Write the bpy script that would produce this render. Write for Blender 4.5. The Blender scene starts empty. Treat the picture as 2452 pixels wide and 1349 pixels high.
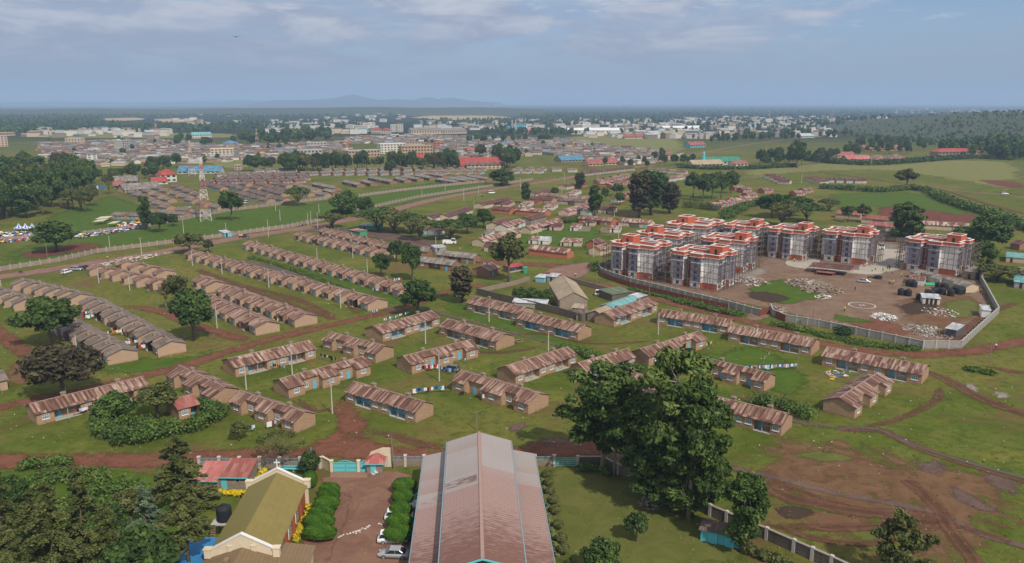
import bpy, bmesh, math, random
import numpy as np
from mathutils import Vector, Matrix
R = math.radians
rng = random.Random(7)
NR = np.random.default_rng(11)
sc = bpy.context.scene
col = sc.collection
H = 65.0; FPX = 1888.0; CX, CY = 1226.0, 674.5; HOR = 246.0
PITCH = math.atan((CY - HOR) / FPX)
cd = bpy.data.cameras.new('camera'); cam = bpy.data.objects.new('camera', cd); col.objects.link(cam)
cam.location = (0, 0, H); cam.rotation_euler = (math.pi / 2 - PITCH, 0, 0)
cd.sensor_width = 36; cd.lens = 36 * FPX / 2452; cd.clip_start = 1; cd.clip_end = 60000
sc.camera = cam
sc.view_settings.view_transform = 'Standard'; sc.view_settings.look = 'None'
sc.view_settings.exposure = -0.03; sc.view_settings.gamma = 1
sc.cycles.max_bounces = 5; sc.cycles.diffuse_bounces = 2; sc.cycles.glossy_bounces = 2
sc.cycles.transmission_bounces = 2; sc.cycles.transparent_max_bounces = 24; sc.cycles.volume_bounces = 1
sc.cycles.use_denoising = True
sc.cycles.use_adaptive_sampling = True; sc.cycles.adaptive_threshold = 0.015
SUN_EL, SUN_AZ = 46.0, 33.0        # azimuth to the right of straight behind the camera
def gp(px, py, z=0.0):
 a = (px - CX) / FPX; b = (CY - py) / FPX
 dx = a; dy = math.cos(PITCH) + b * math.sin(PITCH); dz = -math.sin(PITCH) + b * math.cos(PITCH)
 t = (z - H) / dz
 return Vector((dx * t, dy * t, z))
def at_y(px, py, Y):
 a = (px - CX) / FPX; b = (CY - py) / FPX
 dy = math.cos(PITCH) + b * math.sin(PITCH); dz = -math.sin(PITCH) + b * math.cos(PITCH)
 t = Y / dy
 return Vector((a * t, Y, H + dz * t))
def ppm(p):                              # photo pixels per metre at a point
 return FPX / (p.y * math.cos(PITCH) + (H - p.z) * math.sin(PITCH))
class T:
 def __init__(s, tree): s.t = tree
 def n(s, typ, ins=None, **pr):
  nd = s.t.nodes.new(typ)
  for k, v in pr.items(): setattr(nd, k, v)
  for k, v in (ins or {}).items(): s.put(nd.inputs[k], v)
  return nd
 def put(s, sock, v):
  if isinstance(v, bpy.types.NodeSocket): s.t.links.new(v, sock)
  elif isinstance(v, tuple) and sock.type == 'RGBA' and len(v) == 3: sock.default_value = v + (1,)
  else: sock.default_value = v
 def noise(s, vec, scale, detail=3, rough=.55, dist=0):
  return s.n('ShaderNodeTexNoise', {'Vector': vec, 'Scale': scale, 'Detail': detail, 'Roughness': rough, 'Distortion': dist}).outputs['Fac']
 def m(s, op, a, b=0.0, c=None, clamp=False):
  nd = s.n('ShaderNodeMath', {0: a, 1: b}, operation=op, use_clamp=clamp)
  if c is not None: s.put(nd.inputs[2], c)
  return nd.outputs[0]
 def mix(s, f, a, b, mode='MIX'):
  nd = s.n('ShaderNodeMix', data_type='RGBA', blend_type=mode, clamp_factor=True)
  s.put(nd.inputs[0], f); s.put(nd.inputs[6], a); s.put(nd.inputs[7], b)
  return nd.outputs[2]
 def ramp(s, f, stops, interp='LINEAR'):
  nd = s.n('ShaderNodeValToRGB'); cr = nd.color_ramp; cr.interpolation = interp
  while len(cr.elements) < len(stops): cr.elements.new(1)
  for e, (p, c) in zip(cr.elements, stops):
   e.position = p; e.color = (c, c, c, 1) if isinstance(c, (int, float)) else tuple(c) + (1,)
  s.put(nd.inputs[0], f)
  return nd.outputs[0]
 def smooth(s, f, a, b):
  nd = s.n('ShaderNodeMapRange', {0: f, 1: a, 2: b, 3: 0.0, 4: 1.0}, interpolation_type='SMOOTHSTEP')
  return nd.outputs[0]
 def scale(s, vec, sx, sy, sz):
  return s.n('ShaderNodeVectorMath', {0: vec, 1: (sx, sy, sz)}, operation='MULTIPLY').outputs[0]
 def bump(s, h, st=.4, d=.05):
  return s.n('ShaderNodeBump', {'Height': h, 'Strength': st, 'Distance': d}).outputs[0]
MATS = {}
def newmat(name):
 m = bpy.data.materials.new(name); m.use_nodes = True
 t = T(m.node_tree); bs = m.node_tree.nodes['Principled BSDF']
 bs.inputs['Roughness'].default_value = .85; bs.inputs['Specular IOR Level'].default_value = .25
 MATS[name] = m
 return m, t, bs
def pos(t): return t.n('ShaderNodeNewGeometry').outputs['Position']
def obc(t): return t.n('ShaderNodeTexCoord').outputs['Object']
def ornd(t): return t.n('ShaderNodeObjectInfo').outputs['Random']
def attr(t, nm): return t.n('ShaderNodeAttribute', attribute_name=nm).outputs['Fac']
w = bpy.data.worlds.new('World'); sc.world = w; w.use_nodes = True
t = T(w.node_tree); bg = w.node_tree.nodes['Background']
sky = t.n('ShaderNodeTexSky', sky_type='NISHITA')
sky.sun_disc = False; sky.sun_elevation = R(SUN_EL); sky.altitude = 2000; sky.air_density = 1.0; sky.dust_density = 1.2; sky.ozone_density = 1.5
sun_dir = Vector((math.sin(R(SUN_AZ)) * math.cos(R(SUN_EL)), -math.cos(R(SUN_AZ)) * math.cos(R(SUN_EL)), math.sin(R(SUN_EL))))
sky.sun_rotation = math.atan2(sun_dir.x, sun_dir.y)
dv = t.n('ShaderNodeTexCoord').outputs['Generated']
sp = t.n('ShaderNodeSeparateXYZ', {0: dv})
zc = t.m('MAXIMUM', sp.outputs[2], 0.0)
den = t.m('ADD', zc, .06)
cv = t.n('ShaderNodeCombineXYZ', {0: t.m('DIVIDE', sp.outputs[0], den), 1: t.m('DIVIDE', sp.outputs[1], den), 2: 0.0}).outputs[0]
dvv = t.scale(dv, 1, 1, 1); dome = t.n('ShaderNodeCombineXYZ', {0: t.m('MULTIPLY', sp.outputs[0], 4.2), 1: t.m('MULTIPLY', zc, 17.0), 2: 1.7}).outputs[0]
n1 = t.noise(dome, .8, 9, .6, .5); n2 = t.noise(dome, 2.1, 8, .62, .4)
lean = t.m('ADD', t.m('MULTIPLY', sp.outputs[0], -.16), t.m('MULTIPLY', zc, .3))
cl = t.smooth(t.m('ADD', t.m('ADD', t.m('MULTIPLY', n1, .75), t.m('MULTIPLY', n2, .28)), lean), .44, .6)     # broken cloud sheet, thicker to the left
lit = t.smooth(t.m('ADD', n2, t.m('MULTIPLY', zc, 1.9)), .56, .84)
ccol = t.mix(lit, (4.0, 4.5, 6.0), (7.3, 7.3, 8.1))
blue = t.mix(.35, sky.outputs[0], (3.2, 5.0, 8.6))
skyc = t.mix(t.m('MULTIPLY', cl, .88), blue, ccol)
puff = t.m('MULTIPLY', t.smooth(t.noise(dome, 3.4, 8, .6, .3), .58, .72), t.smooth(zc, .045, .1))
skyc = t.mix(t.m('MULTIPLY', puff, .6), skyc, (8.4, 8.4, 9.0))
lowband = t.smooth(zc, .115, .0)                               # murk of the low horizon air
skyc = t.mix(t.m('MULTIPLY', lowband, .85), skyc, (3.15, 3.65, 5.0))
t.put(bg.inputs[0], skyc); bg.inputs[1].default_value = .085
sl = bpy.data.lights.new('sun', 'SUN'); sl.energy = 4.0; sl.angle = R(1.2); sl.color = (1, .93, .82)
so = bpy.data.objects.new('sun', sl); col.objects.link(so); so.location = (60, -60, 150)
so.rotation_euler = (-sun_dir).to_track_quat('-Z', 'Y').to_euler()
class MB:
 def __init__(s): s.v = []; s.f = []; s.m = []; s.a = []
 def add(s, vs, fs, m=0):
  o = len(s.v); s.v += [tuple(p) for p in vs]
  for f in fs: s.f.append(tuple(i + o for i in f)); s.m.append(m)
 def quad(s, a, b, c, d, m=0): s.add([a, b, c, d], [(0, 1, 2, 3)], m)
 def box(s, x0, y0, z0, x1, y1, z1, m=0):
  s.add([(x0, y0, z0), (x1, y0, z0), (x1, y1, z0), (x0, y1, z0), (x0, y0, z1), (x1, y0, z1), (x1, y1, z1), (x0, y1, z1)],
   [(3, 2, 1, 0), (4, 5, 6, 7), (0, 1, 5, 4), (1, 2, 6, 5), (2, 3, 7, 6), (3, 0, 4, 7)], m)
 def slab(s, pts, d, m=0):            # polygon pts extruded by vector d
  n = len(pts); p2 = [(p[0] + d[0], p[1] + d[1], p[2] + d[2]) for p in pts]
  s.add(list(pts) + p2, [tuple(range(n)), tuple(range(2 * n - 1, n - 1, -1))] + [(i, n + i, n + (i + 1) % n, (i + 1) % n) for i in range(n)], m)
 def bar(s, p, q, r, m=0, n=4, r2=None):
  p = Vector(p); q = Vector(q); d = (q - p).normalized(); r2 = r if r2 is None else r2
  u = d.orthogonal().normalized(); w_ = d.cross(u)
  vs = []
  for c, rr in ((p, r), (q, r2)):
   for i in range(n):
    an = 2 * math.pi * (i + .5) / n; vs.append(c + (u * math.cos(an) + w_ * math.sin(an)) * rr)
  s.add(vs, [(i, (i + 1) % n, n + (i + 1) % n, n + i) for i in range(n)] + [tuple(range(n - 1, -1, -1)), tuple(range(n, 2 * n))], m)
 def tube(s, pts, rs, n=6, m=0):
  vs = []; pts = [Vector(p) for p in pts]; k = len(pts); u = None
  for i, p in enumerate(pts):
   d = (pts[min(i + 1, k - 1)] - pts[max(i - 1, 0)]).normalized()
   u = d.orthogonal().normalized() if u is None else (u - d * u.dot(d)).normalized()
   w_ = d.cross(u)
   for j in range(n):
    an = 2 * math.pi * j / n; vs.append(p + (u * math.cos(an) + w_ * math.sin(an)) * rs[i])
  fs = [(i * n + j, i * n + (j + 1) % n, (i + 1) * n + (j + 1) % n, (i + 1) * n + j) for i in range(k - 1) for j in range(n)]
  s.add(vs, fs + [tuple(range(n - 1, -1, -1)), tuple(range((k - 1) * n, k * n))], m)
 def lathe(s, prof, n=16, m=0, c=(0, 0, 0)):
  vs = [(c[0] + r * math.cos(2 * math.pi * j / n), c[1] + r * math.sin(2 * math.pi * j / n), c[2] + z) for r, z in prof for j in range(n)]
  k = len(prof)
  fs = [(i * n + j, i * n + (j + 1) % n, (i + 1) * n + (j + 1) % n, (i + 1) * n + j) for i in range(k - 1) for j in range(n)]
  s.add(vs, fs + [tuple(range(n - 1, -1, -1)), tuple(range((k - 1) * n, k * n))], m)
 def mesh(s, name, mats, smooth=False):
  me = bpy.data.meshes.new(name); me.from_pydata(s.v, [], s.f)
  for mm in mats: me.materials.append(mm)
  if len(mats) > 1: me.polygons.foreach_set('material_index', s.m)
  if smooth: me.polygons.foreach_set('use_smooth', [True] * len(s.f))
  me.update()
  return me
 def obj(s, name, mats, parent=None, smooth=False):
  if not isinstance(mats, (list, tuple)): mats = [mats]
  return link(name, s.mesh(name, mats, smooth), parent)
def link(name, data, parent=None):
 o = bpy.data.objects.new(name, data); col.objects.link(o)
 if parent is not None: o.parent = parent
 return o
def tag(o, label, cat, group=None, kind=None):
 o['label'] = label; o['category'] = cat
 if group: o['group'] = group
 if kind: o['kind'] = kind
 return o
def struct(o): o['kind'] = 'structure'; return o
def thing(name, label, cat, loc=(0, 0, 0), rz=0.0, group=None):
 o = link(name, None); o.location = loc; o.rotation_euler = (0, 0, rz)
 o.empty_display_size = .5
 return tag(o, label, cat, group)
KIDS = {}
def dup(root, loc, rz, label, group=None, scale=None):
 if root not in KIDS: KIDS[root] = [(c, [(g) for g in c.children]) for c in root.children]
 r = root.copy(); col.objects.link(r); r.location = loc; r.rotation_euler = (0, 0, rz); r['label'] = label
 if group: r['group'] = group
 if scale is not None: r.scale = scale
 for c, gs in KIDS[root]:
  c2 = c.copy(); col.objects.link(c2); c2.parent = r
  for g in gs:
   g2 = g.copy(); col.objects.link(g2); g2.parent = c2
 return r
ORD = ['', 'first', 'second', 'third', 'fourth', 'fifth', 'sixth', 'seventh', 'eighth', 'ninth', 'tenth', 'eleventh', 'twelfth', 'thirteenth',
 'fourteenth', 'fifteenth', 'sixteenth', 'seventeenth', 'eighteenth', 'nineteenth', 'twentieth', 'twenty-first', 'twenty-second', 'twenty-third', 'twenty-fourth', 'twenty-fifth']
def ground_group():
 g = bpy.data.node_groups.new('ground_colour', 'ShaderNodeTree')
 g.interface.new_socket('Color', in_out='OUTPUT', socket_type='NodeSocketColor')
 t = T(g); out = g.nodes.new('NodeGroupOutput'); p = pos(t)
 big = t.noise(p, .012, 4, .6); mid = t.noise(p, .07, 4, .6, .5); fine = t.noise(p, .55, 4, .65); vf = t.noise(p, 2.6, 2, .7)
 c = t.ramp(mid, [(.3, (.066, .093, .012)), (.5, (.1, .128, .02)), (.7, (.165, .158, .034))])
 c = t.mix(t.smooth(big, .45, .66), c, (.165, .15, .038))
 c = t.mix(t.m('MULTIPLY', t.smooth(fine, .46, .66), .72), c, (.06, .08, .01))
 c = t.mix(t.m('MULTIPLY', t.smooth(vf, .5, .75), .35), c, (.15, .155, .034))
 blot = t.noise(p, .17, 7, .75, .8); c = t.mix(t.m('MULTIPLY', t.smooth(blot, .54, .68), .6), c, (.042, .064, .009)); c = t.mix(t.m('MULTIPLY', t.smooth(blot, .44, .3), .5), c, (.16, .135, .04))
 wear = t.smooth(t.noise(t.scale(p, 1, 1, 1), .03, 9, .76, 1.2), .51, .65)
 c = t.mix(t.m('MULTIPLY', wear, .8), c, t.mix(fine, (.12, .062, .034), (.2, .105, .06)))
 sx = t.n('ShaderNodeSeparateXYZ', {0: p})
 far = t.smooth(sx.outputs[1], 900, 1900)
 patch = t.noise(t.scale(p, .0016, .0045, 1), 1.0, 5, .62, .8)
 cf = t.ramp(patch, [(.36, (.012, .022, .012)), (.56, (.018, .03, .014)), (.63, (.06, .07, .03)), (.72, (.17, .14, .07))])
 c = t.mix(far, c, cf)
 g.links.new(c, out.inputs[0])
 return g
GG = ground_group()
def gcol(t): return t.n('ShaderNodeGroup', node_tree=GG).outputs[0]
m_ground, t, b = newmat('grass_ground'); t.put(b.inputs['Base Color'], gcol(t)); b.inputs['Roughness'].default_value = .95; b.inputs['Specular IOR Level'].default_value = .05
t.put(b.inputs['Normal'], t.bump(t.noise(pos(t), 1.6, 5, .7), .8, .35))
def earth(name, c1, c2, c3=None, amt=.55, ragged=.9, nz=.35, wet=0, cover=1.0, soft=.16, rut=0):
 m, t, b = newmat(name); p = pos(t)
 e = attr(t, 'edge')
 nn = t.m('ADD', t.m('MULTIPLY', t.noise(p, nz, 8, .74, 1.0), .7), t.m('MULTIPLY', t.noise(p, nz * 6, 5, .7), .3))
 k = t.smooth(t.m('ADD', e, t.m('MULTIPLY', t.m('MULTIPLY', t.m('SUBTRACT', nn, .5), ragged * 2.2), t.smooth(e, 0.0, .3))), amt - soft, amt + soft)
 k = t.m('MULTIPLY', k, cover)
 if rut: k = t.m('MULTIPLY', k, t.m('SUBTRACT', 1.0, t.m('MULTIPLY', t.smooth(e, .8, 1.0), rut)))
 d = t.mix(t.smooth(t.noise(t.scale(p, 1, 1, 1), .22, 6, .7, .8), .3, .7), c1, c2)
 d = t.mix(t.m('MULTIPLY', t.smooth(t.noise(p, 1.9, 4, .7), .5, .8), .5), d, c3 or c2)
 t.put(b.inputs['Base Color'], d); b.inputs['Specular IOR Level'].default_value = .1
 ms = t.n('ShaderNodeMixShader', {0: k, 1: t.n('ShaderNodeBsdfTransparent').outputs[0], 2: b.outputs[0]}); t.put(m.node_tree.nodes['Material Output'].inputs[0], ms.outputs[0])
 b.inputs['Roughness'].default_value = .95
 t.put(b.inputs['Normal'], t.bump(t.noise(p, 2.2, 5, .7), .7, .2))
 if wet:
  t.put(b.inputs['Roughness'], t.m('SUBTRACT', .9, t.m('MULTIPLY', t.smooth(nn, .5, .62), wet)))
  b.inputs['Specular IOR Level'].default_value = .5
 return m
earth('red_dirt', (.13, .05, .028), (.19, .082, .05), (.25, .135, .09), ragged=1.7, soft=.26)
earth('road_dirt', (.19, .105, .078), (.25, .15, .115), (.3, .2, .16), amt=.35, ragged=1.0, soft=.22)
earth('track_dirt', (.1, .047, .028), (.16, .078, .047), (.2, .11, .065), amt=.45, ragged=1.5, nz=.4, soft=.35, rut=.65)
earth('yard_dirt', (.16, .082, .055), (.23, .125, .085), (.3, .19, .14), amt=.3, ragged=.8)
earth('mud', (.085, .048, .034), (.14, .08, .056), (.18, .115, .085), amt=.5, ragged=1.5, wet=.25, soft=.3)
earth('bare_patch', (.14, .073, .037), (.2, .115, .06), (.1, .056, .034), amt=.52, ragged=2.5, nz=.075, cover=.9, soft=.3)
earth('dark_soil', (.045, .03, .022), (.07, .042, .03), (.09, .06, .045), amt=.45, ragged=1.0)
earth('red_field', (.12, .042, .026), (.16, .06, .038), (.11, .04, .028), amt=.45, ragged=.9, nz=.15)
earth('site_dirt', (.155, .095, .06), (.225, .15, .105), (.3, .225, .17), amt=.25, ragged=1.0, nz=.18)
earth('rubble_ground', (.2, .16, .13), (.3, .26, .22), (.42, .38, .34), amt=.5, ragged=1.4, nz=.5)
earth('pale_paving', (.34, .3, .25), (.42, .37, .31), (.48, .43, .37), amt=.2, ragged=.4)
earth('lawn', (.085, .105, .02), (.135, .132, .036), (.18, .15, .055), amt=.3, ragged=1.2, nz=.25, soft=.3)
earth('lush_grass', (.05, .092, .01), (.078, .122, .014), (.105, .138, .022), amt=.5, ragged=1.1, nz=.12)
earth('dry_field', (.14, .15, .038), (.2, .185, .06), (.12, .13, .032), amt=.4, ragged=1.3, nz=.035, soft=.3)
earth('straw_field', (.36, .26, .14), (.42, .3, .17), (.3, .22, .12), amt=.35, ragged=.6, nz=.01)
def flat(name, c, rough=.7, var=.18, spec=.3, metal=0, scale=1.5):
 m, t, b = newmat(name)
 n = t.noise(obc(t), scale, 5, .65)
 lo = tuple(x * (1 - var) for x in c); hi = tuple(min(1, x * (1 + var)) for x in c)
 base = t.mix(n, lo, hi)
 base = t.mix(t.m('MULTIPLY', ornd(t), .25), base, tuple(x * .75 for x in c))
 t.put(b.inputs['Base Color'], base); b.inputs['Roughness'].default_value = rough
 b.inputs['Specular IOR Level'].default_value = spec; b.inputs['Metallic'].default_value = metal
 return m
def wall(name, c, stain=(.12, .08, .055), bw=0.0, st=.5):
 m, t, b = newmat(name); o = obc(t); r = ornd(t)
 n = t.noise(o, .9, 5, .7); f = t.noise(o, 6, 3, .6)
 base = t.mix(n, tuple(x * .78 for x in c), tuple(min(1, x * 1.15) for x in c))
 base = t.mix(t.m('MULTIPLY', t.smooth(f, .45, .7), .3), base, tuple(x * .6 for x in c))
 sx = t.n('ShaderNodeSeparateXYZ', {0: o})
 splash = t.smooth(t.m('ADD', sx.outputs[2], t.m('MULTIPLY', n, 1.2)), 1.15, .55)      # soil splashed up the foot of the wall
 base = t.mix(t.m('MULTIPLY', splash, st), base, (.2, .095, .055))
 base = t.mix(t.m('MULTIPLY', r, .3), base, tuple(x * .72 for x in c))
 if bw:
  br = t.n('ShaderNodeTexBrick', {'Vector': t.n('ShaderNodeVectorMath', {0: o, 1: (0, 0, 0)}, operation='ADD').outputs[0], 'Scale': 1.0, 'Mortar Size': .012 * bw / .4,
    'Brick Width': bw, 'Row Height': bw * .5, 'Color1': (.8, .8, .8), 'Color2': (1.1, 1.1, 1.1), 'Mortar': (.55, .55, .55)})
  cz = t.n('ShaderNodeCombineXYZ', {0: t.m('ADD', sx.outputs[0], sx.outputs[1]), 1: sx.outputs[2], 2: 0.0}).outputs[0]
  t.put(br.inputs['Vector'], cz)
  base = t.mix(.8, base, br.outputs[0], 'MULTIPLY')
 t.put(b.inputs['Base Color'], base); b.inputs['Specular IOR Level'].default_value = .15; b.inputs['Roughness'].default_value = .92
 return m
wall('tan_brick', (.44, .285, .18), bw=.42)
wall('tan_plaster', (.46, .315, .215))
wall('red_brick', (.4, .12, .055), bw=.4)
wall('orange_wall', (.47, .17, .09)); wall('cream_wall', (.58, .46, .32)); wall('white_wall', (.66, .62, .54)); wall('grey_block', (.36, .34, .31), bw=.5, st=.3)
wall('stone_wall', (.3, .24, .19), bw=.6); wall('green_wall', (.42, .46, .36)); wall('dark_stone', (.16, .135, .11), bw=.55, st=.2)
wall('blue_wall', (.2, .46, .56), st=.3); wall('pink_wall', (.6, .42, .36)); wall('beige_block', (.36, .29, .22), bw=.45); wall('brown_house', (.3, .165, .1))
wall('panel_fence', (.36, .27, .22), bw=1.2, st=.35)
def sheets(name, dark, midc, pale, tin, bias=.5, colw=.85, roww=2.4, moss=None):
 m, t, b = newmat(name); o = obc(t); r = ornd(t)
 sx = t.n('ShaderNodeSeparateXYZ', {0: o})
 cx = t.m('FLOOR', t.m('DIVIDE', sx.outputs[0], colw)); cy = t.m('FLOOR', t.m('DIVIDE', t.m('ADD', sx.outputs[1], t.m('MULTIPLY', r, 3.0)), roww))
 wn = t.n('ShaderNodeTexWhiteNoise', {'Vector': t.n('ShaderNodeCombineXYZ', {0: cx, 1: cy, 2: t.m('MULTIPLY', r, 50)}).outputs[0]}, noise_dimensions='3D').outputs['Value']
 off = t.n('ShaderNodeVectorMath', {0: o, 1: t.n('ShaderNodeCombineXYZ', {0: t.m('MULTIPLY', r, 200), 1: 0.0, 2: 0.0}).outputs[0]}, operation='ADD').outputs[0]
 st = t.noise(t.scale(off, 2.2, .3, .3), 1.0, 4, .6); bigp = t.noise(off, .16, 3, .6)
 v = t.m('ADD', t.m('ADD', t.m('MULTIPLY', wn, .33), t.m('MULTIPLY', st, .5)), t.m('MULTIPLY', bigp, .34))
 c = t.ramp(v, [(bias - .12, dark), (bias + .02, midc), (bias + .16, pale), (bias + .27, tin)])
 rib = t.m('FRACT', t.m('DIVIDE', sx.outputs[0], .42))
 c = t.mix(t.m('MULTIPLY', t.smooth(rib, .75, .95), .3), c, dark)
 if moss: c = t.mix(t.m('MULTIPLY', t.smooth(t.noise(off, .8, 4, .7), .5, .7), .5), c, moss)
 t.put(b.inputs['Base Color'], c); b.inputs['Roughness'].default_value = .7; b.inputs['Specular IOR Level'].default_value = .25
 wv = t.m('SINE', t.m('MULTIPLY', sx.outputs[0], 2 * math.pi / .42))
 t.put(b.inputs['Normal'], t.bump(wv, .35, .05))
 return m
sheets('rusty_roof', (.1, .046, .033), (.19, .1, .07), (.35, .235, .175), (.5, .41, .34), .575, .45, 2.6)
sheets('terrace_roof', (.14, .068, .048), (.2, .105, .074), (.32, .205, .15), (.45, .35, .29), .56, .5)
sheets('grey_tile_roof', (.13, .105, .085), (.185, .145, .12), (.24, .175, .14), (.28, .18, .145), .6, 1.1, 1.6, moss=(.16, .085, .06))
sheets('dark_rust_roof', (.085, .034, .028), (.125, .052, .042), (.2, .1, .08), (.42, .33, .3), .64)
sheets('striped_roof', (.14, .055, .042), (.2, .085, .062), (.42, .3, .25), (.52, .42, .37), .54, .95)
sheets('red_roof', (.29, .05, .038), (.34, .066, .05), (.38, .09, .07), (.5, .16, .12), .6)
sheets('pink_roof', (.34, .1, .09), (.42, .14, .12), (.5, .22, .19), (.52, .35, .32), .6)
sheets('faded_red_roof', (.24, .075, .06), (.3, .1, .08), (.34, .14, .115), (.38, .2, .17), .6)
sheets('tin_roof', (.3, .3, .3), (.42, .43, .44), (.52, .54, .56), (.6, .62, .65), .55)
sheets('grey_roof', (.13, .115, .1), (.2, .175, .15), (.27, .235, .2), (.33, .29, .25), .56)
sheets('beige_roof', (.3, .235, .155), (.36, .285, .19), (.4, .32, .22), (.44, .36, .26), .58)
sheets('teal_roof', (.12, .29, .29), (.15, .36, .36), (.2, .42, .41), (.3, .46, .45), .58)
sheets('green_roof', (.03, .16, .1), (.04, .2, .13), (.07, .26, .17), (.12, .3, .2), .58)
sheets('olive_tin_roof', (.09, .12, .075), (.12, .15, .09), (.15, .18, .11), (.2, .22, .14), .58)
sheets('blue_roof', (.06, .16, .24), (.09, .21, .3), (.12, .26, .36), (.22, .34, .42), .58)
sheets('purple_brown_roof', (.095, .066, .055), (.135, .095, .08), (.18, .13, .11), (.24, .18, .15), .58)
for nm, c in {'white_trim': (.72, .71, .68), 'sky_blue_paint': (.13, .42, .6), 'turquoise_paint': (.12, .52, .56), 'green_paint': (.05, .35, .16), 'dull_door': (.32, .22, .15),
   'concrete': (.42, .4, .36), 'pole_concrete': (.5, .47, .42), 'pole_wood': (.24, .18, .13), 'bamboo': (.13, .095, .07), 'dark_opening': (.03, .027, .025),
   'chimney_stone': (.3, .225, .17), 'apartment_purple': (.235, .225, .3), 'apartment_white': (.74, .72, .68), 'apartment_orange': (.52, .115, .055), 'apartment_red': (.27, .045, .028),
   'deck_grey': (.36, .35, .33), 'tank_black': (.018, .019, .022), 'rubber': (.02, .02, .02), 'cream_paint': (.7, .6, .44), 'pink_paint': (.62, .33, .3),
   'yellow_paint': (.7, .42, .04), 'wood': (.25, .17, .11), 'skin': (.11, .06, .04), 'white_plastic': (.75, .73, .7), 'rust_sheet': (.2, .06, .035), 'mast_red': (.46, .17, .13),
   'bark': (.15, .11, .08), 'pale_bark': (.3, .25, .2), 'orange_building': (.55, .2, .08), 'tarp_blue': (.03, .2, .42), 'stone_white': (.62, .6, .56), 'rust_tank': (.22, .13, .09)}.items():
 flat(nm, c)
CLO = {}
for nm, c in {'white': (.72, .72, .74), 'navy': (.02, .03, .1), 'blue': (.05, .16, .45), 'red': (.5, .03, .04), 'black': (.015, .015, .017), 'pink': (.6, .25, .32),
   'grey': (.25, .26, .28), 'yellow': (.7, .5, .05), 'teal': (.03, .3, .33), 'lime': (.55, .75, .05), 'lightblue': (.35, .5, .68), 'maroon': (.2, .02, .05), 'orange': (.7, .2, .03)}.items():
 CLO[nm] = flat('cloth_' + nm, c, .9, .1, .1)
m, t, b = newmat('glass_pane'); b.inputs['Base Color'].default_value = (.16, .22, .27, 1); b.inputs['Roughness'].default_value = .2; b.inputs['Specular IOR Level'].default_value = .6
m, t, b = newmat('dark_glass'); b.inputs['Base Color'].default_value = (.02, .023, .028, 1); b.inputs['Roughness'].default_value = .12; b.inputs['Specular IOR Level'].default_value = .6
m, t, b = newmat('car_silver'); b.inputs['Base Color'].default_value = (.42, .44, .46, 1); b.inputs['Roughness'].default_value = .3; b.inputs['Metallic'].default_value = .5; b.inputs['Specular IOR Level'].default_value = .5
m, t, b = newmat('car_white'); b.inputs['Base Color'].default_value = (.74, .75, .76, 1); b.inputs['Roughness'].default_value = .3; b.inputs['Specular IOR Level'].default_value = .5
m, t, b = newmat('car_green'); b.inputs['Base Color'].default_value = (.12, .13, .08, 1); b.inputs['Roughness'].default_value = .35; b.inputs['Specular IOR Level'].default_value = .5
m, t, b = newmat('car_black'); b.inputs['Base Color'].default_value = (.02, .025, .04, 1); b.inputs['Roughness'].default_value = .3; b.inputs['Specular IOR Level'].default_value = .5
m, t, b = newmat('stream_water'); b.inputs['Roughness'].default_value = .6; b.inputs['Specular IOR Level'].default_value = .1
t.put(b.inputs['Base Color'], t.mix(t.noise(pos(t), .8, 4, .6), (.06, .052, .045), (.13, .115, .1))); t.put(b.inputs['Normal'], t.bump(t.noise(pos(t), 3, 3, .6), .3, .05))
def leafmat(name, dark, mid, light):
 m, t, b = newmat(name)
 v = t.m('ADD', attr(t, 'tone'), t.m('MULTIPLY', t.m('SUBTRACT', ornd(t), .5), .3))
 t.put(b.inputs['Base Color'], t.ramp(v, [(.1, tuple(1.45 * x for x in dark)), (.5, tuple(1.5 * x for x in mid)), (.95, tuple(1.5 * x for x in light))])); b.inputs['Roughness'].default_value = .75; b.inputs['Specular IOR Level'].default_value = .12
 return m
leafmat('leaf_deep', (.018, .034, .010), (.034, .06, .015), (.065, .095, .024))
leafmat('leaf_bush', (.03, .055, .012), (.05, .085, .018), (.085, .12, .028))
leafmat('leaf_olive', (.035, .042, .014), (.06, .068, .02), (.1, .105, .035))
leafmat('leaf_brown', (.03, .026, .015), (.05, .042, .022), (.075, .065, .03))
leafmat('leaf_conifer', (.03, .04, .011), (.06, .07, .02), (.105, .108, .035))
leafmat('leaf_bluish', (.04, .06, .036), (.07, .1, .06), (.12, .15, .09))
leafmat('leaf_topiary', (.016, .045, .004), (.03, .075, .006), (.055, .11, .01))
leafmat('leaf_yellow', (.16, .14, .01), (.4, .3, .015), (.55, .42, .03))
leafmat('leaf_euca', (.022, .042, .010), (.046, .074, .017), (.1, .13, .035))
leafmat('leaf_tuft', (.08, .11, .03), (.12, .14, .045), (.18, .18, .07))
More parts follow.
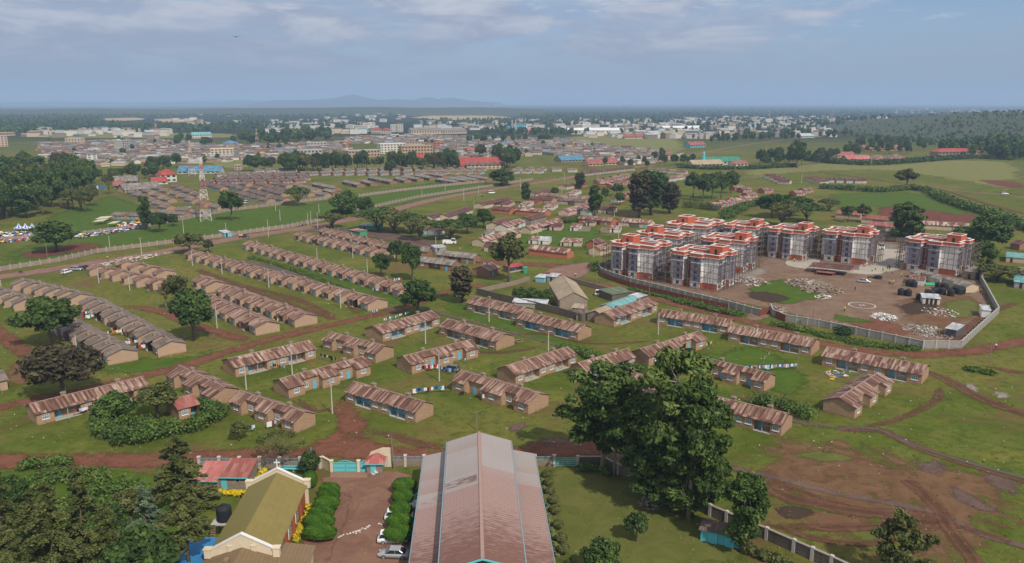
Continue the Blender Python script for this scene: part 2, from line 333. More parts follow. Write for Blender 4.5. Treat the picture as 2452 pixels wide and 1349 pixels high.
# ================================================================== ground, roads, paths, bare soil
mb = MB(); mb.quad((-45000, -2000, 0), (45000, -2000, 0), (45000, 45000, 0), (-45000, 45000, 0))
struct(mb.obj('ground', MATS['grass_ground']))
LZ = [.003]
def lay():
 LZ[0] += .001; return LZ[0]
def smoothline(pts, step=2.0):
 out = []; n = len(pts)
 for i in range(n - 1):
  p0, p1, p2, p3 = pts[max(i - 1, 0)], pts[i], pts[i + 1], pts[min(i + 2, n - 1)]
  k = max(2, min(60, int((p2 - p1).length / step)))
  for j in range(k):
   u = j / k
   out.append(.5 * ((2 * p1) + (p2 - p0) * u + (2 * p0 - 5 * p1 + 4 * p2 - p3) * u * u + (3 * p1 - p0 - 3 * p2 + p3) * u ** 3))
 out.append(pts[-1]); return out
def edged(name, verts, faces, edge, matname):
 me = bpy.data.meshes.new(name); me.from_pydata(verts, [], faces)
 a = me.attributes.new('edge', 'FLOAT', 'POINT'); a.data.foreach_set('value', edge)
 me.materials.append(MATS[matname]); me.update()
 return struct(link(name, me))
def strip(name, px, width, matname, ends=True, margin=1.55, step=2.5):
 ln = smoothline([gp(*p) for p in px], step); z = lay(); vs = []; es = []; n = len(ln)
 W = width if isinstance(width, (list, tuple)) else (width, width)
 for i, p in enumerate(ln):
  d = (ln[min(i + 1, n - 1)] - ln[max(i - 1, 0)]); d.z = 0; d.normalize(); s = Vector((-d.y, d.x, 0))
  u = i / (n - 1); ww = (W[0] * (1 - u) + W[1] * u) * margin / 2 * rng.uniform(.9, 1.1)
  en = 1.0 if not ends else min(1, min(i, n - 1 - i) / 3)
  for q, e in ((-1, 0), (-.5, .75), (0, 1), (.5, .75), (1, 0)):
   c = p + s * ww * q; vs.append((c.x, c.y, z)); es.append(e * en)
 fs = [(i * 5 + j, i * 5 + j + 1, i * 5 + 6 + j, i * 5 + 5 + j) for i in range(n - 1) for j in range(4)]
 return edged(name, vs, fs, es, matname)
def patch(name, px, matname, soft=.45, N=44):
 pts = [gp(*p) for p in px]; pts = smoothline(pts + [pts[0]], 3.0)[:-1]; z = lay()
 P = np.array([(p.x, p.y) for p in pts]); Q = np.roll(P, -1, 0); lo = P.min(0); hi = P.max(0)
 nx = N; ny = N; gx, gy = np.meshgrid(np.linspace(lo[0], hi[0], nx), np.linspace(lo[1], hi[1], ny)); G = np.stack([gx.ravel(), gy.ravel()], 1)
 d = Q - P; l2 = (d ** 2).sum(1) + 1e-9
 tt = np.clip(((G[:, None] - P) * d).sum(2) / l2, 0, 1); dist = np.sqrt((((P + tt[..., None] * d) - G[:, None]) ** 2).sum(2)).min(1)
 cr = (P[:, 1] > G[:, None, 1]) != (Q[:, 1] > G[:, None, 1])
 xi = d[:, 0] * (G[:, None, 1] - P[:, 1]) / np.where(abs(d[:, 1]) < 1e-9, 1e-9, d[:, 1]) + P[:, 0]
 ins = ((cr & (G[:, None, 0] < xi)).sum(1) % 2) == 1
 e = np.where(ins, np.clip(dist / max(1e-6, dist[ins].max() * soft), 0, 1), 0)
 fs = [(j * nx + i, j * nx + i + 1, (j + 1) * nx + i + 1, (j + 1) * nx + i) for j in range(ny - 1) for i in range(nx - 1)
  if ins[j * nx + i] or ins[j * nx + i + 1] or ins[(j + 1) * nx + i] or ins[(j + 1) * nx + i + 1]]
 used = sorted({v for f in fs for v in f}); mp = {v: k for k, v in enumerate(used)}
 return edged(name, [(G[v][0], G[v][1], z) for v in used], [tuple(mp[v] for v in f) for f in fs], [float(e[v]) for v in used], matname)
patch('grass_field', [(180, 560), (420, 510), (700, 490), (1000, 440), (1150, 425), (1180, 450), (1000, 490), (760, 540), (500, 575), (250, 612), (0, 650), (0, 600)], 'lush_grass', .3)
patch('grass_field', [(85, 520), (250, 470), (330, 480), (420, 520), (300, 550), (150, 565), (60, 545)], 'lush_grass', .4)
patch('grass_field', [(580, 640), (800, 640), (980, 720), (960, 740), (760, 680), (600, 625)], 'lush_grass', .5)
patch('grass_field', [(1060, 740), (1200, 790), (1400, 850), (1750, 970), (1960, 1030), (1900, 1000), (1700, 930), (1420, 835), (1250, 775), (1090, 725)], 'lush_grass', .3)
patch('grass_field', [(1500, 880), (1800, 820), (1960, 900), (1900, 960), (1700, 910), (1560, 900)], 'lush_grass', .6)
patch('grass_field', [(200, 840), (420, 850), (560, 830), (480, 880), (330, 900), (220, 900)], 'lush_grass', .7)
patch('grass_field', [(1350, 520), (1480, 560), (1440, 600), (1300, 600), (1150, 590), (1260, 545)], 'lush_grass', .5)
patch('field', [(1960, 462), (2200, 462), (2330, 500), (2460, 560), (2330, 545), (2100, 500), (1990, 505)], 'lush_grass', .4)
patch('field', [(1330, 330), (1500, 318), (1640, 335), (1640, 378), (1500, 372), (1380, 350)], 'dry_field', .3)
patch('field', [(1760, 405), (1950, 390), (2200, 382), (2452, 392), (2452, 462), (2300, 440), (2100, 410), (1900, 420), (1760, 440)], 'dry_field', .35)
patch('field', [(90, 322), (330, 318), (560, 320), (560, 330), (300, 332), (100, 330)], 'dry_field', .3)
patch('field', [(480, 380), (640, 370), (640, 395), (520, 402)], 'dry_field', .3)
for q in ([(960, 282), (1080, 274), (1240, 281), (1100, 289)], [(360, 286), (430, 284), (480, 289), (400, 294)], [(240, 284), (330, 282), (350, 287), (260, 290)], [(440, 293), (490, 291), (510, 296), (460, 298)], [(80, 324), (40, 325), (120, 322), (200, 326)]):
 patch('field', q, 'straw_field', .4)
patch('bare_soil', [(2080, 498), (2150, 488), (2230, 500), (2330, 520), (2300, 545), (2180, 530), (2090, 520)], 'red_field', .5)
patch('bare_soil', [(2240, 512), (2340, 515), (2320, 535), (2250, 532)], 'red_field', .4)
patch('bare_soil', [(2330, 430), (2400, 432), (2452, 440), (2452, 452), (2380, 445)], 'red_field', .5)
patch('bare_soil', [(20, 612), (120, 590), (200, 580), (260, 588), (190, 605), (80, 622)], 'red_field', .6)
patch('bare_soil', [(620, 552), (800, 560), (960, 585), (1060, 600), (1040, 575), (900, 552), (760, 545)], 'mud', .5)
patch('bare_soil', [(1680, 1130), (1800, 1050), (2000, 1040), (2180, 1080), (2480, 1160), (2452, 1349), (2300, 1380), (2000, 1340), (1860, 1250), (1760, 1180)], 'bare_patch', .55)
patch('bare_soil', [(1830, 1220), (1950, 1190), (2120, 1230), (2200, 1300), (2080, 1349), (1940, 1300)], 'bare_patch', .7)
patch('bare_soil', [(1850, 1130), (1960, 1090), (2140, 1100), (2180, 1140), (2040, 1160), (1920, 1160)], 'bare_patch', .7)
patch('bare_soil', [(1960, 1060), (2000, 1045), (2060, 1070), (2030, 1085)], 'bare_patch', .8)
patch('bare_soil', [(1840, 1215), (1930, 1205), (1960, 1235), (1880, 1250)], 'dark_soil', .7)
patch('bare_soil', [(2330, 1120), (2452, 1150), (2452, 1200), (2360, 1170)], 'mud', .9)
patch('mud', [(2170, 1105), (2240, 1095), (2290, 1125), (2260, 1145), (2190, 1130)], 'mud', .9)
patch('grass_field', [(1850, 1185), (2000, 1215), (2150, 1232), (2200, 1245), (2050, 1240), (1900, 1215)], 'lush_grass', .6)
patch('grass_field', [(1880, 1090), (1960, 1075), (2060, 1100), (1980, 1110)], 'lawn', .8)
patch('grass_field', [(2010, 1265), (2120, 1270), (2230, 1320), (2100, 1330)], 'lawn', .8)
patch('mud', [(2260, 1150), (2330, 1180), (2420, 1235), (2330, 1225), (2270, 1190)], 'mud', .8)
patch('mud', [(1210, 1020), (1260, 1005), (1270, 1025), (1220, 1040)], 'mud', .8)
patch('mud', [(1230, 1060), (1330, 1040), (1420, 1060), (1440, 1085), (1300, 1095)], 'mud', .7)
patch('bare_soil', [(0, 880), (50, 850), (110, 880), (60, 925), (0, 920)], 'bare_patch', .8)
patch('bare_soil', [(2280, 920), (2330, 915), (2360, 940), (2310, 945)], 'rubble_ground', .9)
patch('bare_soil', [(2370, 935), (2420, 940), (2430, 955), (2380, 955)], 'rubble_ground', .9)
patch('grass_field', [(1300, 1120), (1440, 1100), (1560, 1170), (1720, 1280), (1800, 1349), (1330, 1349)], 'lawn', .3)
patch('grass_field', [(-60, 1125), (250, 1120), (470, 1150), (500, 1240), (460, 1349), (-80, 1349)], 'lush_grass', .15)
patch('site_ground', [(1440, 655), (1600, 620), (1830, 585), (2100, 575), (2300, 610), (2385, 750), (2290, 828), (2200, 828), (1850, 745), (1700, 715), (1540, 690)], 'site_dirt', .12)
patch('paving', [(2080, 598), (2165, 598), (2170, 640), (2060, 652)], 'pale_paving', .1)
patch('paving', [(1880, 625), (1960, 615), (1975, 640), (2110, 650), (2080, 658), (1900, 640)], 'pale_paving', .2)
patch('grass_field', [(1760, 690), (1860, 665), (1960, 680), (2020, 705), (1900, 735), (1800, 715)], 'lush_grass', .5)
patch('grass_field', [(2120, 720), (2320, 700), (2370, 750), (2290, 815), (2180, 790)], 'bare_patch', .5)
patch('bare_soil', [(1775, 700), (1840, 697), (1905, 717), (1850, 728), (1790, 716)], 'dark_soil', .5)
patch('bare_soil', [(2010, 770), (2110, 760), (2210, 800), (2150, 808), (2040, 785)], 'red_dirt', .5)
patch('grass_field', [(1990, 745), (2060, 760), (2120, 770), (2060, 778), (1980, 768)], 'lush_grass', .8)
patch('grass_field', [(2250, 725), (2330, 715), (2350, 750), (2280, 765)], 'lawn', .6)
patch('rubble', [(1905, 690), (1930, 668), (2000, 680), (2010, 700), (1950, 705)], 'rubble_ground', .6)
patch('rubble', [(2185, 785), (2215, 775), (2250, 795), (2235, 808), (2200, 805)], 'rubble_ground', .6)
patch('rubble', [(2130, 730), (2220, 715), (2260, 740), (2180, 760)], 'dark_soil', .8)
patch('rubble', [(1700, 680), (1790, 640), (1850, 650), (1780, 680)], 'rubble_ground', .7)
strip('road', [(-60, 672), (150, 642), (340, 612), (450, 592), (560, 572), (760, 541), (900, 513), (1060, 474), (1230, 446), (1340, 430), (1440, 411), (1560, 396)], 9, 'road_dirt', False)
strip('road', [(1440, 412), (1380, 396), (1300, 394)], 8, 'red_dirt')
strip('road', [(-80, 1108), (180, 1104), (350, 1101), (520, 1094), (700, 1088), (860, 1080), (1000, 1092), (1150, 1098), (1300, 1080), (1450, 1075)], 6, 'red_dirt', False)
patch('road', [(700, 1085), (760, 1045), (830, 1015), (880, 1040), (960, 1065), (1000, 1100), (880, 1110), (780, 1105)], 'red_dirt', .5)
strip('path', [(860, 1075), (852, 1040), (838, 1005), (822, 975), (800, 950)], (6, 3.5), 'red_dirt')
strip('path', [(700, 950), (760, 985), (830, 970)], 2, 'track_dirt')
strip('path', [(870, 1030), (950, 1045), (1010, 1065), (1100, 1075)], 2.5, 'track_dirt')
strip('road', [(-40, 985), (100, 955), (220, 930), (300, 912), (420, 882), (520, 852), (640, 815), (780, 782), (900, 754), (980, 735), (1050, 705), (1100, 692), (1160, 684)], 4.5, 'red_dirt', False)
strip('path', [(620, 820), (560, 808), (500, 790), (440, 770), (401, 752), (340, 738), (284, 732)], 4, 'red_dirt')
strip('road', [(-40, 770), (30, 822), (80, 858), (150, 890), (230, 912)], 4.5, 'red_dirt')
strip('path', [(800, 770), (770, 745), (700, 715), (600, 690), (540, 672), (470, 645)], 3, 'track_dirt')
strip('path', [(860, 755), (840, 730), (870, 700)], 2, 'track_dirt')
strip('path', [(400, 665), (520, 680), (640, 710), (780, 760)], 2.2, 'track_dirt')
strip('road', [(1060, 612), (1150, 625), (1260, 633), (1350, 637), (1440, 632)], 7, 'red_dirt')
patch('road', [(1290, 655), (1320, 640), (1400, 628), (1440, 632), (1400, 665), (1350, 675)], 'road_dirt', .4)
strip('road', [(760, 545), (850, 558), (950, 575), (1010, 590), (1060, 612)], 7, 'mud')
strip('road', [(1300, 655), (1360, 668), (1440, 682), (1520, 705), (1632, 733), (1740, 757), (1830, 782), (1966, 822), (2080, 842), (2200, 850), (2320, 842), (2400, 828), (2500, 808)], 5, 'red_dirt', False)
strip('road', [(1300, 533), (1349, 521), (1456, 494), (1520, 478), (1580, 460)], 4, 'red_dirt')
strip('path', [(1840, 740), (1810, 760), (1790, 772)], 5, 'site_dirt')
strip('path', [(2250, 840), (2300, 800), (2380, 745), (2440, 725)], 2.5, 'track_dirt')
strip('path', [(1960, 830), (2080, 862), (2230, 895), (2320, 940), (2400, 975), (2500, 1010)], 3, 'track_dirt')
strip('path', [(2330, 872), (2400, 885), (2500, 902)], 2.5, 'track_dirt')
strip('path', [(2250, 925), (2240, 960), (2150, 1005), (2060, 1025)], 1.6, 'track_dirt')
strip('path', [(1180, 805), (1300, 800), (1400, 822), (1500, 822), (1580, 815)], 1.4, 'track_dirt')
strip('path', [(1100, 840), (1200, 845), (1300, 830)], 1.6, 'track_dirt')
strip('path', [(1700, 1110), (1770, 1125), (1850, 1142), (1990, 1180), (2130, 1205), (2230, 1228), (2300, 1255), (2380, 1290), (2500, 1320)], 1.7, 'mud', False)
strip('path', [(1850, 1150), (2000, 1205), (2150, 1240), (2300, 1262), (2420, 1300)], 1.2, 'track_dirt', False)
strip('path', [(1800, 1240), (1950, 1290), (2100, 1300), (2250, 1260), (2290, 1230)], 1.4, 'track_dirt')
strip('path', [(1790, 1135), (1830, 1160), (1900, 1195), (2050, 1225), (2250, 1245), (2330, 1290)], 3, 'track_dirt')
strip('path', [(2170, 1150), (2240, 1210), (2275, 1270), (2330, 1340), (2350, 1400)], 2.2, 'track_dirt', False)
strip('path', [(1830, 1255), (1980, 1265), (2120, 1260), (2260, 1250)], 2, 'track_dirt')
strip('path', [(1400, 1085), (1550, 1100), (1720, 1120)], 3, 'mud')
strip('road', [(2220, 452), (2300, 458), (2390, 466), (2500, 478)], 4, 'road_dirt')
strip('railway', [(1960, 412), (2100, 432), (2250, 455), (2350, 485), (2480, 520)], 4, 'track_dirt', False)
strip('road', [(1530, 398), (1640, 375), (1760, 352), (1880, 335), (2000, 325), (2100, 318)], 5, 'road_dirt')
patch('yard', [(760, 1145), (870, 1128), (990, 1140), (985, 1260), (990, 1400), (740, 1400), (770, 1300), (805, 1220)], 'yard_dirt', .18)
strip('path', [(740, 1400), (760, 1310), (800, 1230), (815, 1170)], 4, 'yard_dirt')
strip('stream', [(990, 735), (1060, 752), (1180, 785), (1290, 815), (1330, 826), (1420, 858), (1560, 900), (1700, 945), (1850, 995), (1960, 1022), (2030, 1030)], 1.3, 'mud')
def water(px, wd):
 ln = smoothline([gp(*p) for p in px], 1.5); z = lay() + .001; n = len(ln); vs = []
 for i, p in enumerate(ln):
  d = (ln[min(i + 1, n - 1)] - ln[max(i - 1, 0)]).normalized(); s = Vector((-d.y, d.x, 0)) * wd * .5 * rng.uniform(.6, 1.25)
  vs += [(p.x - s.x, p.y - s.y, z), (p.x + s.x, p.y + s.y, z)]
 me = bpy.data.meshes.new('stream'); me.from_pydata(vs, [], [(2 * i, 2 * i + 1, 2 * i + 3, 2 * i + 2) for i in range(n - 1)]); me.materials.append(MATS['stream_water'])
 struct(link('stream', me))
strip('bank', [(2010, 1028), (2100, 1030), (2150, 1050), (2230, 1085), (2330, 1115), (2500, 1165)], 2.4, 'track_dirt', False)
water([(2010, 1028), (2080, 1026), (2120, 1035), (2160, 1055), (2230, 1082), (2330, 1112), (2500, 1158)], .9)
water([(990, 737), (1100, 765), (1290, 815), (1420, 858), (1560, 902), (1700, 945), (1850, 995), (2010, 1028)], .7)
strip('bank', [(560, 622), (660, 645), (760, 680), (820, 712), (900, 733)], 4, 'mud')
water([(600, 632), (680, 652), (770, 688), (830, 716), (900, 735), (960, 742)], 1.9)
# ================================================================== gabled houses
def zroof(y, W, eave, rise): return eave + rise * (1 - abs(y) / (W / 2))
def gable_geo(L, W, eave, rise, sections, cut=False, rec=1.6, oh=.4, rmat='rusty_roof', wmat='tan_brick', door='sky_blue_paint', chim=(), rec_mat=None, back=True, win=(1.35, 1.15), backwin=False):
 """meshes of one gabled house; x along the ridge, front at -W/2; sections: (kind, length) from the left; returns [(name, mesh, [(sub, mesh)])]"""
 tot = sum(s[1] for s in sections); wl = MB(); rf = MB(); doors = []; wins = []; posts = MB(); steps = []; hw = W / 2; hl = L / 2
 x = -hl; spans = []; prev = 0
 for kind, ln in sections:
  ln = ln * L / tot; x1 = x + ln; r_ = rec if kind[0] in 'pd' else 0
  yf = -hw + r_; zt = zroof(yf, W, eave, rise) - .06
  mi = 1 if (r_ and rec_mat) else 0
  wl.quad((x, yf, 0), (x1, yf, 0), (x1, yf, zt), (x, yf, zt), mi)
  if r_ != prev:
   ya, yb = -hw + min(r_, prev), -hw + max(r_, prev)
   wl.add([(x, ya, 0), (x, yb, 0), (x, yb, zroof(yb, W, eave, rise) - .06), (x, ya, zroof(ya, W, eave, rise) - .06)], [(0, 1, 2, 3) if r_ > prev else (3, 2, 1, 0)], mi if r_ > prev else 0)
  prev = r_
  if spans and spans[-1][2] == (r_ if cut else 0): spans[-1][1] = x1
  else: spans.append([x, x1, r_ if cut else 0])
  n = kind[1:]
  for ch_i, ch in enumerate(n):
   cx = x + ln * (ch_i + .5) / len(n)
   if ch == 'w': wins.append((cx, yf))
   if ch == 'd': doors.append((cx, yf))
  if kind[0] == 'p':
   posts.box((x + x1) / 2 - .07, -hw + .08, .143, (x + x1) / 2 + .07, -hw + .22, zroof(-hw, W, eave, rise) - .08); steps.append(MB()); steps[-1].box(x + .02, -hw - .25, .02, x1 - .02, -hw + rec - .03, .14)
  x = x1
 if prev:
  wl.add([(hl, -hw, 0), (hl, -hw + prev, 0), (hl, -hw + prev, zroof(-hw + prev, W, eave, rise) - .06), (hl, -hw, eave - .06)], [(3, 2, 1, 0)], 0)
 r0 = rec if sections[0][0][0] in 'd' else 0; r1 = rec if sections[-1][0][0] in 'd' else 0
 for sx, rr in ((-hl, r0), (hl, r1)):
  y0 = -hw + rr; pts = [(sx, y0, 0), (sx, hw, 0), (sx, hw, eave - .06), (sx, 0, eave + rise - .06), (sx, y0, zroof(y0, W, eave, rise) - .06)]
  wl.add(pts, [(0, 1, 2, 3, 4) if sx > 0 else (4, 3, 2, 1, 0)])
 wl.quad((hl, hw, 0), (-hl, hw, 0), (-hl, hw, eave - .06), (hl, hw, eave - .06))
 th = .09; sl = rise / hw
 k = len(spans)
 for i, (xa, xb, rr) in enumerate(spans):
  xa2 = xa - (.3 if i == 0 else (.12 if rr < spans[i - 1][2] else 0)); xb2 = xb + (.3 if i == k - 1 else (.12 if rr < spans[i + 1][2] else 0))
  ye = -hw + rr - oh; ze = eave + rise + sl * ye
  rf.slab([(xa2, ye, ze), (xb2, ye, ze), (xb2, 0, eave + rise), (xa2, 0, eave + rise)], (0, 0, -th))
 rf.slab([(-hl - .3, 0.0, eave + rise), (hl + .3, 0.0, eave + rise), (hl + .3, hw + oh, eave - sl * oh), (-hl - .3, hw + oh, eave - sl * oh)], (0, 0, -th))
 rg = MB(); rg.slab([(-hl - .32, -.16, eave + rise - .01), (hl + .32, -.16, eave + rise - .01), (hl + .32, 0, eave + rise + .05), (-hl - .32, 0, eave + rise + .05)], (0, 0, -.03))
 rg.slab([(-hl - .32, 0, eave + rise + .05), (hl + .32, 0, eave + rise + .05), (hl + .32, .16, eave + rise - .01), (-hl - .32, .16, eave + rise - .01)], (0, 0, -.03))
 parts = [('wall', wl.mesh('house_wall', [MATS[wmat], MATS[rec_mat or wmat]]), [])]
 subs = [('ridge_cap', rg.mesh('ridge_cap', [MATS['pale_roof_metal']]))]
 for cx, cy, ch in chim:
  c = MB(); zb = zroof(cy, W, eave, rise) - .4; c.box(cx - .45, cy - .32, zb, cx + .45, cy + .32, eave + rise + ch)
  c.box(cx - .55, cy - .42, eave + rise + ch + .003, cx + .55, cy + .42, eave + rise + ch + .14); c.box(cx - .3, cy - .2, eave + rise + ch + .143, cx - .05, cy + .2, eave + rise + ch + .3); c.box(cx + .05, cy - .2, eave + rise + ch + .143, cx + .3, cy + .2, eave + rise + ch + .3)
  subs.append(('chimney', c.mesh('chimney', [MATS['chimney_stone']])))
 parts.append(('roof', rf.mesh('house_roof', [MATS[rmat]]), subs))
 ww, wh = win
 for cx, yf in wins:
  f = MB(); a0, a1 = cx - ww / 2, cx + ww / 2; z0 = min(1.0, eave - wh - .35); z1 = z0 + wh; y = yf - .045
  for q in ((a0, z0, a1, z0 + .09), (a0, z1 - .09, a1, z1), (a0, z0, a0 + .08, z1), (a1 - .08, z0, a1, z1)): f.box(q[0], y, q[1], q[2], yf + .01, q[3])
  for u in (1 / 3, 2 / 3): f.box(a0 + ww * u - .03, y + .01, z0, a0 + ww * u + .03, yf + .01, z1)
  f.box(a0, y + .012, z0 + wh * .6, a1, yf + .01, z0 + wh * .6 + .06)
  f.box(a0 - .1, yf - .12, z0 - .1, a1 + .1, yf + .01, z0 - .003)
  g = MB(); g.quad((a0, yf - .02, z0), (a1, yf - .02, z0), (a1, yf - .02, z1), (a0, yf - .02, z1))
  parts.append(('window', f.mesh('window_frame', [MATS['white_trim']]), [('pane', g.mesh('window_pane', [MATS['glass_pane']]))]))
 for cx, yf in doors:
  d = MB(); d.box(cx - .46, yf - .05, .02, cx + .46, yf + .01, 2.02); hd = MB(); hd.box(cx + .3, yf - .09, .98, cx + .38, yf - .052, 1.06)
  parts.append(('door', d.mesh('house_door', [MATS[door]]), [('handle', hd.mesh('door_handle', [MATS['concrete']]))]))
 for i, q in enumerate(steps):
  pm = MB(); pm.v = posts.v[i * 8:i * 8 + 8]; pm.f = posts.f[:6]; pm.m = posts.m[:6]
  parts += [('porch_post', pm.mesh('porch_post', [MATS['concrete']]), []), ('porch_step', q.mesh('porch_step', [MATS['concrete']]), [])]
 return parts
flat('pale_roof_metal', (.3, .21, .17))
def attach(root, parts):
 for nm, me, subs in parts:
  o = link(nm, me, root)
  for n2, m2 in subs: link(n2, m2, o)
def frame(P0, P1, P2):
 """ground footprint from photo corners: P0 front/gable corner, P1 other end of the front, P2 other end of the gable"""
 g0, g1, g2 = gp(*P0), gp(*P1), gp(*P2); u = (g1 - g0).normalized(); v = Vector((-u.y, u.x, 0))
 if v.dot(g2 - g0) < 0: v = -v
 Lh = (g1 - g0).length; Wd = (g2 - g0).dot(v)
 xa = Vector((v.y, -v.x, 0))
 c = g0 + u * Lh / 2 + v * Wd / 2
 return c, math.atan2(xa.y, xa.x), Lh, Wd, (xa.dot(u) > 0)
def long_house(label, P0, P1, P2, sections, W=None, eave=2.75, rise=1.35, group=None, name='long_house', cat='house', chim=None, **kw):
 c, rz, Lh, Wd, _ = frame(P0, P1, P2)
 W2 = W or min(7.6, max(5.6, Wd))
 if W2 != Wd:
  c = c + Vector((-math.sin(rz), math.cos(rz), 0)) * (W2 - Wd) / 2
 if chim is None: chim = [(-Lh * .22, .25, .5), (Lh * .27, .25, .5)]
 root = thing(name, label, cat, c, rz, group)
 attach(root, gable_geo(Lh, W2, eave, rise, sections, chim=chim, **kw))
 return root
PORCH = [('ww', 3.4), ('pdw', 5.2), ('ww', 3), ('ww', 3.2), ('pdw', 5), ('ww', 3.2)]
BAYS = [('bw', 4), ('dwd', 4.5), ('bw', 4.5), ('dwd', 4.5), ('bw', 4)]
BAYS2 = [('bw', 4), ('dd', 3), ('dw', 2), ('bw', 6), ('dwd', 3.5), ('bw', 4)]
G1 = 'long rusty roofed brick houses around the greens'
LH = [
('long tan house at far left behind the leafy hedge, blue porch at its right', (90, 1020), (357, 950), (60, 1003), PORCH, dict(rec_mat=None)),
('long tan house with washing line in front, along the red track left of the greens', (565, 905), (757, 858), (530, 889), PORCH, {}),
('long house with two front bays and pale blue door, beside a tall concrete pole', (692, 956), (888, 898), (652, 939.5), BAYS, dict(cut=True)),
('bay fronted house at the elbow of the red track, ridge running down to the right', (507, 978), (400, 922), (583, 962), BAYS, dict(cut=True)),
('bay fronted house above the two laundry lines near the church road', (705, 1040), (552, 987), (771, 1028.6), BAYS, dict(cut=True)),
('long house with two chimneys and a white door, between the red track and the green', (900, 871), (774, 836), (950, 857.6), BAYS, dict(cut=True)),
('long house with turquoise porch walls, nearest to the dark crowned tree by the stream', (917, 820), (1053, 780.6), (873.5, 807), PORCH, dict(rec_mat='blue_wall')),
('long house with a green off-road car parked before it', (987, 897.7), (1145, 856), (944, 882.6), BAYS, dict(cut=True)),
('long house with open yellow porch, standing just below the narrow stream', (1188, 841), (1051, 802), (1229.6, 826), PORCH, dict(rec_mat='tan_plaster')),
('upper of the two long houses lying against the old stone compound wall', (1240, 772), (1117.6, 744), (1290, 757), PORCH, dict(rec_mat='cream_wall')),
('lower of the two long houses lying against the old stone compound wall', (1383.5, 817.5), (1235.6, 782), (1418.6, 806), PORCH, dict(rec_mat='blue_wall')),
('long house with blue bowl on its roof, right below the teal roofed shed', (1470, 785), (1574, 747), (1425, 774), PORCH, dict(rec_mat='blue_wall')),
('long house with blue porch along the red road, left of a matching one', (1742, 803), (1573, 776), (1766, 793), PORCH, dict(rec_mat='blue_wall')),
('long house on the red road with one wooden pole at its right corner', (1941, 854), (1743, 817), (1968, 839), PORCH, dict(rec_mat='tan_plaster')),
('long house with household goods heaped outside its porch', (2205.6, 923), (1967.5, 876), (2229.6, 901), PORCH, dict(rec_mat='cream_wall')),
('rightmost bay fronted house, gable turned towards the stream', (2045, 1005), (2134, 940), (1965, 988), BAYS, dict(cut=True)),
('long house with a long laundry line behind it, right of the tall eucalyptus', (1829, 940.5), (1668, 899), (1862, 928), BAYS, dict(cut=True)),
('long house closest to the muddy common, just right of the eucalyptus clump', (1869.5, 1047), (1690, 1001), (1904.6, 1025), PORCH, dict(rec_mat='tan_plaster')),
('long house half hidden behind the top of the eucalyptus, white dish in its yard', (1553, 878), (1690, 833), (1522, 867), BAYS, dict(cut=True)),
('long house left of the eucalyptus clump with pale tin sheets on its lower roof', (1234.7, 923), (1380, 874), (1183.5, 909), PORCH, dict(rec_mat='cream_wall')),
('bay fronted house with a motorcycle by its door and a projecting middle bay', (1264.8, 994.7), (1082.5, 936), (1316, 973), BAYS2, dict(cut=True)),
('long house nearest the big church hall, light blue porches and steps', (995.5, 1015), (828, 963), (1056, 1002), PORCH, dict(rec_mat='blue_wall')),
('house hidden behind the eucalyptus, only its left gable and blue porch show', (1404, 914), (1520, 878), (1372, 902), PORCH, dict(rec_mat='blue_wall')),
('house glimpsed through the middle of the eucalyptus crowns', (1572, 962), (1462, 926), (1606, 946), BAYS, dict(cut=True)),
]
for lb, a, b_, c_, se, kw in LH: long_house(lb, a, b_, c_, se, group=G1, **kw)
long_house('small tan cottage with red roof half buried in the leafy hedge', (430, 1008), (477, 995), (385, 992), [('ww', 3), ('dd', 2)], rise=1.2, chim=[], rmat='faded_red_roof', name='cottage', cat='house')
long_house('pale house just entering the frame at the left edge below the dark bushy tree', (2, 938), (20, 934), (-30, 925), [('w', 2)], chim=[], wmat='tan_plaster', rmat='grey_tile_roof', name='terrace_house')
def orient(P0, P2):
 g0, g2 = gp(*P0), gp(*P2); v = (g2 - g0); v.z = 0; return v.normalized()
VT = orient((706, 785.6), (753, 777)); XT = Vector((VT.y, -VT.x, 0)); RT = math.atan2(XT.y, XT.x)
UL, UW = 4.9, 7.2
def unit(k, rm, wm):
 se = [('bw', 2), ('pdw', 3)] if k == 0 else ([('bw', 1.6), ('bd', 1.4)] if k == 1 else [('bdw', 3)])
 ch = [(.2, -1.1, .25)] if k == 0 else ([(1.4, 1.6, .05)] if k == 1 else [])
 return gable_geo(UL, UW, 2.6, 1.25, se, rec=1.3, oh=.35, rmat=rm, wmat=wm, chim=ch, rec_mat='dull_door' if k == 0 else None, win=(1.0, 1.0))
TPROTO = {}
def terrace(start, end, n, desc, style, group):
 rm, wm = {'rust': ('terrace_roof', 'tan_plaster'), 'grey': ('grey_tile_roof', 'tan_plaster')}[style]
 a, b_ = gp(*start), gp(*end)
 for i in range(n):
  p = a.lerp(b_, i / max(1, n - 1)); c = p - XT * UL / 2 + VT * UW / 2
  k = (i + n) % 2 if i < n - 1 else 2
  if rng.random() < .12: k = 2
  lb = ('' if i == n - 1 else ORD[n - i] + ' ') + 'nearest house, ' + desc
  key = (k, style)
  if key not in TPROTO:
   r = thing('terrace_house', lb, 'house', c, RT, group); attach(r, unit(k, rm, wm)); TPROTO[key] = r
  else: r = dup(TPROTO[key], c, RT, lb, group)
  r.location.z = 0
TG = 'stepped terrace houses on the left green'
terrace((32.5, 699.6), (167, 734), 6, 'grey roofed row behind the left dark tree', 'grey', TG)
terrace((199, 748), (378.7, 855.8), 10, 'grey roofed row beside the three laundry lines', 'grey', TG)
terrace((120, 796), (258.6, 876), 8, 'short grey row between the two dark trees', 'grey', TG)
terrace((-32, 722), (35, 747), 4, 'grey row cut by the left edge of the frame', 'grey', TG)
terrace((283, 651), (375, 673), 4, 'short back row near the three parked cars', 'rust', TG)
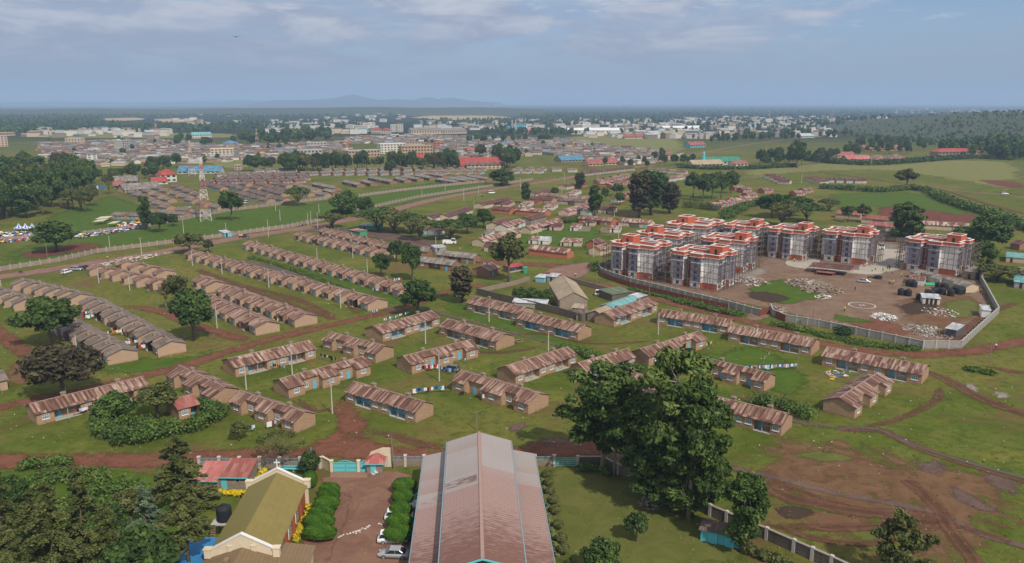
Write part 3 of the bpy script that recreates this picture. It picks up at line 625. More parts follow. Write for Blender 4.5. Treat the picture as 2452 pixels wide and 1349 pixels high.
terrace((216, 663), (389, 705), 7, 'row near the three parked cars, ending at the bare tree', 'rust', TG)
terrace((471.6, 693), (493, 702.4), 2, 'detached pair above the rusty rows', 'rust', TG)
terrace((530, 718), (706, 785.6), 8, 'rusty row ending beside the dark washing', 'rust', TG)
terrace((475, 741), (612.4, 805), 7, 'rusty row behind the tall tree with a pole', 'rust', TG)
terrace((451, 625), (880.9, 746.5), 18, 'long rusty row on the near bank of the ditch', 'rust', TG)
terrace((590, 601), (957, 713.5), 17, 'long rusty row on the far bank of the ditch', 'rust', TG)
terrace((715, 577.8), (910.7, 623), 10, 'rusty row farthest from the ditch, front line', 'rust', TG)
terrace((772, 567.7), (931, 608.7), 10, 'rusty row under the umbrella trees, back line', 'rust', TG)
# ================================================================== apartment blocks under construction
def offset_poly(poly, d):
 n = len(poly); out = []
 for i in range(n):
  p0, p1, p2 = poly[i - 1], poly[i], poly[(i + 1) % n]
  def nrm(a, b):
   dx, dy = b[0] - a[0], b[1] - a[1]; l = math.hypot(dx, dy); return (dy / l, -dx / l)
  n1, n2 = nrm(p0, p1), nrm(p1, p2)
  if abs(n1[0] * n2[0] + n1[1] * n2[1]) > .9: out.append((p1[0] + n1[0] * d, p1[1] + n1[1] * d))
  else: out.append((p1[0] + (n1[0] + n2[0]) * d, p1[1] + (n1[1] + n2[1]) * d))
 return out
def ringwall(b, poly, o, i, z0, z1, m=0):
 P = offset_poly(poly, o); Q = offset_poly(poly, i); n = len(poly)
 vs = [(x, y, z0) for x, y in P] + [(x, y, z1) for x, y in P] + [(x, y, z1) for x, y in Q] + [(x, y, z0) for x, y in Q]
 fs = [(r_ * n + k, r_ * n + (k + 1) % n, (r_ + 1) % 4 * n + (k + 1) % n, (r_ + 1) % 4 * n + k) for r_ in range(4) for k in range(n)]
 b.add(vs, fs, m)
SH = 2.3; NF = 5; TOP = SH * NF
def half_front():
 return [(-9.3, -6.4, 'w'), (-7.4, -6.4, 'p'), (-7.4, -8.2, 'p'), (-3.4, -8.2, 'w'), (-3.4, -5.2, 'r'), (-.4, -5.2, 'p'), (-.4, -8.2, 'p'), (3.6, -8.2, 'w'), (3.6, -6.6, 'w'), (9.3, -6.6, 'p')]
def plan():
 f = half_front(); right = [(9.3, -3.2, 'w'), (7.9, -3.2, 'p'), (7.9, 2.6, 'w'), (9.3, 2.6, 'p')]
 back = [(-x, -y, c) for x, y, c in f]; left = [(-9.3, 3.2, 'p'), (-8.4, 3.2, 'p'), (-8.4, -2.8, 'p'), (-9.3, -2.8, 'w')]
 return f + right + back + left
PL = plan(); POLY = [(x, y) for x, y, c in PL]
def apartment_parts(mirror):
 parts = []; wl = MB(); ci = {'w': 0, 'p': 1, 'r': 2}; n = len(PL); wpos = []
 for i, (x, y, c) in enumerate(PL):
  x2, y2, _ = PL[(i + 1) % n]; ln = math.hypot(x2 - x, y2 - y)
  for k in range(NF):
   m = ci[c]
   if k == 0: m = {'w': 3, 'p': 0, 'r': 3}[c]
   elif c == 'w' and ln < 2.5 and k == NF - 1: m = 1
   wl.quad((x, y, k * SH), (x2, y2, k * SH), (x2, y2, (k + 1) * SH), (x, y, (k + 1) * SH), m)
   if c == 'p' and ln > 2.6 or (c == 'r' and ln > 2.6 and k > 0): wpos.append((x, y, x2, y2, k, c))
 wo = wl.mesh('apartment_wall', [MATS['apartment_white'], MATS['apartment_purple'], MATS['apartment_red'], MATS['apartment_orange']])
 bands = []
 for z in (SH, SH * 4):
  b = MB(); ringwall(b, POLY, .1, .0, z - .1, z + .12); bands.append(('band', b.mesh('band', [MATS['apartment_white']])))
 parts.append(('wall', wo, bands))
 pb = MB(); ringwall(pb, POLY, .32, -.05, TOP - .05, TOP + 1.05)
 c1 = MB(); ringwall(c1, POLY, .42, -.12, TOP + 1.055, TOP + 1.2); c2 = MB(); ringwall(c2, POLY, .44, .0, TOP - .22, TOP - .055)
 parts.append(('parapet', pb.mesh('parapet', [MATS['apartment_orange']]), [('coping', c1.mesh('coping', [MATS['apartment_white']])), ('cornice', c2.mesh('cornice', [MATS['apartment_white']]))]))
 dk = MB(); dk.add([(x, y, TOP + .02) for x, y in POLY], [tuple(range(n))]); parts.append(('roof_deck', dk.mesh('roof_deck', [MATS['deck_grey']]), []))
 for (x0, y0, x1, y1, h) in (((2.6, -.6, 7.6, 4.6, 2.6),) if not mirror else ((-7.6, -1.6, -2.6, 3.4, 2.6),)):
  p = MB(); p.box(x0, y0, TOP + .03, x1, y1, TOP + h); poly = [(x0, y0), (x1, y0), (x1, y1), (x0, y1)]
  ringwall(p, poly, .001, -.25, TOP + h, TOP + h + .5)
  q = MB(); ringwall(q, poly, .12, -.3, TOP + h + .505, TOP + h + .63); d = MB(); d.box((x0 + x1) / 2 - .5, y0 - .04, TOP + .05, (x0 + x1) / 2 + .5, y0 - .003, TOP + 2)
  parts.append(('penthouse', p.mesh('penthouse', [MATS['apartment_orange']]), [('coping', q.mesh('coping', [MATS['apartment_white']])), ('door', d.mesh('roof_door', [MATS['dark_opening']]))]))
 s = -1 if mirror else 1
 wl2 = [(-6.5 * s, 1.0), (-6.5 * s, 4.6), (1.2 * s, 4.6), (1.2 * s, 1.0)] if s < 0 else [(-6.5, 4.6), (-6.5, 1.0), (1.2, 1.0), (1.2, 4.6)]
 p = MB(); ringwall(p, wl2 if s > 0 else wl2, .0, -.3, TOP + .03, TOP + .95); q = MB(); ringwall(q, wl2, .08, -.38, TOP + .955, TOP + 1.08)
 parts.append(('roof_wall', p.mesh('roof_wall', [MATS['apartment_orange']]), [('coping', q.mesh('coping', [MATS['apartment_white']]))]))
 for (x, y, x2, y2, k, c) in wpos:
  dx, dy = x2 - x, y2 - y; ln = math.hypot(dx, dy); dx /= ln; dy /= ln; nx, ny = dy, -dx
  ncol = 1 if ln < 5 else 2
  for q in range(ncol):
   cx, cy = x + dx * ln * (q + .5) / ncol, y + dy * ln * (q + .5) / ncol; w_ = .62; z0 = k * SH + .75; z1 = z0 + 1.15
   def P(u, o, z): return (cx + dx * u + nx * o, cy + dy * u + ny * o, z)
   f = MB(); g = MB()
   f.quad(P(-w_, .012, z0), P(w_, .012, z0), P(w_, .012, z1), P(-w_, .012, z1))
   for (a0, b0, a1, b1) in ((-w_ - .05, z0 - .1, w_ + .05, z0), (-.05, z0, .05, z1), (-w_, z1 - .4, w_, z1 - .34)):
    g.slab([P(a0, .016, b0), P(a1, .016, b0), P(a1, .016, b1), P(a0, .016, b1)], (nx * .05, ny * .05, 0))
   parts.append(('window', f.mesh('opening', [MATS['dark_glass']]), [('frame', g.mesh('window_frame', [MATS['apartment_purple']]))]))
 return parts
def scaffold_parts():
 parts = []; off = offset_poly([(-9.4, -8.3), (9.4, -8.3), (9.4, 8.3), (-9.4, 8.3)], 1.0); off2 = offset_poly(off, .9)
 r2 = random.Random(3)
 pole = MB(); pole.bar((0, 0, 0), (0, 0, 12.6), .1, n=4); pm = pole.mesh('pole', [MATS['bamboo']])
 pos_ = []
 for ring, step in ((off, 1.9), (off2, 2.6)):
  for i in range(4):
   a, b = ring[i], ring[(i + 1) % 4]
   if i == 2: continue
   if ring is off2 and i == 0: continue
   L_ = math.hypot(b[0] - a[0], b[1] - a[1]); k = int(L_ / step)
   for j in range(k): u = (j + r2.uniform(.2, .8)) / k; pos_.append((a[0] + (b[0] - a[0]) * u, a[1] + (b[1] - a[1]) * u))
 for x, y in pos_: parts.append(('pole', pm, (x, y, r2.uniform(-1.6, .2), r2.uniform(-.02, .02))))
 for ring in (off, off2):
  for i in (0, 1, 3):
   if ring is off2 and i == 0: continue
   a, b = ring[i], ring[(i + 1) % 4]
   for k in range(1, 6):
    g = MB(); z = k * 2.25 + r2.uniform(-.3, .2); e = r2.uniform(.2, 1.2); dx, dy = b[0] - a[0], b[1] - a[1]; L_ = math.hypot(dx, dy); dx /= L_; dy /= L_
    g.bar((a[0] - dx * e, a[1] - dy * e, z), (b[0] + dx * e, b[1] + dy * e, z + r2.uniform(-.3, .3)), .09, n=4)
    parts.append(('ledger', g.mesh('ledger', [MATS['bamboo']]), None))
 for i in (1, 3, 0):
  a, b = off[i], off[(i + 1) % 4]; a2, b2 = off2[i], off2[(i + 1) % 4]
  for k in range(1, 6):
   for j in range(5 if i else 2):
    u = r2.random(); z = k * 2.25 + r2.uniform(-.2, .3); g = MB()
    p = Vector((a[0] + (b[0] - a[0]) * u, a[1] + (b[1] - a[1]) * u, z)); q = Vector((a2[0] + (b2[0] - a2[0]) * u, a2[1] + (b2[1] - a2[1]) * u, z + r2.uniform(-.2, .2)))
    d = (q - p); g.bar(p - d * .6, q + d * r2.uniform(.1, 1.1), .06, n=4); parts.append(('putlog', g.mesh('putlog', [MATS['bamboo']]), None))
  for k in range(3):
   g = MB(); u = r2.random() * .7; z = k * 3.6
   g.bar((a2[0] + (b2[0] - a2[0]) * u, a2[1] + (b2[1] - a2[1]) * u, z), (a2[0] + (b2[0] - a2[0]) * (u + .25), a2[1] + (b2[1] - a2[1]) * (u + .25), z + 4.4), .07, n=4); parts.append(('brace', g.mesh('brace', [MATS['bamboo']]), None))
 return parts
APROT = {}; SPROT = []
def apartment(label, slabel, roof_px, rz, mirror=False, sx=1.0, sy=1.0):
 c = gp(roof_px[0], roof_px[1], TOP + 1.2); z = R(rz)
 ctr = c - Vector((math.cos(z), math.sin(z), 0)) * 9.5 * sx - Vector((-math.sin(z), math.cos(z), 0)) * (-7.2) * sy; ctr.z = 0
 ag = 'apartment blocks under construction'; sg = 'pole scaffolds around the apartment blocks'
 if mirror not in APROT:
  r = thing('apartment_block', label, 'apartment block', ctr, z, ag); attach(r, apartment_parts(mirror)); APROT[mirror] = r; r.scale = (sx, sy, 1)
 else: dup(APROT[mirror], ctr, z, label, scale=(sx, sy, 1))
 if not SPROT:
  s = thing('scaffold', slabel, 'scaffold', ctr, z, sg); s.scale = (sx, sy, 1); SPROT.append(s)
  for nm, me, t_ in scaffold_parts():
   o = link(nm, me, s)
   if t_: o.location = (t_[0], t_[1], 0); o.scale = (1, 1, 1 + t_[2] / 12.6); o.rotation_euler = (t_[3], t_[3], 0)
 else: dup(SPROT[0], ctr, z, slabel, scale=(sx, sy, 1))
for nm, px, rz, mir, sx, sy in [
 ('unfinished orange and purple block at the left corner of the site, penthouse on its left', (1564, 591), -40, True, 1, 1),
 ('nearest unfinished orange and purple block, corner facing the weedy rubble', (1720.5, 613), -42, False, 1.02, 1),
 ('unfinished block directly behind the left corner block, its penthouse on the left', (1622.7, 566), -40, True, 1.02, 1),
 ('unfinished block directly behind the nearest one, white wall lit', (1782.7, 578), -38, False, .96, 1),
 ('wide unfinished block at the back left with white top storey', (1690, 542), -37, True, 1.0, 1.5),
 ('small back block between the wide one and the dark trees', (1809, 544), -40, False, .8, 1.05),
 ('unfinished block in the middle with a dark red stair strip', (1926, 554), -43, False, .86, 1.1),
 ('unfinished block with the rusty canopy before it', (2082, 562), -40, False, 1, 1),
 ('rightmost unfinished block, behind the low beige site office', (2297.5, 584), -48, False, 1.05, 1.1)]:
 apartment(nm, 'brown pole scaffold around the ' + nm.split(',')[0].replace('unfinished orange and purple ', ''), px, rz, mir, sx, sy)
def wall_line(name, label, cat, px, h, th, matname, post=None, cap=None, spacing=3.0, postmat='concrete', step=None, base=None, topmat=None, group=None):
 pts = [gp(*p) for p in px]
 c = pts[len(pts) // 2].copy(); root = thing(name, label, cat, c, 0, group); b = MB(); cp = MB(); posts = []
 for i in range(len(pts) - 1):
  a, e = pts[i] - c, pts[i + 1] - c; d = (e - a); L_ = d.length; d.normalize(); s = Vector((-d.y, d.x, 0)) * th / 2
  b.slab([a - s, e - s, e + s, a + s], (0, 0, h))
  if cap: s2 = s * 1.6; cp.slab([a - s2 + Vector((0, 0, h + .003)), e - s2 + Vector((0, 0, h + .003)), e + s2 + Vector((0, 0, h + .003)), a + s2 + Vector((0, 0, h + .003))], (0, 0, .1))
  k = max(1, round(L_ / spacing))
  for j in range(k): posts.append((a.lerp(e, j / k), math.atan2(d.y, d.x)))
 posts.append((pts[-1] - c, posts[-1][1]))
 b.obj('wall_panel', MATS[matname], root)
 if cap: cp.obj('coping', MATS[cap], root)
 if post:
  pb = MB(); w_ = post[0]; pb.box(-w_, -w_, 0, w_, w_, h + post[1])
  if len(post) > 2: pb.box(-w_ * 1.35, -w_ * 1.35, h + post[1] + .003, w_ * 1.35, w_ * 1.35, h + post[1] + .12)
  pm = pb.mesh('post', [MATS[postmat]])
  for p, an in posts[:100]:
   o = link('post', pm, root); o.location = p; o.rotation_euler = (0, 0, an)
 return root
wall_line('boundary_wall', 'pale grey block wall with capped posts around the left end of the building site', 'wall', [(1500, 632), (1455, 636), (1432, 645), (1440, 656), (1470, 667), (1510, 680), (1560, 692), (1640, 712), (1745, 737), (1819, 757)], 2.1, .2, 'grey_block', (.2, .15, 1), 'concrete', 3.4)
wall_line('boundary_wall', 'pale grey block wall with capped posts round the right corner of the building site', 'wall', [(1845, 745), (1850, 757), (1880, 770), (1960, 783), (2080, 808), (2210, 835), (2300, 835), (2390, 752), (2345, 668), (2310, 625)], 2.1, .2, 'grey_block', (.2, .15, 1), 'concrete', 3.4)
wall_line('boundary_wall', 'grey panel wall at the back of the site yard between two blocks', 'wall', [(2100, 594), (2165, 599), (2200, 603)], 2.0, .2, 'grey_block', (.18, .12), None, 3)
wall_line('sheet_fence', 'rust brown corrugated sheet fence under the left site wall', 'fence', [(1434, 654), (1442, 664), (1470, 675), (1510, 688), (1560, 700), (1640, 720), (1743, 742)], 1.9, .06, 'rust_sheet', (.07, .1), None, 2.4, 'wood')
wall_line('gate', 'left rusty sheet metal leaf of the site gate', 'gate', [(1819, 758), (1842, 750)], 2.2, .07, 'rust_sheet', (.09, .1), None, 3, 'rust_sheet')
wall_line('gate', 'right rusty sheet metal leaf of the site gate', 'gate', [(1857, 761), (1880, 771)], 2.2, .07, 'rust_sheet', (.09, .1), None, 3, 'rust_sheet')
FG = 'precast panel fences along the main road'
wall_line('panel_fence', 'long brown panel fence running along the far side of the dirt road', 'fence', [(-40, 657), (0, 650), (142, 627), (234, 606), (415, 583), (545, 567), (600, 558), (690, 546), (775, 529)], 1.9, .14, 'panel_fence', (.13, .5), None, 3.6)
wall_line('panel_fence', 'panel fence along the road between the umbrella tree and the white bus', 'fence', [(850, 508), (900, 497), (1000, 475), (1140, 453), (1276, 432)], 1.9, .14, 'panel_fence', (.13, .4), None, 4)
wall_line('panel_fence', 'panel fence below the dense brown estate, second line from the road', 'fence', [(330, 548), (440, 527), (560, 505), (640, 495), (720, 485), (800, 476)], 1.9, .14, 'panel_fence', (.13, .4), None, 4)
wall_line('panel_fence', 'panel fence under the long blue and brown barrack houses', 'fence', [(860, 472), (960, 458), (1060, 447), (1160, 437)], 1.9, .14, 'panel_fence', (.13, .4), None, 4)
wall_line('panel_fence', 'panel fence beside the striped tents at the far left', 'fence', [(-20, 580), (80, 572), (185, 565), (260, 555), (340, 547)], 1.9, .14, 'panel_fence', (.13, .4), None, 4)
wall_line('stone_wall', 'long rough stone wall behind the two long houses below the beige chapel', 'wall', [(1142, 706), (1180, 716), (1260, 735), (1340, 755), (1392, 770), (1415, 764)], 2.4, .35, 'dark_stone')
wall_line('stone_wall', 'pale stone wall along the green side of the chapel compound', 'wall', [(1142, 703), (1190, 693), (1240, 682), (1268, 672)], 1.7, .35, 'stone_wall')
wall_line('stone_wall', 'stone wall between the beige chapel yard and the red road', 'wall', [(1335, 668), (1380, 680), (1440, 696), (1500, 712), (1545, 722)], 1.9, .3, 'stone_wall')
def shed(name, label, cat, P0, P1, P2, h0, h1, wmat, rmat, oh=.3, doors=(), group=None, open_=False, wins=()):
 c, rz, L_, W_, _ = frame(P0, P1, P2); W_ = max(W_, 1.5); root = thing(name, label, cat, c, rz, group); b = MB(); r = MB(); hl, hw = L_ / 2, W_ / 2
 if open_:
  for x in np.linspace(-hl, hl, max(2, int(L_ / 3))):
   for y, hh in ((-hw, h0), (hw, h1)):
    q = MB(); q.box(x - .06, y - .06, 0, x + .06, y + .06, hh - .05); q.obj('post', MATS['wood'], root)
 else:
  v = [(-hl, -hw, 0), (hl, -hw, 0), (hl, hw, 0), (-hl, hw, 0), (-hl, -hw, h0), (hl, -hw, h0), (hl, hw, h1), (-hl, hw, h1)]
  b.add(v, [(0, 1, 5, 4), (1, 2, 6, 5), (2, 3, 7, 6), (3, 0, 4, 7)]); b.obj('wall', MATS[wmat], root)
 sl = (h1 - h0) / W_
 r.slab([(-hl - oh, -hw - oh, h0 - sl * oh + .1), (hl + oh, -hw - oh, h0 - sl * oh + .1), (hl + oh, hw + oh, h1 + sl * oh + .1), (-hl - oh, hw + oh, h1 + sl * oh + .1)], (0, 0, -.08)); r.obj('roof', MATS[rmat], root)
 for u, m_ in doors:
  d = MB(); x = -hl + L_ * u; d.box(x - .42, -hw - .05, .02, x + .42, -hw - .003, min(1.95, h0 - .1)); d.obj('door', MATS[m_], root)
 for u in wins:
  d = MB(); x = -hl + L_ * u; d.box(x - .5, -hw - .04, .9, x + .5, -hw - .003, 1.7); d.obj('window', MATS['dark_glass'], root)
 return root
long_house('long low beige site office with grey roof before the rightmost block', (2312, 702.7), (2178, 665), (2336, 699), [('bw', 3), ('dw', 4), ('bd', 3), ('dw', 4), ('bw', 4)], W=5.5, eave=2.5, rise=1.0, cut=True, rmat='grey_roof', wmat='cream_wall', chim=[], name='site_office', cat='office', rec=1.2)
shed('latrine_shed', 'striped tin latrine shed with dark doorways beside the black tanks', 'shed', (2209, 728), (2250, 731), (2213, 720), 2.1, 2.4, 'white_wall', 'tin_roof', .3, [(.25, 'dark_opening'), (.5, 'dark_opening'), (.75, 'dark_opening')])
shed('tin_shed', 'small pale tin hut against the right site wall', 'shed', (2349, 760), (2370, 762), (2353, 750), 2.3, 2.6, 'apartment_white', 'tin_roof', .2)
shed('tin_shed', 'tin roofed dark shelter near the corner of the site wall', 'shed', (2262, 806), (2290, 811), (2272, 795), 2.2, 2.9, 'car_steel', 'tin_roof', .35) if 'car_steel' in MATS else None
flat('shelter_grey', (.1, .1, .11))
shed('tin_shed', 'tin roofed dark shelter near the corner of the site wall', 'shed', (2264, 804), (2288, 809), (2272, 795), 2.2, 2.8, 'shelter_grey', 'tin_roof', .35)
shed('store_shed', 'grey brown store hut between the rightmost block and the wall', 'shed', (2306, 667), (2334, 671), (2312, 655), 2.8, 3.1, 'stone_wall', 'grey_roof', .2, [(.5, 'dark_opening')])
shed('store_shed', 'white walled store with rusty roof beside the site office', 'shed', (2174, 682), (2212, 686), (2184, 672), 2.1, 2.4, 'white_wall', 'rusty_roof', .15, [(.3, 'dark_opening')])
shed('canopy', 'long rust roofed open canopy in front of the blocks', 'canopy', (1938, 653), (2032, 663), (1944, 644), 2.4, 2.7, 'wood', 'dark_rust_roof', .4, open_=True)
shed('canopy', 'low red sheet canopy in front of the rusty one', 'canopy', (1955, 658), (1995, 662), (1957, 653), 1.0, 1.2, 'wood', 'faded_red_roof', .2, open_=True)
TK = []
def tank(px, label, r=1.15, h=2.2, lying=0.0, z=0.0):
 p = gp(*px); p.z = z
 if not TK:
  root = thing('water_tank', label, 'water tank', p, 0, 'black water tanks in the site yard'); b = MB()
  prof = [(1.0, 0)] + [(1.0 + (.03 if i % 2 else 0), .12 + i * .11) for i in range(15)] + [(.9, 1.85), (.45, 2.1), (.3, 2.12)]
  b.lathe(prof, 18); b.obj('barrel', MATS['tank_black'], root, True); q = MB(); q.lathe([(.3, 2.123), (.3, 2.22), (.22, 2.26)], 12); q.obj('lid', MATS['tank_black'], root, True); TK.append(root); o = root
 else: o = dup(TK[0], p, rng.random() * 6, label)
 s = r / 1.03
 o.scale = (s, s, h / 2.2)
 if lying: o.rotation_euler = (math.pi / 2, 0, lying); o.location.z = z + r
 return o
tl = ['leftmost black tank, standing at the front of the tank group', 'black tank standing second from the left, beside a lying tank', 'black tank lying on its side in front, next to the latrine shed', 'black tank lying behind the front one', 'black tank lying in the middle near the green sheet',
 'black tank in the back row nearest the green sheet', 'black tank second in the back row, against the site office', 'black tank standing in the centre of the tank group', 'large black tank standing at the right of centre', 'black tank standing behind the large one',
 'black tank second from the right end of the group', 'rightmost black tank by the office gable', 'left one of the two tanks by the white store', 'right one of the two tanks by the white store']
for lb, (px, ly) in zip(tl, [((2157, 707), 0), ((2174, 709), 0), ((2193, 717), 1.2), ((2214, 706), .9), ((2232, 702), 1.3), ((2246, 692), 0), ((2262, 694), 0), ((2256, 705), 0), ((2276, 709), 0), ((2288, 701), 0), ((2296, 705), 0), ((2303, 704), 0), ((2176, 686), 0), ((2188, 688), 0)]):
 tank(px, lb, 1.15 if ly == 0 else 1.05, 2.5 if ly == 0 else 3.2, ly)
b = MB(); p = gp(2228, 684)
b.slab([(p.x - 2.2, p.y - .9, .35), (p.x + 2.2, p.y - 1.5, .35), (p.x + 2.4, p.y + 1.0, .9), (p.x - 1.8, p.y + 1.3, .9)], (0, 0, -.06)); tag(b.obj('roofing_sheet', MATS['green_paint']), 'bright green sheet leaning behind the black tanks', 'sheet')
def torus(R_, r_, loc, name, label, cat, mat, n=20, k=8):
 b = MB(); vs = []
 for i in range(n):
  for j in range(k):
   a, c = 2 * math.pi * i / n, 2 * math.pi * j / k; vs.append(((R_ + r_ * math.cos(c)) * math.cos(a), (R_ + r_ * math.cos(c)) * math.sin(a), r_ + r_ * math.sin(c)))
 b.add(vs, [(i * k + j, ((i + 1) % n) * k + j, ((i + 1) % n) * k + (j + 1) % k, i * k + (j + 1) % k) for i in range(n) for j in range(k)])
 o = b.obj(name, MATS[mat], None, True); o.location = loc; return tag(o, label, cat)
torus(1.25, .28, gp(2102, 668), 'pipe_coil', 'lower ring of the black pipe coil lying on the site soil', 'pipe coil', 'tank_black')
torus(1.2, .28, gp(2102, 668) + Vector((.1, 0, .56)), 'pipe_coil', 'upper ring of the black pipe coil on the site soil', 'pipe coil', 'tank_black')
torus(1.15, .14, gp(2085, 665), 'pipe_coil', 'thin black hose coil left of the thick pipe coil', 'pipe coil', 'tank_black')
ph = gp(2064, 732); b = MB(); n = 40; zz = lay()
for i in range(n):
 a0, a1 = 2 * math.pi * i / n, 2 * math.pi * (i + 1) / n
 b.quad(*[(ph.x + r_ * math.cos(a), ph.y + r_ * math.sin(a), zz) for r_, a in ((3.9, a0), (4.25, a0), (4.25, a1), (3.9, a1))])
for x0, y0, x1, y1 in ((-.75, -.9, -.45, .9), (.45, -.9, .75, .9), (-.448, -.15, .448, .15)): b.quad((ph.x + x0, ph.y + y0, zz), (ph.x + x1, ph.y + y0, zz), (ph.x + x1, ph.y + y1, zz), (ph.x + x0, ph.y + y1, zz))
struct(b.obj('helipad_marking', MATS['stone_white']))
def rubble(label, cxy, rad, n, size, mats, name='rubble_heap', hgt=.8):
 b = MB(); c = gp(*cxy)
 for i in range(n):
  a = rng.random() * 6.283; r_ = rad * math.sqrt(rng.random()); s = size * rng.uniform(.4, 1.3); h = hgt * max(0, 1 - r_ / rad) * rng.random()
  an = rng.random() * 3; u = Vector((math.cos(an), math.sin(an), rng.uniform(-.4, .4))) * s; v = Vector((-math.sin(an), math.cos(an), rng.uniform(-.4, .4))) * s * rng.uniform(.2, .6)
  p = Vector((c.x + math.cos(a) * r_ * 1.3, c.y + math.sin(a) * r_ * 1.6, h + .08)); b.slab([p - u - v, p + u - v, p + u + v, p - u + v], (0, 0, .08), rng.randrange(len(mats)))
 o = b.obj(name, [MATS[q] for q in mats]); tag(o, label, 'rubble', kind='stuff'); return o
rubble('heap of pale broken boards on the weeds before the canopy', (1925, 680), 5, 420, .75, ['concrete', 'chimney_stone', 'wood', 'pole_wood'], 'timber_heap', 1.4)
rubble('spread of grey broken boards right of the pale heap', (1965, 692), 6, 320, .7, ['pole_wood', 'wood', 'chimney_stone'], 'timber_heap', .8)
rubble('white rubble beside the dark shelter inside the wall corner', (2222, 795), 5, 300, .34, ['stone_white', 'concrete', 'chimney_stone', 'pole_wood'])
rubble('small white rubble spill inside the long site wall', (2118, 760), 3, 160, .4, ['stone_white', 'white_trim'])
rubble('white scraps on the dark ground beside the latrine shed', (2250, 748), 4, 90, .34, ['stone_white', 'concrete'])
rubble('white scraps scattered before the two front blocks', (1800, 675), 5, 160, .5, ['stone_white', 'concrete', 'wood'])
rubble('bent white sheets lying on the weeds', (1970, 712), 2.0, 36, .6, ['stone_white', 'concrete'])
rubble('planks stacked by the gate inside the wall', (1865, 742), 2.2, 70, .6, ['concrete', 'pole_wood', 'wood'])
long_house('beige walled chapel with a tan roof and small cross', (1340, 743), (1316, 700), (1408, 741), [('w', 3), ('w', 3), ('w', 3)], W=None or 9.0, eave=3.6, rise=2.4, rmat='beige_roof', wmat='beige_block', chim=[], name='chapel', cat='chapel')
long_house('tan roofed classroom block joined below the chapel', (1445, 775), (1470, 762), (1405, 765), [('ww', 3), ('wd', 3)], W=5.5, eave=2.6, rise=1.2, rmat='beige_roof', wmat='stone_wall', chim=[], name='classroom', cat='building')
shed('low_shed', 'small tan roofed porch right below the chapel gable', 'shed', (1370, 755), (1395, 757), (1372, 747), 2.4, 2.7, 'stone_wall', 'beige_roof', .3)
shed('low_shed', 'low maroon roofed hut in the corner of the stone wall', 'shed', (1380, 768), (1410, 768), (1382, 758), 1.9, 2.2, 'stone_wall', 'purple_brown_roof', .2, [(.7, 'dark_opening')])
long_house('teal roofed shed beside the tan classroom', (1470, 757), (1533, 735), (1440, 742), [('ww', 3), ('wd', 3)], W=5.5, eave=2.5, rise=.9, rmat='teal_roof', wmat='dark_stone', chim=[], name='teal_shed', cat='shed')
shed('low_shed', 'dull green roofed shed behind the teal one', 'shed', (1465, 722), (1512, 715), (1455, 708), 2.3, 2.6, 'dark_stone', 'olive_tin_roof', .3)
shed('low_shed', 'small tin lean-to at the right end of the teal shed', 'shed', (1528, 728), (1549, 721), (1522, 718), 2.0, 2.2, 'dark_stone', 'tin_roof', .25)
shed('low_shed', 'long low bluish tin shed inside the chapel compound', 'shed', (1228, 738), (1308, 742), (1222, 730), 1.9, 2.2, 'grey_block', 'tin_roof', .3)
shed('tin_kiosk', 'small tin kiosk with pale roof at the road junction', 'kiosk', (1310, 676), (1330, 678), (1316, 669), 2.2, 2.5, 'grey_block', 'tin_roof', .25, [(.5, 'dark_opening')])
shed('tin_kiosk', 'light blue painted kiosk left of the tin one', 'kiosk', (1282, 676), (1303, 678), (1288, 669), 1.9, 2.1, 'blue_wall', 'tin_roof', .25)
# ================================================================== foreground: church hall, chapel, gate, yard
m, t, b = newmat('hall_roof'); o = obc(t); sx = t.n('ShaderNodeSeparateXYZ', {0: o}); r = ornd(t)
yy = sx.outputs[1]; ax = t.m('ABSOLUTE', sx.outputs[0]); n1 = t.noise(o, .8, 5, .7, .4); n2 = t.noise(t.scale(o, .7, 2.6, 1), 1.0, 5, .7); n3 = t.noise(o, .12, 3, .6)
seg = t.m('FLOOR', t.m('DIVIDE', t.m('ADD', yy, t.m('MULTIPLY', t.m('SIGN', sx.outputs[0]), 1.5)), 4.6))
wn = t.n('ShaderNodeTexWhiteNoise', {'Vector': t.n('ShaderNodeCombineXYZ', {0: seg, 1: t.m('FLOOR', t.m('DIVIDE', sx.outputs[0], 5.75)), 2: 3.0}).outputs[0]}, noise_dimensions='3D').outputs['Value']
pinkf = t.m('MULTIPLY', t.smooth(t.m('ADD', t.m('MULTIPLY', yy, -.045), t.m('MULTIPLY', wn, .8)), -1.0, -.55), .95)
c = t.mix(n3, (.3, .265, .25), (.37, .33, .31)); c = t.mix(pinkf, c, (.34, .225, .195))
lat = t.m('FRACT', t.m('DIVIDE', yy, .62)); c = t.mix(t.m('MULTIPLY', t.m('MULTIPLY', t.smooth(t.m('ADD', lat, t.m('MULTIPLY', n1, .35)), .75, 1.1), t.m('ADD', .15, t.m('MULTIPLY', pinkf, .8))), .6), c, (.16, .09, .075))
rustk = t.m('MULTIPLY', t.smooth(t.m('ADD', t.m('MULTIPLY', yy, -.06), t.m('MULTIPLY', n2, 2.2)), .2, 1.0), t.smooth(t.m('ADD', yy, t.m('MULTIPLY', n1, .6)), 14.6, 14.2))
c = t.mix(t.m('MULTIPLY', rustk, .85), c, t.mix(n1, (.12, .05, .035), (.2, .1, .075)))
old = t.m('MULTIPLY', t.m('MULTIPLY', t.smooth(yy, 20.9, 21.3), t.smooth(yy, 23.6, 22.9)), t.m('MULTIPLY', t.smooth(sx.outputs[0], -.3, -.8), t.smooth(t.m('ADD', n2, t.m('MULTIPLY', sx.outputs[0], .02)), .34, .5)))
c = t.mix(t.m('MULTIPLY', old, .8), c, (.13, .055, .038))
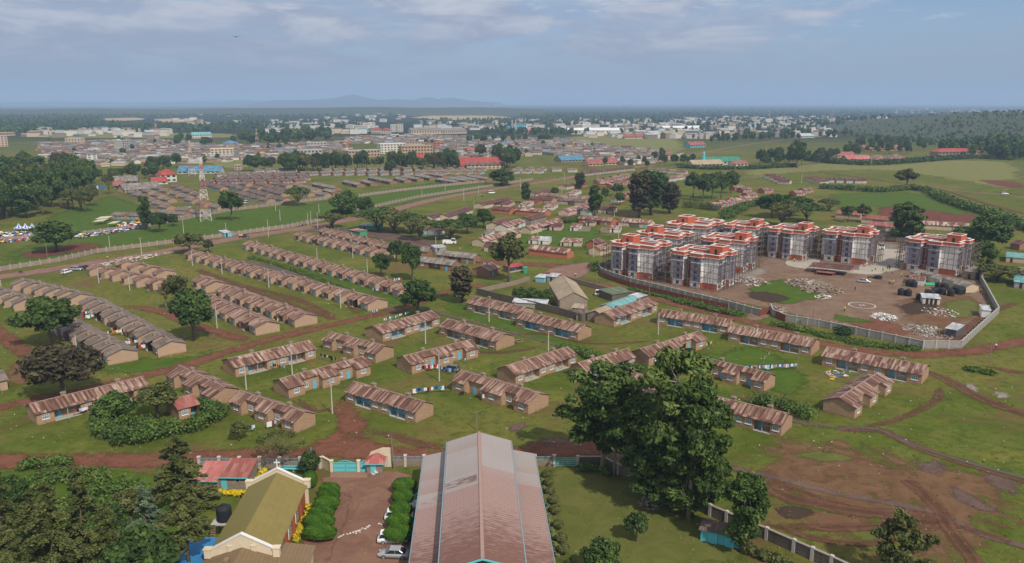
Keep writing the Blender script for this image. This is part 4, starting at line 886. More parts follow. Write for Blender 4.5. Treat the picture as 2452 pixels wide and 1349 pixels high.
rib = t.m('FRACT', t.m('DIVIDE', sx.outputs[0], .5)); c = t.mix(t.m('MULTIPLY', t.smooth(rib, .8, .96), .18), c, (.12, .1, .09))
t.put(b.inputs['Base Color'], c); b.inputs['Roughness'].default_value = .8; b.inputs['Specular IOR Level'].default_value = .15
t.put(b.inputs['Normal'], t.bump(t.m('ADD', lat, t.m('MULTIPLY', n1, .5)), .3, .05))
m, t, b = newmat('olive_roof'); o = obc(t); n1 = t.noise(o, .5, 5, .65); sx = t.n('ShaderNodeSeparateXYZ', {0: o})
c = t.mix(n1, (.19, .145, .04), (.27, .21, .07)); c = t.mix(t.m('MULTIPLY', t.smooth(t.noise(t.scale(o, 2.5, .3, 1), 1.0, 4, .6), .5, .75), .35), c, (.15, .12, .05))
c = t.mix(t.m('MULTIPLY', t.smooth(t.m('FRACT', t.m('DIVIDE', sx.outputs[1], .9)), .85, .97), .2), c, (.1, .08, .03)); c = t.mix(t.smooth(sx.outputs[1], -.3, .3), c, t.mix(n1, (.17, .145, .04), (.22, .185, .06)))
t.put(b.inputs['Base Color'], c); b.inputs['Roughness'].default_value = .7
t.put(b.inputs['Normal'], t.bump(t.m('SINE', t.m('MULTIPLY', sx.outputs[1], 26)), .25, .04))
m, t, b = newmat('brown_roof'); o = obc(t); n1 = t.noise(o, .5, 5, .65); c = t.mix(n1, (.17, .11, .055), (.24, .165, .095)); sx = t.n('ShaderNodeSeparateXYZ', {0: o})
c = t.mix(t.m('MULTIPLY', t.smooth(t.m('FRACT', t.m('DIVIDE', sx.outputs[1], .55)), .7, .95), .3), c, (.1, .06, .03)); t.put(b.inputs['Base Color'], c); t.put(b.inputs['Normal'], t.bump(t.m('SINE', t.m('MULTIPLY', sx.outputs[1], 26)), .25, .04))
Fp = gp(1147, 1035, 8.7); Np = gp(1155, 1333, 8.7); D = (Fp - Np); D.z = 0; LEN = D.length; D.normalize(); rz = math.atan2(D.y, D.x) - math.pi / 2
hall = thing('church_hall', 'large church hall with pinkish grey roof, rusty at the near end, and side aisles', 'church hall', (Np.x, Np.y, 0), rz)
hw, aw = 5.55, 9.75
def hroof(b, x0, z0, x1, z1, y0, y1, th=.12): b.slab([(x0, y0, z0), (x1, y0, z1), (x1, y1, z1), (x0, y1, z0)] if x1 > x0 else [(x0, y1, z0), (x1, y1, z1), (x1, y0, z1), (x0, y0, z0)], (0, 0, -th))
b = MB(); hroof(b, -hw, 7.0, 0, 8.7, -.4, LEN); hroof(b, hw, 7.0, 0.0, 8.7, -.4, LEN); rn = b.obj('nave_roof', MATS['hall_roof'], hall)
q = MB(); q.slab([(-.28, -.42, 8.66), (.28, -.42, 8.66), (.2, -.42, 8.8), (-.2, -.42, 8.8)], (0, LEN + .45, 0)); q.obj('ridge_cap', MATS['faded_cap'] if 'faded_cap' in MATS else flat('faded_cap', (.36, .23, .19)), rn)
for s in (-1, 1):
 b = MB(); hroof(b, s * aw, 4.4, s * (hw - .05), 5.3, -8, LEN); b.obj('aisle_roof', MATS['hall_roof'], hall)
 q = MB(); q.box(min(s * (hw + .04), s * (hw + .2)), -.4, 6.82, max(s * (hw + .04), s * (hw + .2)), LEN, 6.98); q.obj('gutter', MATS['gutter_blue'] if 'gutter_blue' in MATS else flat('gutter_blue', (.2, .3, .34)), hall)
 q = MB(); q.box(min(s * (aw + .03), s * (aw + .17)), -8, 4.2, max(s * (aw + .03), s * (aw + .17)), LEN, 4.36); q.obj('gutter', MATS['gutter_blue'], hall)
b = MB()
for s in (-1, 1):
 b.quad((s * (hw - .3), .2, 4.9), (s * (hw - .3), LEN - .3, 4.9), (s * (hw - .3), LEN - .3, 6.97), (s * (hw - .3), .2, 6.97)); b.quad((s * (aw - .4), -7.8, 0), (s * (aw - .4), LEN - .3, 0), (s * (aw - .4), LEN - .3, 4.3), (s * (aw - .4), -7.8, 4.3))
for y in (.25, LEN - .35): b.add([(-hw + .3, y, 0), (hw - .3, y, 0), (hw - .3, y, 6.95), (0, y, 8.55), (-hw + .3, y, 6.95)], [(0, 1, 2, 3, 4)])
for s in (-1, 1):
 for y in (-7.8, LEN - .3): b.quad((s * (hw - .3), y, 0), (s * (aw - .4), y, 0), (s * (aw - .4), y, 4.3), (s * (hw - .3), y, 5.1))
b.obj('wall', MATS['dark_stone'], hall)
for s in (-1, 1):
 q = MB(); q.slab([(0, -.45, 8.72), (s * (hw + .3), -.45, 6.93), (s * (hw + .3), -.45, 6.68), (0, -.45, 8.47)], (0, -.08, 0)); q.obj('bargeboard', MATS['turquoise_paint'], hall)
q = MB()
for i in range(6): q.box(-10.9 - i * .35, LEN - 12, 0.02 if i else 0, -9.9 - i * .35 if i == 0 else -10.55 - i * .35 + .3, LEN - 9.5, 1.2 - i * .2)
q.obj('side_steps', MATS['concrete'], hall)
q = MB()
for y in (LEN - 12, LEN - 9.5):
 q.bar((-10, y, 2.4), (-12.6, y, 1.0), .06); q.bar((-10, y, 1.9), (-12.6, y, .5), .05)
 for k in range(6): q.bar((-10.1 - k * .48, y, 1.2 - k * .24), (-10.1 - k * .48, y, 2.35 - k * .26), .04)
q.obj('side_railing', MATS['turquoise_paint'], hall)
Fc, Nc = Vector((-38.2, 118.2, 0)), Vector((-37.4, 98.6, 0)); D = Fc - Nc; CL = D.length; rzc = math.atan2(D.y, D.x)
ch = thing('chapel', 'cream gabled church with an olive roof and a white cross on its far gable', 'church', (Fc + Nc) / 2, rzc)
E, RZ, hwc, hc = 4.0, 6.4, 4.75, CL / 2       # local x along the axis (far end +), y to the left
for s in (-1, 1):
 b = MB(); p = [(-hc + .2, s * hwc, E), (hc - .2, s * hwc, E), (hc - .2, 0, RZ), (-hc + .2, 0, RZ)]; b.slab(p if s < 0 else p[::-1], (0, 0, -.12)); b.obj('roof', MATS['olive_roof'], ch)
b = MB()
for s in (-1, 1): b.quad((-hc, s * (hwc - .5), 0), (hc, s * (hwc - .5), 0), (hc, s * (hwc - .5), E), (-hc, s * (hwc - .5), E))
b.obj('side_wall', MATS['red_brick'], ch)
for sgn, nm in ((1, 'far'), (-1, 'near')):
 b = MB(); x = sgn * hc; w_ = hwc + .05
 b.slab([(x, -w_, 0), (x, w_, 0), (x, w_, E + .35), (x, 0, RZ + .55), (x, -w_, E + .35)], (sgn * .35, 0, 0)); g = b.obj('gable_wall', MATS['cream_wall_paint'] if 'cream_wall_paint' in MATS else flat('cream_wall_paint', (.66, .56, .4)), ch)
 for s in (-1, 1):
  q = MB(); q.slab([(x - sgn * .1, s * (w_ + .1), E + .36), (x - sgn * .1, 0, RZ + .58), (x - sgn * .1, 0, RZ + .75), (x - sgn * .1, s * (w_ + .1), E + .53)], (sgn * .55, 0, 0)); q.obj('coping', MATS['white_trim'], g)
  q = MB(); q.box(min(x - sgn * .15, x + sgn * .6), s * (w_ - .1) - .45, E - .5, max(x - sgn * .15, x + sgn * .6), s * (w_ - .1) + .45, E + .75); q.box(min(x - sgn * .22, x + sgn * .67), s * (w_ - .1) - .55, E + .753, max(x - sgn * .22, x + sgn * .67), s * (w_ - .1) + .55, E + .95); q.obj('kneeler', MATS['cream_wall_paint'], g)
 if sgn < 0:
  for s in (-1, 1):
   q = MB(); q.box(x - .5, s * 1.6 - .32, E - .6, x - .352, s * 1.6 + .32, E + 1.2); q.box(x - .55, s * 1.6 - .38, E + 1.203, x - .352, s * 1.6 + .38, E + 1.32); q.obj('pilaster', MATS['cream_wall_paint'], g)
q = MB(); q.box(hc + .1, -.09, RZ + .7, hc + .25, .09, RZ + 2.1); q.box(hc + .1, -.5, RZ + 1.5, hc + .25, -.092, RZ + 1.68); q.box(hc + .1, .092, RZ + 1.5, hc + .25, .5, RZ + 1.68); q.obj('cross', MATS['white_trim'], ch)
for x in (-6.2, -1.2, 3.4):
 q = MB(); y = -hwc + .5
 q.box(x - .75, y - .12, 1.1, x + .75, y - .003, 3.1); w_ = q.obj('window', MATS['white_trim'], ch); g = MB()
 for i in range(3):
  for j in range(3): g.box(x - .68 + i * .47, y - .125, 1.18 + j * .63, x - .3 + i * .47, y - .122, 1.72 + j * .63)
 g.obj('pane', MATS['dark_glass'], w_)
for x in (-8.5, -3.6, 1.2, 6.0):
 q = MB(); q.slab([(x - .25, -hwc + .5, 0), (x + .25, -hwc + .5, 0), (x + .25, -hwc + .5, 3.0), (x - .25, -hwc + .5, 3.0)], (0, -.3, 0)); q.obj('buttress', MATS['red_brick'], ch)
b = MB(); x0, x1 = -hc - 9.5, -hc - .36
for s in (-1, 1):
 p = [(x0, s * (hwc + .6), 3.2), (x1, s * (hwc + .6), 3.2), (x1, 0, 5.0), (x0, 0, 5.0)]; b.slab(p if s < 0 else p[::-1], (0, 0, -.1))
b.obj('annexe_roof', MATS['brown_roof'], ch)
b = MB(); b.slab([(x0, -hwc - 4.6, 2.9), (-hc + 3.2, -hwc - 4.6, 2.9), (-hc + 3.2, -hwc - .2, 3.5), (x0, -hwc - .2, 3.5)], (0, 0, -.1)); b.obj('annexe_roof', MATS['brown_roof'], ch)
b = MB(); b.box(x0 + .3, -hwc + .2, 0, x1 - .1, hwc - .2, 3.15); b.box(x0 + .3, -hwc - 4.2, 0, -hc + 2.9, -hwc + .1, 2.75); b.obj('annexe_wall', MATS['cream_wall'], ch)
q = MB(); q.box(-hc - 4.2, .7, 4.5, -hc - 3.4, 1.3, 5.4); q.obj('vent', MATS['wood'], ch)
c0, rz0, L0, W0, _ = frame((522, 1172), (588, 1170), (505, 1146)); W0 = 5.2
ho = thing('red_roof_house', 'small stone house with red tin roof, turquoise door and flower hedge', 'house', gp(547, 1160), R(-2)); hb = MB(); hb.box(-4.6, -2.6, 0, -.5, 2.6, 2.2); hb.box(-.49, -2.2, 0, 4.2, 2.6, 2.75); hb.obj('wall', MATS['stone_wall'], ho)
for x0, x1, y0, z0, z1, mt in ((-4.9, -.55, -3.0, 2.1, 3.0, 'pink_roof'), (-.5, 4.6, -2.7, 2.7, 3.6, 'faded_red_roof')):
 q = MB(); q.slab([(x0, y0, z0), (x1, y0, z0), (x1, 2.9, z1), (x0, 2.9, z1)], (0, 0, -.08)); rr = q.obj('roof', MATS[mt], ho); q = MB(); q.box(x0, y0 - .06, z0 - .22, x1, y0 - .003, z0 - .04); q.obj('fascia', MATS['turquoise_paint'], rr)
q = MB(); q.box(-.3, -2.26, .02, .7, -2.203, 2.1); q.obj('door', MATS['turquoise_paint'], ho)
for x, y, z in ((2.6, -2.2, 1.6), (-3.9, -2.6, 1.1), (-2.2, -2.6, 1.1)):
 q = MB(); q.box(x - .4, y - .07, z, x + .4, y - .003, z + .55); w_ = q.obj('window', MATS['turquoise_paint'], ho); g = MB(); g.box(x - .3, y - .08, z + .08, x + .3, y - .073, z + .47); g.obj('pane', MATS['dark_glass'], w_)
def railfence(label, A, B, n, h=1.15, top=2.0):
 a, e = gp(*A), gp(*B); c = (a + e) / 2; d = e - a; L_ = d.length; rz_ = math.atan2(d.y, d.x)
 root = thing('railing_fence', label, 'fence', c, rz_); b = MB(); b.box(-L_ / 2, -.15, 0, L_ / 2, .15, h); b.obj('base_wall', MATS['stone_wall'], root)
 for i in range(n + 1):
  x = -L_ / 2 + L_ * i / n; q = MB(); q.box(x - .22, -.24, 0, x + .22, .24, 2.1); q.box(x - .3, -.32, 2.103, x + .3, .32, 2.28); q.obj('pillar', MATS['pole_concrete'], root)
 for i in range(n):
  x0, x1 = -L_ / 2 + L_ * i / n + .25, -L_ / 2 + L_ * (i + 1) / n - .25; q = MB()
  q.box(x0, -.03, h + .1, x1, .03, h + .17); q.box(x0, -.03, top - .08, x1, .03, top - .02); k = int((x1 - x0) / .2)
  for j in range(k): xx = x0 + (j + .5) * (x1 - x0) / k; q.box(xx - .022, -.022, h + .172, xx + .022, .022, top - .083)
  for u in (.33, .67):
   xx = x0 + (x1 - x0) * u
   for j in range(10): a0, a1 = j * .628, (j + 1) * .628; q.bar((xx + .24 * math.cos(a0), -.04, (h + top) / 2 + .24 * math.sin(a0)), (xx + .24 * math.cos(a1), -.04, (h + top) / 2 + .24 * math.sin(a1)), .03, n=4)
  q.obj('railing', MATS['rail_blue'] if 'rail_blue' in MATS else flat('rail_blue', (.22, .34, .38)), root)
 return root
railfence('stone based railing fence left of the turquoise gate, behind the red roofed house', (478, 1121), (768, 1122), 6)
railfence('stone based railing fence between the guard house and the church hall', (926, 1117), (1016, 1117), 2)
railfence('short stone based railing fence right of the church hall', (1281, 1117), (1327, 1117), 1)
def gate(label, A, B, leaves, top, arch, mat='turquoise_paint', barred=False, name='yard_gate'):
 a, e = gp(*A), gp(*B); c = (a + e) / 2; d = e - a; L_ = d.length; root = thing(name, label, 'gate', c, math.atan2(d.y, d.x))
 for i in range(leaves):
  x0, x1 = -L_ / 2 + L_ * i / leaves + .03, -L_ / 2 + L_ * (i + 1) / leaves - .03; q = MB()
  if not barred:
   q.box(x0, -.04, .12, x1, .04, .72); q.box(x0, -.04, .95, x1, .04, 1.5)
   q.box(x0, -.05, .723, x0 + .1, .05, top); q.box(x1 - .1, -.05, .723, x1, .05, top); q.box(x0 + .103, -.04, top - .1, x1 - .103, .04, top)
   for z0, z1 in ((.723, .947), (1.503, top - .103)):
    k = max(3, int((x1 - x0) / .22))
    for j in range(k): xx = x0 + .12 + (j + .5) * (x1 - x0 - .24) / k; q.box(xx - .05, -.03, z0, xx + .05, .03, z1)
   if arch:
    n = 10; xa, xb = (x0 + .1, x1 - .02) if leaves == 1 else ((x0 + (x1 - x0) * .35, x1) if i == 0 else (x0, x1 - (x1 - x0) * .35))
    for j in range(n):
     f = (lambda u: top + .4 * (math.sin(u * math.pi) if leaves == 1 else math.sin((u if i == 0 else 1 - u) * math.pi / 2)))
     q.bar((xa + (xb - xa) * j / n, 0, f(j / n)), (xa + (xb - xa) * (j + 1) / n, 0, f((j + 1) / n)), .05, n=4); q.bar((xa + (xb - xa) * (j + .5) / n, 0, top), (xa + (xb - xa) * (j + .5) / n, 0, f((j + .5) / n)), .025, n=4)
  else:
   for z in (.1, .5, .9, 1.3, top): q.box(x0, -.03, z, x1, .03, z + .08)
   k = 12
   for j in range(k + 1): xx = x0 + (x1 - x0 - .05) * j / k; q.box(xx, -.028, .183, xx + .05, .028, top - .003)
   q.box(x0 + (x1 - x0) * .1, -.05, .55, x0 + (x1 - x0) * .3, -.033, 1.2)
  q.obj('gate_leaf', MATS[mat], root)
 return root
gate('turquoise double gate with arched top at the church yard entrance', (799, 1131), (856, 1131), 2, 1.9, True)
gate('narrow turquoise foot gate beside the guard house', (863, 1131), (880, 1131), 1, 1.9, True)
gate('blue barred gate between the railing fence and the stone wall', (1328, 1117), (1379, 1117), 2, 1.65, False, barred=True)
for px, lb in (((795, 1131), 'cream pillar at the left side of the double gate'), ((859.5, 1131), 'cream pillar between the double gate and the foot gate')):
 p = gp(*px); q = MB(); q.box(p.x - .25, p.y - .25, 0, p.x + .25, p.y + .25, 2.15); q.box(p.x - .33, p.y - .33, 2.153, p.x + .33, p.y + .33, 2.35); tag(q.obj('gate_pillar', MATS['cream_wall_paint']), lb, 'pillar')
a, e = gp(772, 1119), gp(793, 1131); q = MB(); d = (e - a).normalized(); s = Vector((-d.y, d.x, 0)) * .12
q.slab([a - s, e - s, e + s, a + s], (0, 0, 2.1)); q.slab([a - s * 1.6 + Vector((0, 0, 2.103)), e - s * 1.6 + Vector((0, 0, 2.103)), e + s * 1.6 + Vector((0, 0, 2.103)), a + s * 1.6 + Vector((0, 0, 2.103))], (0, 0, .14)); tag(q.obj('wing_wall', MATS['cream_wall_paint']), 'cream wing wall sloping to the left gate pillar', 'wall')
gh = thing('guard_house', 'small stone guard house with pink pyramid roof beside the gate', 'guard house', gp(900, 1128)); q = MB(); q.box(-1.4, -1.2, 0, 1.4, 1.2, 2.1); q.obj('wall', MATS['stone_wall'], gh)
q = MB(); q.add([(-1.8, -1.6, 2.1), (1.8, -1.6, 2.1), (1.8, 1.5, 2.1), (-1.8, 1.5, 2.1), (.3, .4, 3.4)], [(0, 1, 4), (1, 2, 4), (2, 3, 4), (3, 0, 4), (3, 2, 1, 0)]); q.obj('roof', MATS['pink_roof'], gh)
q = MB(); q.slab([(-1.6, 1.62, 0), (2.6, 1.62, 0), (2.6, 1.62, 3.7), (1.0, 1.62, 3.7), (-1.1, 1.62, 2.9), (-1.6, 1.62, 2.0)], (0, .25, 0)); q.obj('back_wall', MATS['cream_wall_paint'], gh)
q = MB(); q.box(-.7, -1.26, .02, .25, -1.203, 1.9); q.obj('door', MATS['turquoise_paint'], gh); q = MB(); q.box(-1.85, -1.66, 1.95, 1.85, -1.603, 2.09); q.obj('fascia', MATS['turquoise_paint'], gh)
q = MB(); a, b_, c_, d_ = gp(792, 1132), gp(878, 1132), gp(880, 1146), gp(790, 1146); zz = lay()
q.slab([(p.x, p.y, .002) for p in (d_, c_, b_, a)], (0, 0, .16)); struct(q.obj('ramp', MATS['ramp_soil'] if 'ramp_soil' in MATS else flat('ramp_soil', (.26, .15, .1))))
be = thing('bench', 'long turquoise bench by the railing fence', 'bench', gp(704, 1129), R(-2))
for y, z in ((-.25, .48), (.05, .48)):
 q = MB(); q.box(-2.4, y, z, 2.4, y + .26, z + .06); q.obj('seat_plank', MATS['turquoise_paint'], be)
q = MB(); q.box(-2.4, .32, .75, 2.4, .37, .98); q.obj('backrest', MATS['turquoise_paint'], be)
for x in (-2.1, -.1, 1.9):
 q = MB(); q.box(x, -.22, 0, x + .12, .3, .475); q.obj('leg', MATS['turquoise_paint'], be)
p = gp(748, 1134); q = MB(); q.bar((p.x, p.y, 0), (p.x, p.y, 5.0), .08, n=8); tag(q.obj('flagpole', MATS['sky_blue_paint']), 'thin light blue pole beside the dark round tree', 'pole')
def chair(px, rz_, label):
 r_ = thing('plastic_chair', label, 'chair', gp(*px), rz_, 'white plastic chairs by the guard house')
 q = MB(); q.box(-.25, -.25, .4, .25, .25, .45); q.obj('seat', MATS['white_plastic'], r_); q = MB(); q.slab([(-.25, .25, .453), (.25, .25, .453), (.22, .34, .95), (-.22, .34, .95)], (0, .04, 0)); q.obj('backrest', MATS['white_plastic'], r_)
 for x in (-.22, .22):
  for y in (-.22, .22): q = MB(); q.bar((x, y, 0), (x, y, .397), .03, n=4); q.obj('leg', MATS['white_plastic'], r_)
  q = MB(); q.box(x - .03, -.22, .62, x + .03, .24, .66); q.obj('armrest', MATS['white_plastic'], r_)
chair((893, 1141), 2.6, 'left white plastic chair, nearer the camera'); chair((901, 1137), .4, 'right white plastic chair, nearer the guard house')
st = thing('tank_stand', 'rough timber stand with a ladder under the black tank', 'stand', gp(541, 1283)); q = MB(); q.box(-1.6, -1.5, 2.5, 1.6, 1.5, 2.7); q.obj('platform', MATS['concrete'], st)
for x in (-1.4, 1.4):
 for y in (-1.3, 1.3): q = MB(); q.bar((x, y, 0), (x, y, 2.497), .14, n=6); q.obj('leg', MATS['wood'], st)
q = MB()
for x in (-1.5, -.9): q.bar((x, -2.3, 0), (x, -1.55, 2.6), .06)
for k in range(7): q.bar((-1.5, -2.25 + k * .1, .3 + k * .34), (-.9, -2.25 + k * .1, .3 + k * .34), .05)
q.obj('ladder', MATS['wood'], st)
tank_o = tank((541, 1283), 'black water tank on the timber stand left of the olive roofed church', 1.15, 2.6, 0, 2.7)
wall_line('stone_wall', 'old stone wall running diagonally under the eucalyptus to the lower right', 'wall', [(1383, 1117), (1443, 1117), (1480, 1136), (1560, 1170), (1640, 1208), (1700, 1236), (1780, 1270), (1835, 1293), (1900, 1322), (1990, 1362), (2060, 1395)], 1.9, .3, 'dark_stone', (.25, .25), 'stone_cap' if 'stone_cap' in MATS else flat('stone_cap', (.3, .26, .22)).name, 3.6, 'pole_concrete')
lt = thing('latrine_block', 'row of turquoise blue latrine sheds with rusty roof by the stone wall', 'shed', gp(1730, 1296), R(-24))
for i in range(5):
 x0 = -3.1 + i * 1.25; y0 = -1.2 - (i % 2) * .25; q = MB(); q.box(x0, y0, 0, x0 + 1.22, 1.1, 2.0); q.obj('cubicle', MATS['turquoise_paint'], lt)
 d_ = MB(); d_.box(x0 + .25, y0 - .04, .05, x0 + .97, y0 - .003, 1.8); d_.obj('door', MATS['latrine_door'] if 'latrine_door' in MATS else flat('latrine_door', (.1, .45, .52)), lt)
for x0, x1 in ((-3.4, -1.2), (-1.15, 1.0), (1.05, 3.4)):
 q = MB(); q.slab([(x0, -1.7, 2.05), (x1, -1.7, 2.05), (x1, 1.4, 2.45), (x0, 1.4, 2.45)], (0, 0, -.06)); q.obj('roof', MATS['purple_brown_roof'], lt)
q = MB(); p0 = gp(468, 1372); q.slab([(p0.x - 3.2, p0.y - 4, 2.8), (p0.x + 3.2, p0.y - 4, 2.8), (p0.x + 3.4, p0.y + 5.5, 2.3), (p0.x - 3, p0.y + 5.5, 2.3)], (0, 0, -.08)); bl = q.obj('blue_canopy', MATS['tarp_blue']); tag(bl, 'bright blue sheet roof at the bottom edge beside the church', 'canopy')
for dx in (-2.8, 3):
 for dy in (-3.6, 5.2): w_ = MB(); w_.bar((p0.x + dx, p0.y + dy, 0), (p0.x + dx, p0.y + dy, 2.2), .07); w_.obj('post', MATS['wood'], bl)
for i, (x, y) in enumerate([(816, 1286), (822, 1283), (832, 1281), (839, 1279), (846, 1277), (852, 1275), (858, 1273), (863, 1271), (868, 1267), (875, 1268), (880, 1264), (884, 1261), (908, 1256), (914, 1258), (918, 1254), (811, 1289), (853, 1279), (862, 1276)]):
 q = MB(); p = gp(x, y); s = rng.uniform(.08, .14); an = rng.random() * 3; ca, sa = math.cos(an) * s, math.sin(an) * s
 q.slab([(p.x - ca * 1.6 + sa, p.y - sa * 1.6 - ca, .01), (p.x + ca * 1.6 + sa * .8, p.y + sa * 1.6 - ca * .9, .01), (p.x + ca * 1.5 - sa, p.y + sa * 1.5 + ca, .01), (p.x - ca * 1.4 - sa, p.y - sa * 1.4 + ca, .01)], (0, 0, .16))
 tag(q.obj('painted_stone', MATS['stone_white']), 'white painted stone of the broken line across the church yard', 'stone', 'white painted stones in the yard')
p = gp(1552, 1205)
rubble('low heap of pale stones under the eucalyptus on the lawn', (1556, 1207), 1.5, 70, .26, ['concrete', 'pole_wood', 'chimney_stone'], 'stone_heap', .6)
# ================================================================== vegetation
def leafmesh(name, centers, radii, counts, size, mat, seed, squash=1.0, shell=.55, tone=None, droop=0.0, aspect=1.6):
 g = np.random.default_rng(seed); P = []; TN = []; N = []
 for i, (c, r_, k) in enumerate(zip(centers, radii, counts)):
  d = g.normal(size=(k, 3)); d /= np.linalg.norm(d, axis=1)[:, None]
  rr = r_ * (shell + (1 - shell) * g.random(k) ** .6) * (1 + .18 * g.normal(size=k)); p = d * rr[:, None]; p[:, 2] *= squash
  P.append(p + np.array(c)); N.append(d); base = tone[i] if tone is not None else g.normal(.5, .16); TN.append(np.clip(base + .16 * g.normal(size=k), 0, 1))
 P = np.concatenate(P); N = np.concatenate(N); TN = np.concatenate(TN); n = len(P)
 nr = N + .75 * g.normal(size=(n, 3)); nr[:, 2] += .35; nr /= np.linalg.norm(nr, axis=1)[:, None]
 a = np.cross(nr, g.normal(size=(n, 3))); a[:, 2] -= droop; a /= np.linalg.norm(a, axis=1)[:, None]; b = np.cross(nr, a); b /= np.linalg.norm(b, axis=1)[:, None] + 1e-9
 s = size * (.6 + .8 * g.random(n)); a = a * (s * aspect * .5)[:, None]; b = b * (s * .5)[:, None]; lift = nr * (s * .12)[:, None]
 V = np.stack([P - a, P - b + lift, P + a, P + b + lift], 1).reshape(-1, 3)
 return quadmesh(name, V, TN, mat)
def quadmesh(name, V, TN, mat):
 n = len(V) // 4; me = bpy.data.meshes.new(name); me.vertices.add(n * 4); me.loops.add(n * 4); me.polygons.add(n)
 me.vertices.foreach_set('co', V.astype(np.float32).ravel()); me.loops.foreach_set('vertex_index', np.arange(n * 4, dtype=np.int32)); me.polygons.foreach_set('loop_start', np.arange(0, n * 4, 4, dtype=np.int32))
 at_ = me.attributes.new('tone', 'FLOAT', 'FACE'); at_.data.foreach_set('value', TN.astype(np.float32)); me.materials.append(MATS[mat]); me.update(calc_edges=True); return me
def limbs(b, base, tips, r0, seed, n=7, bend=.12):
 g = random.Random(seed); k = len(base); 
 b.tube(base, [r0 * (1 - .55 * i / (k - 1)) for i in range(k)], n)
 for tp in tips:
  j = g.randrange(max(1, k // 2), k); s = Vector(base[j]); e = Vector(tp); md = (s + e) / 2 + Vector((g.uniform(-1, 1), g.uniform(-1, 1), g.uniform(-.4, .6))) * (e - s).length * bend
  b.tube([s, md, e], [r0 * .34, r0 * .22, r0 * .07], 5)
TREES = {}
def crown_proto(kind):
 """-> (height, crown width, parts); several shapes of every kind"""
 g = random.Random(kind); b = MB()
 base, v = kind.rsplit('_', 1); v = int(v); sd = sum(map(ord, kind)) + v
 if base in ('broad', 'dark', 'brown', 'olive', 'bush', 'dense'):
  hgt = 10.0; cz, rx, rzv, nc, lf, size, mat = {'broad': (6.2, 4.6, 3.5, 30, 150, .5, 'leaf_deep'), 'dark': (6.0, 4.8, 3.7, 34, 150, .5, 'leaf_deep'), 'brown': (6.2, 4.9, 3.2, 32, 160, .48, 'leaf_brown'), 'olive': (6.4, 4.2, 3.3, 24, 140, .46, 'leaf_olive'), 'bush': (4.9, 5.2, 4.9, 30, 170, .5, 'leaf_bush'), 'dense': (5.6, 4.6, 4.3, 36, 190, .44, 'leaf_deep')}[base]
  cs = []; rs = []
  for i in range(nc):
   while True:
    d = Vector((g.gauss(0, 1), g.gauss(0, 1), g.gauss(.15, 1))).normalized()
    if base == 'bush' or d.z > -.65: break
   k = g.uniform(.45, .86); cs.append((d.x * rx * k * g.uniform(.85, 1.12), d.y * rx * k, cz + d.z * rzv * k)); rs.append(rx * g.uniform(.2, .36))
  if base != 'bush': limbs(b, [(0, 0, 0), (.15, .1, 1.6), (.1, -.1, 3.2), (.25, .15, 5.2)], [cs[i] for i in range(0, nc, 3)], .38, sd)
  else: limbs(b, [(0, 0, 0), (.1, .1, 1), (.1, 0, 2.5)], [cs[i] for i in range(0, nc, 6)], .2, sd)
  return hgt, rx * 2.1, b, leafmesh('crown', cs, rs, [int(lf * (r_ / rx / .28) ** 2) for r_ in rs], size, mat, sd, .8, .35)
 if base == 'umbrella':
  cs = []; rs = []
  for i in range(34):
   a = g.random() * 6.283; q = math.sqrt(g.random()); cs.append((math.cos(a) * q * 5.6, math.sin(a) * q * 5.6, 6.9 + (1 - q * q) * 1.9 + g.uniform(-.6, .5))); rs.append(g.uniform(1.0, 1.7))
  limbs(b, [(0, 0, 0), (.2, .1, 1.4), (.5, -.1, 3.0)], cs[::3], .4, sd)
  limbs(b, [(0, 0, .3), (-.5, .3, 2), (-1.4, .5, 3.6)], cs[1::4], .28, sd + 1)
  return 9.6, 12.6, b, leafmesh('crown', cs, rs, [230] * 34, .46, 'leaf_olive' if v % 2 else 'leaf_deep', sd, .55, .3)
 if base == 'column':
  cs = []; rs = []
  for i in range(30):
   z = 3.2 + 10 * (i + g.random()) / 30; w_ = 1.9 * math.sin(math.pi * min(.97, (z - 2) / 12.6)) ** .6; a = g.random() * 6.283; cs.append((math.cos(a) * w_ * .7, math.sin(a) * w_ * .7, z)); rs.append(g.uniform(.8, 1.4))
  limbs(b, [(0, 0, 0), (.1, .1, 3), (-.1, .1, 7), (.05, 0, 11)], cs[::3], .3, sd)
  return 14.4, 5.4, b, leafmesh('crown', cs, rs, [150] * 30, .5, 'leaf_deep' if v % 2 else 'leaf_brown', sd, 1.0, .3)
 if base == 'euca':                      # tall open crown made of separate leaf masses
  cs = []; rs = []; n = 50
  for i in range(n):
   z = 7.4 + 16.6 * ((i + g.random()) / n) ** .9; w_ = 6.4 * math.sin(math.pi * min(.985, max(.1, (z - 5.2) / 20.5))) ** .55; a = g.random() * 6.283; q = g.uniform(.35, 1) ; cs.append((math.cos(a) * w_ * q, math.sin(a) * w_ * q, z + g.uniform(-.6, .6))); rs.append(g.uniform(.95, 1.9))
  limbs(b, [(0, 0, 0), (.15, .1, 5), (-.1, .2, 10), (.1, 0, 15), (0, .1, 20)], cs[::2], .42, sd, 9, .08)
  return 26.0, 13.0, b, leafmesh('crown', cs, rs, [int(300 * (r_ / 1.6) ** 2) for r_ in rs], .42, 'leaf_euca', sd, .82, .3, None, .5, 2.2)
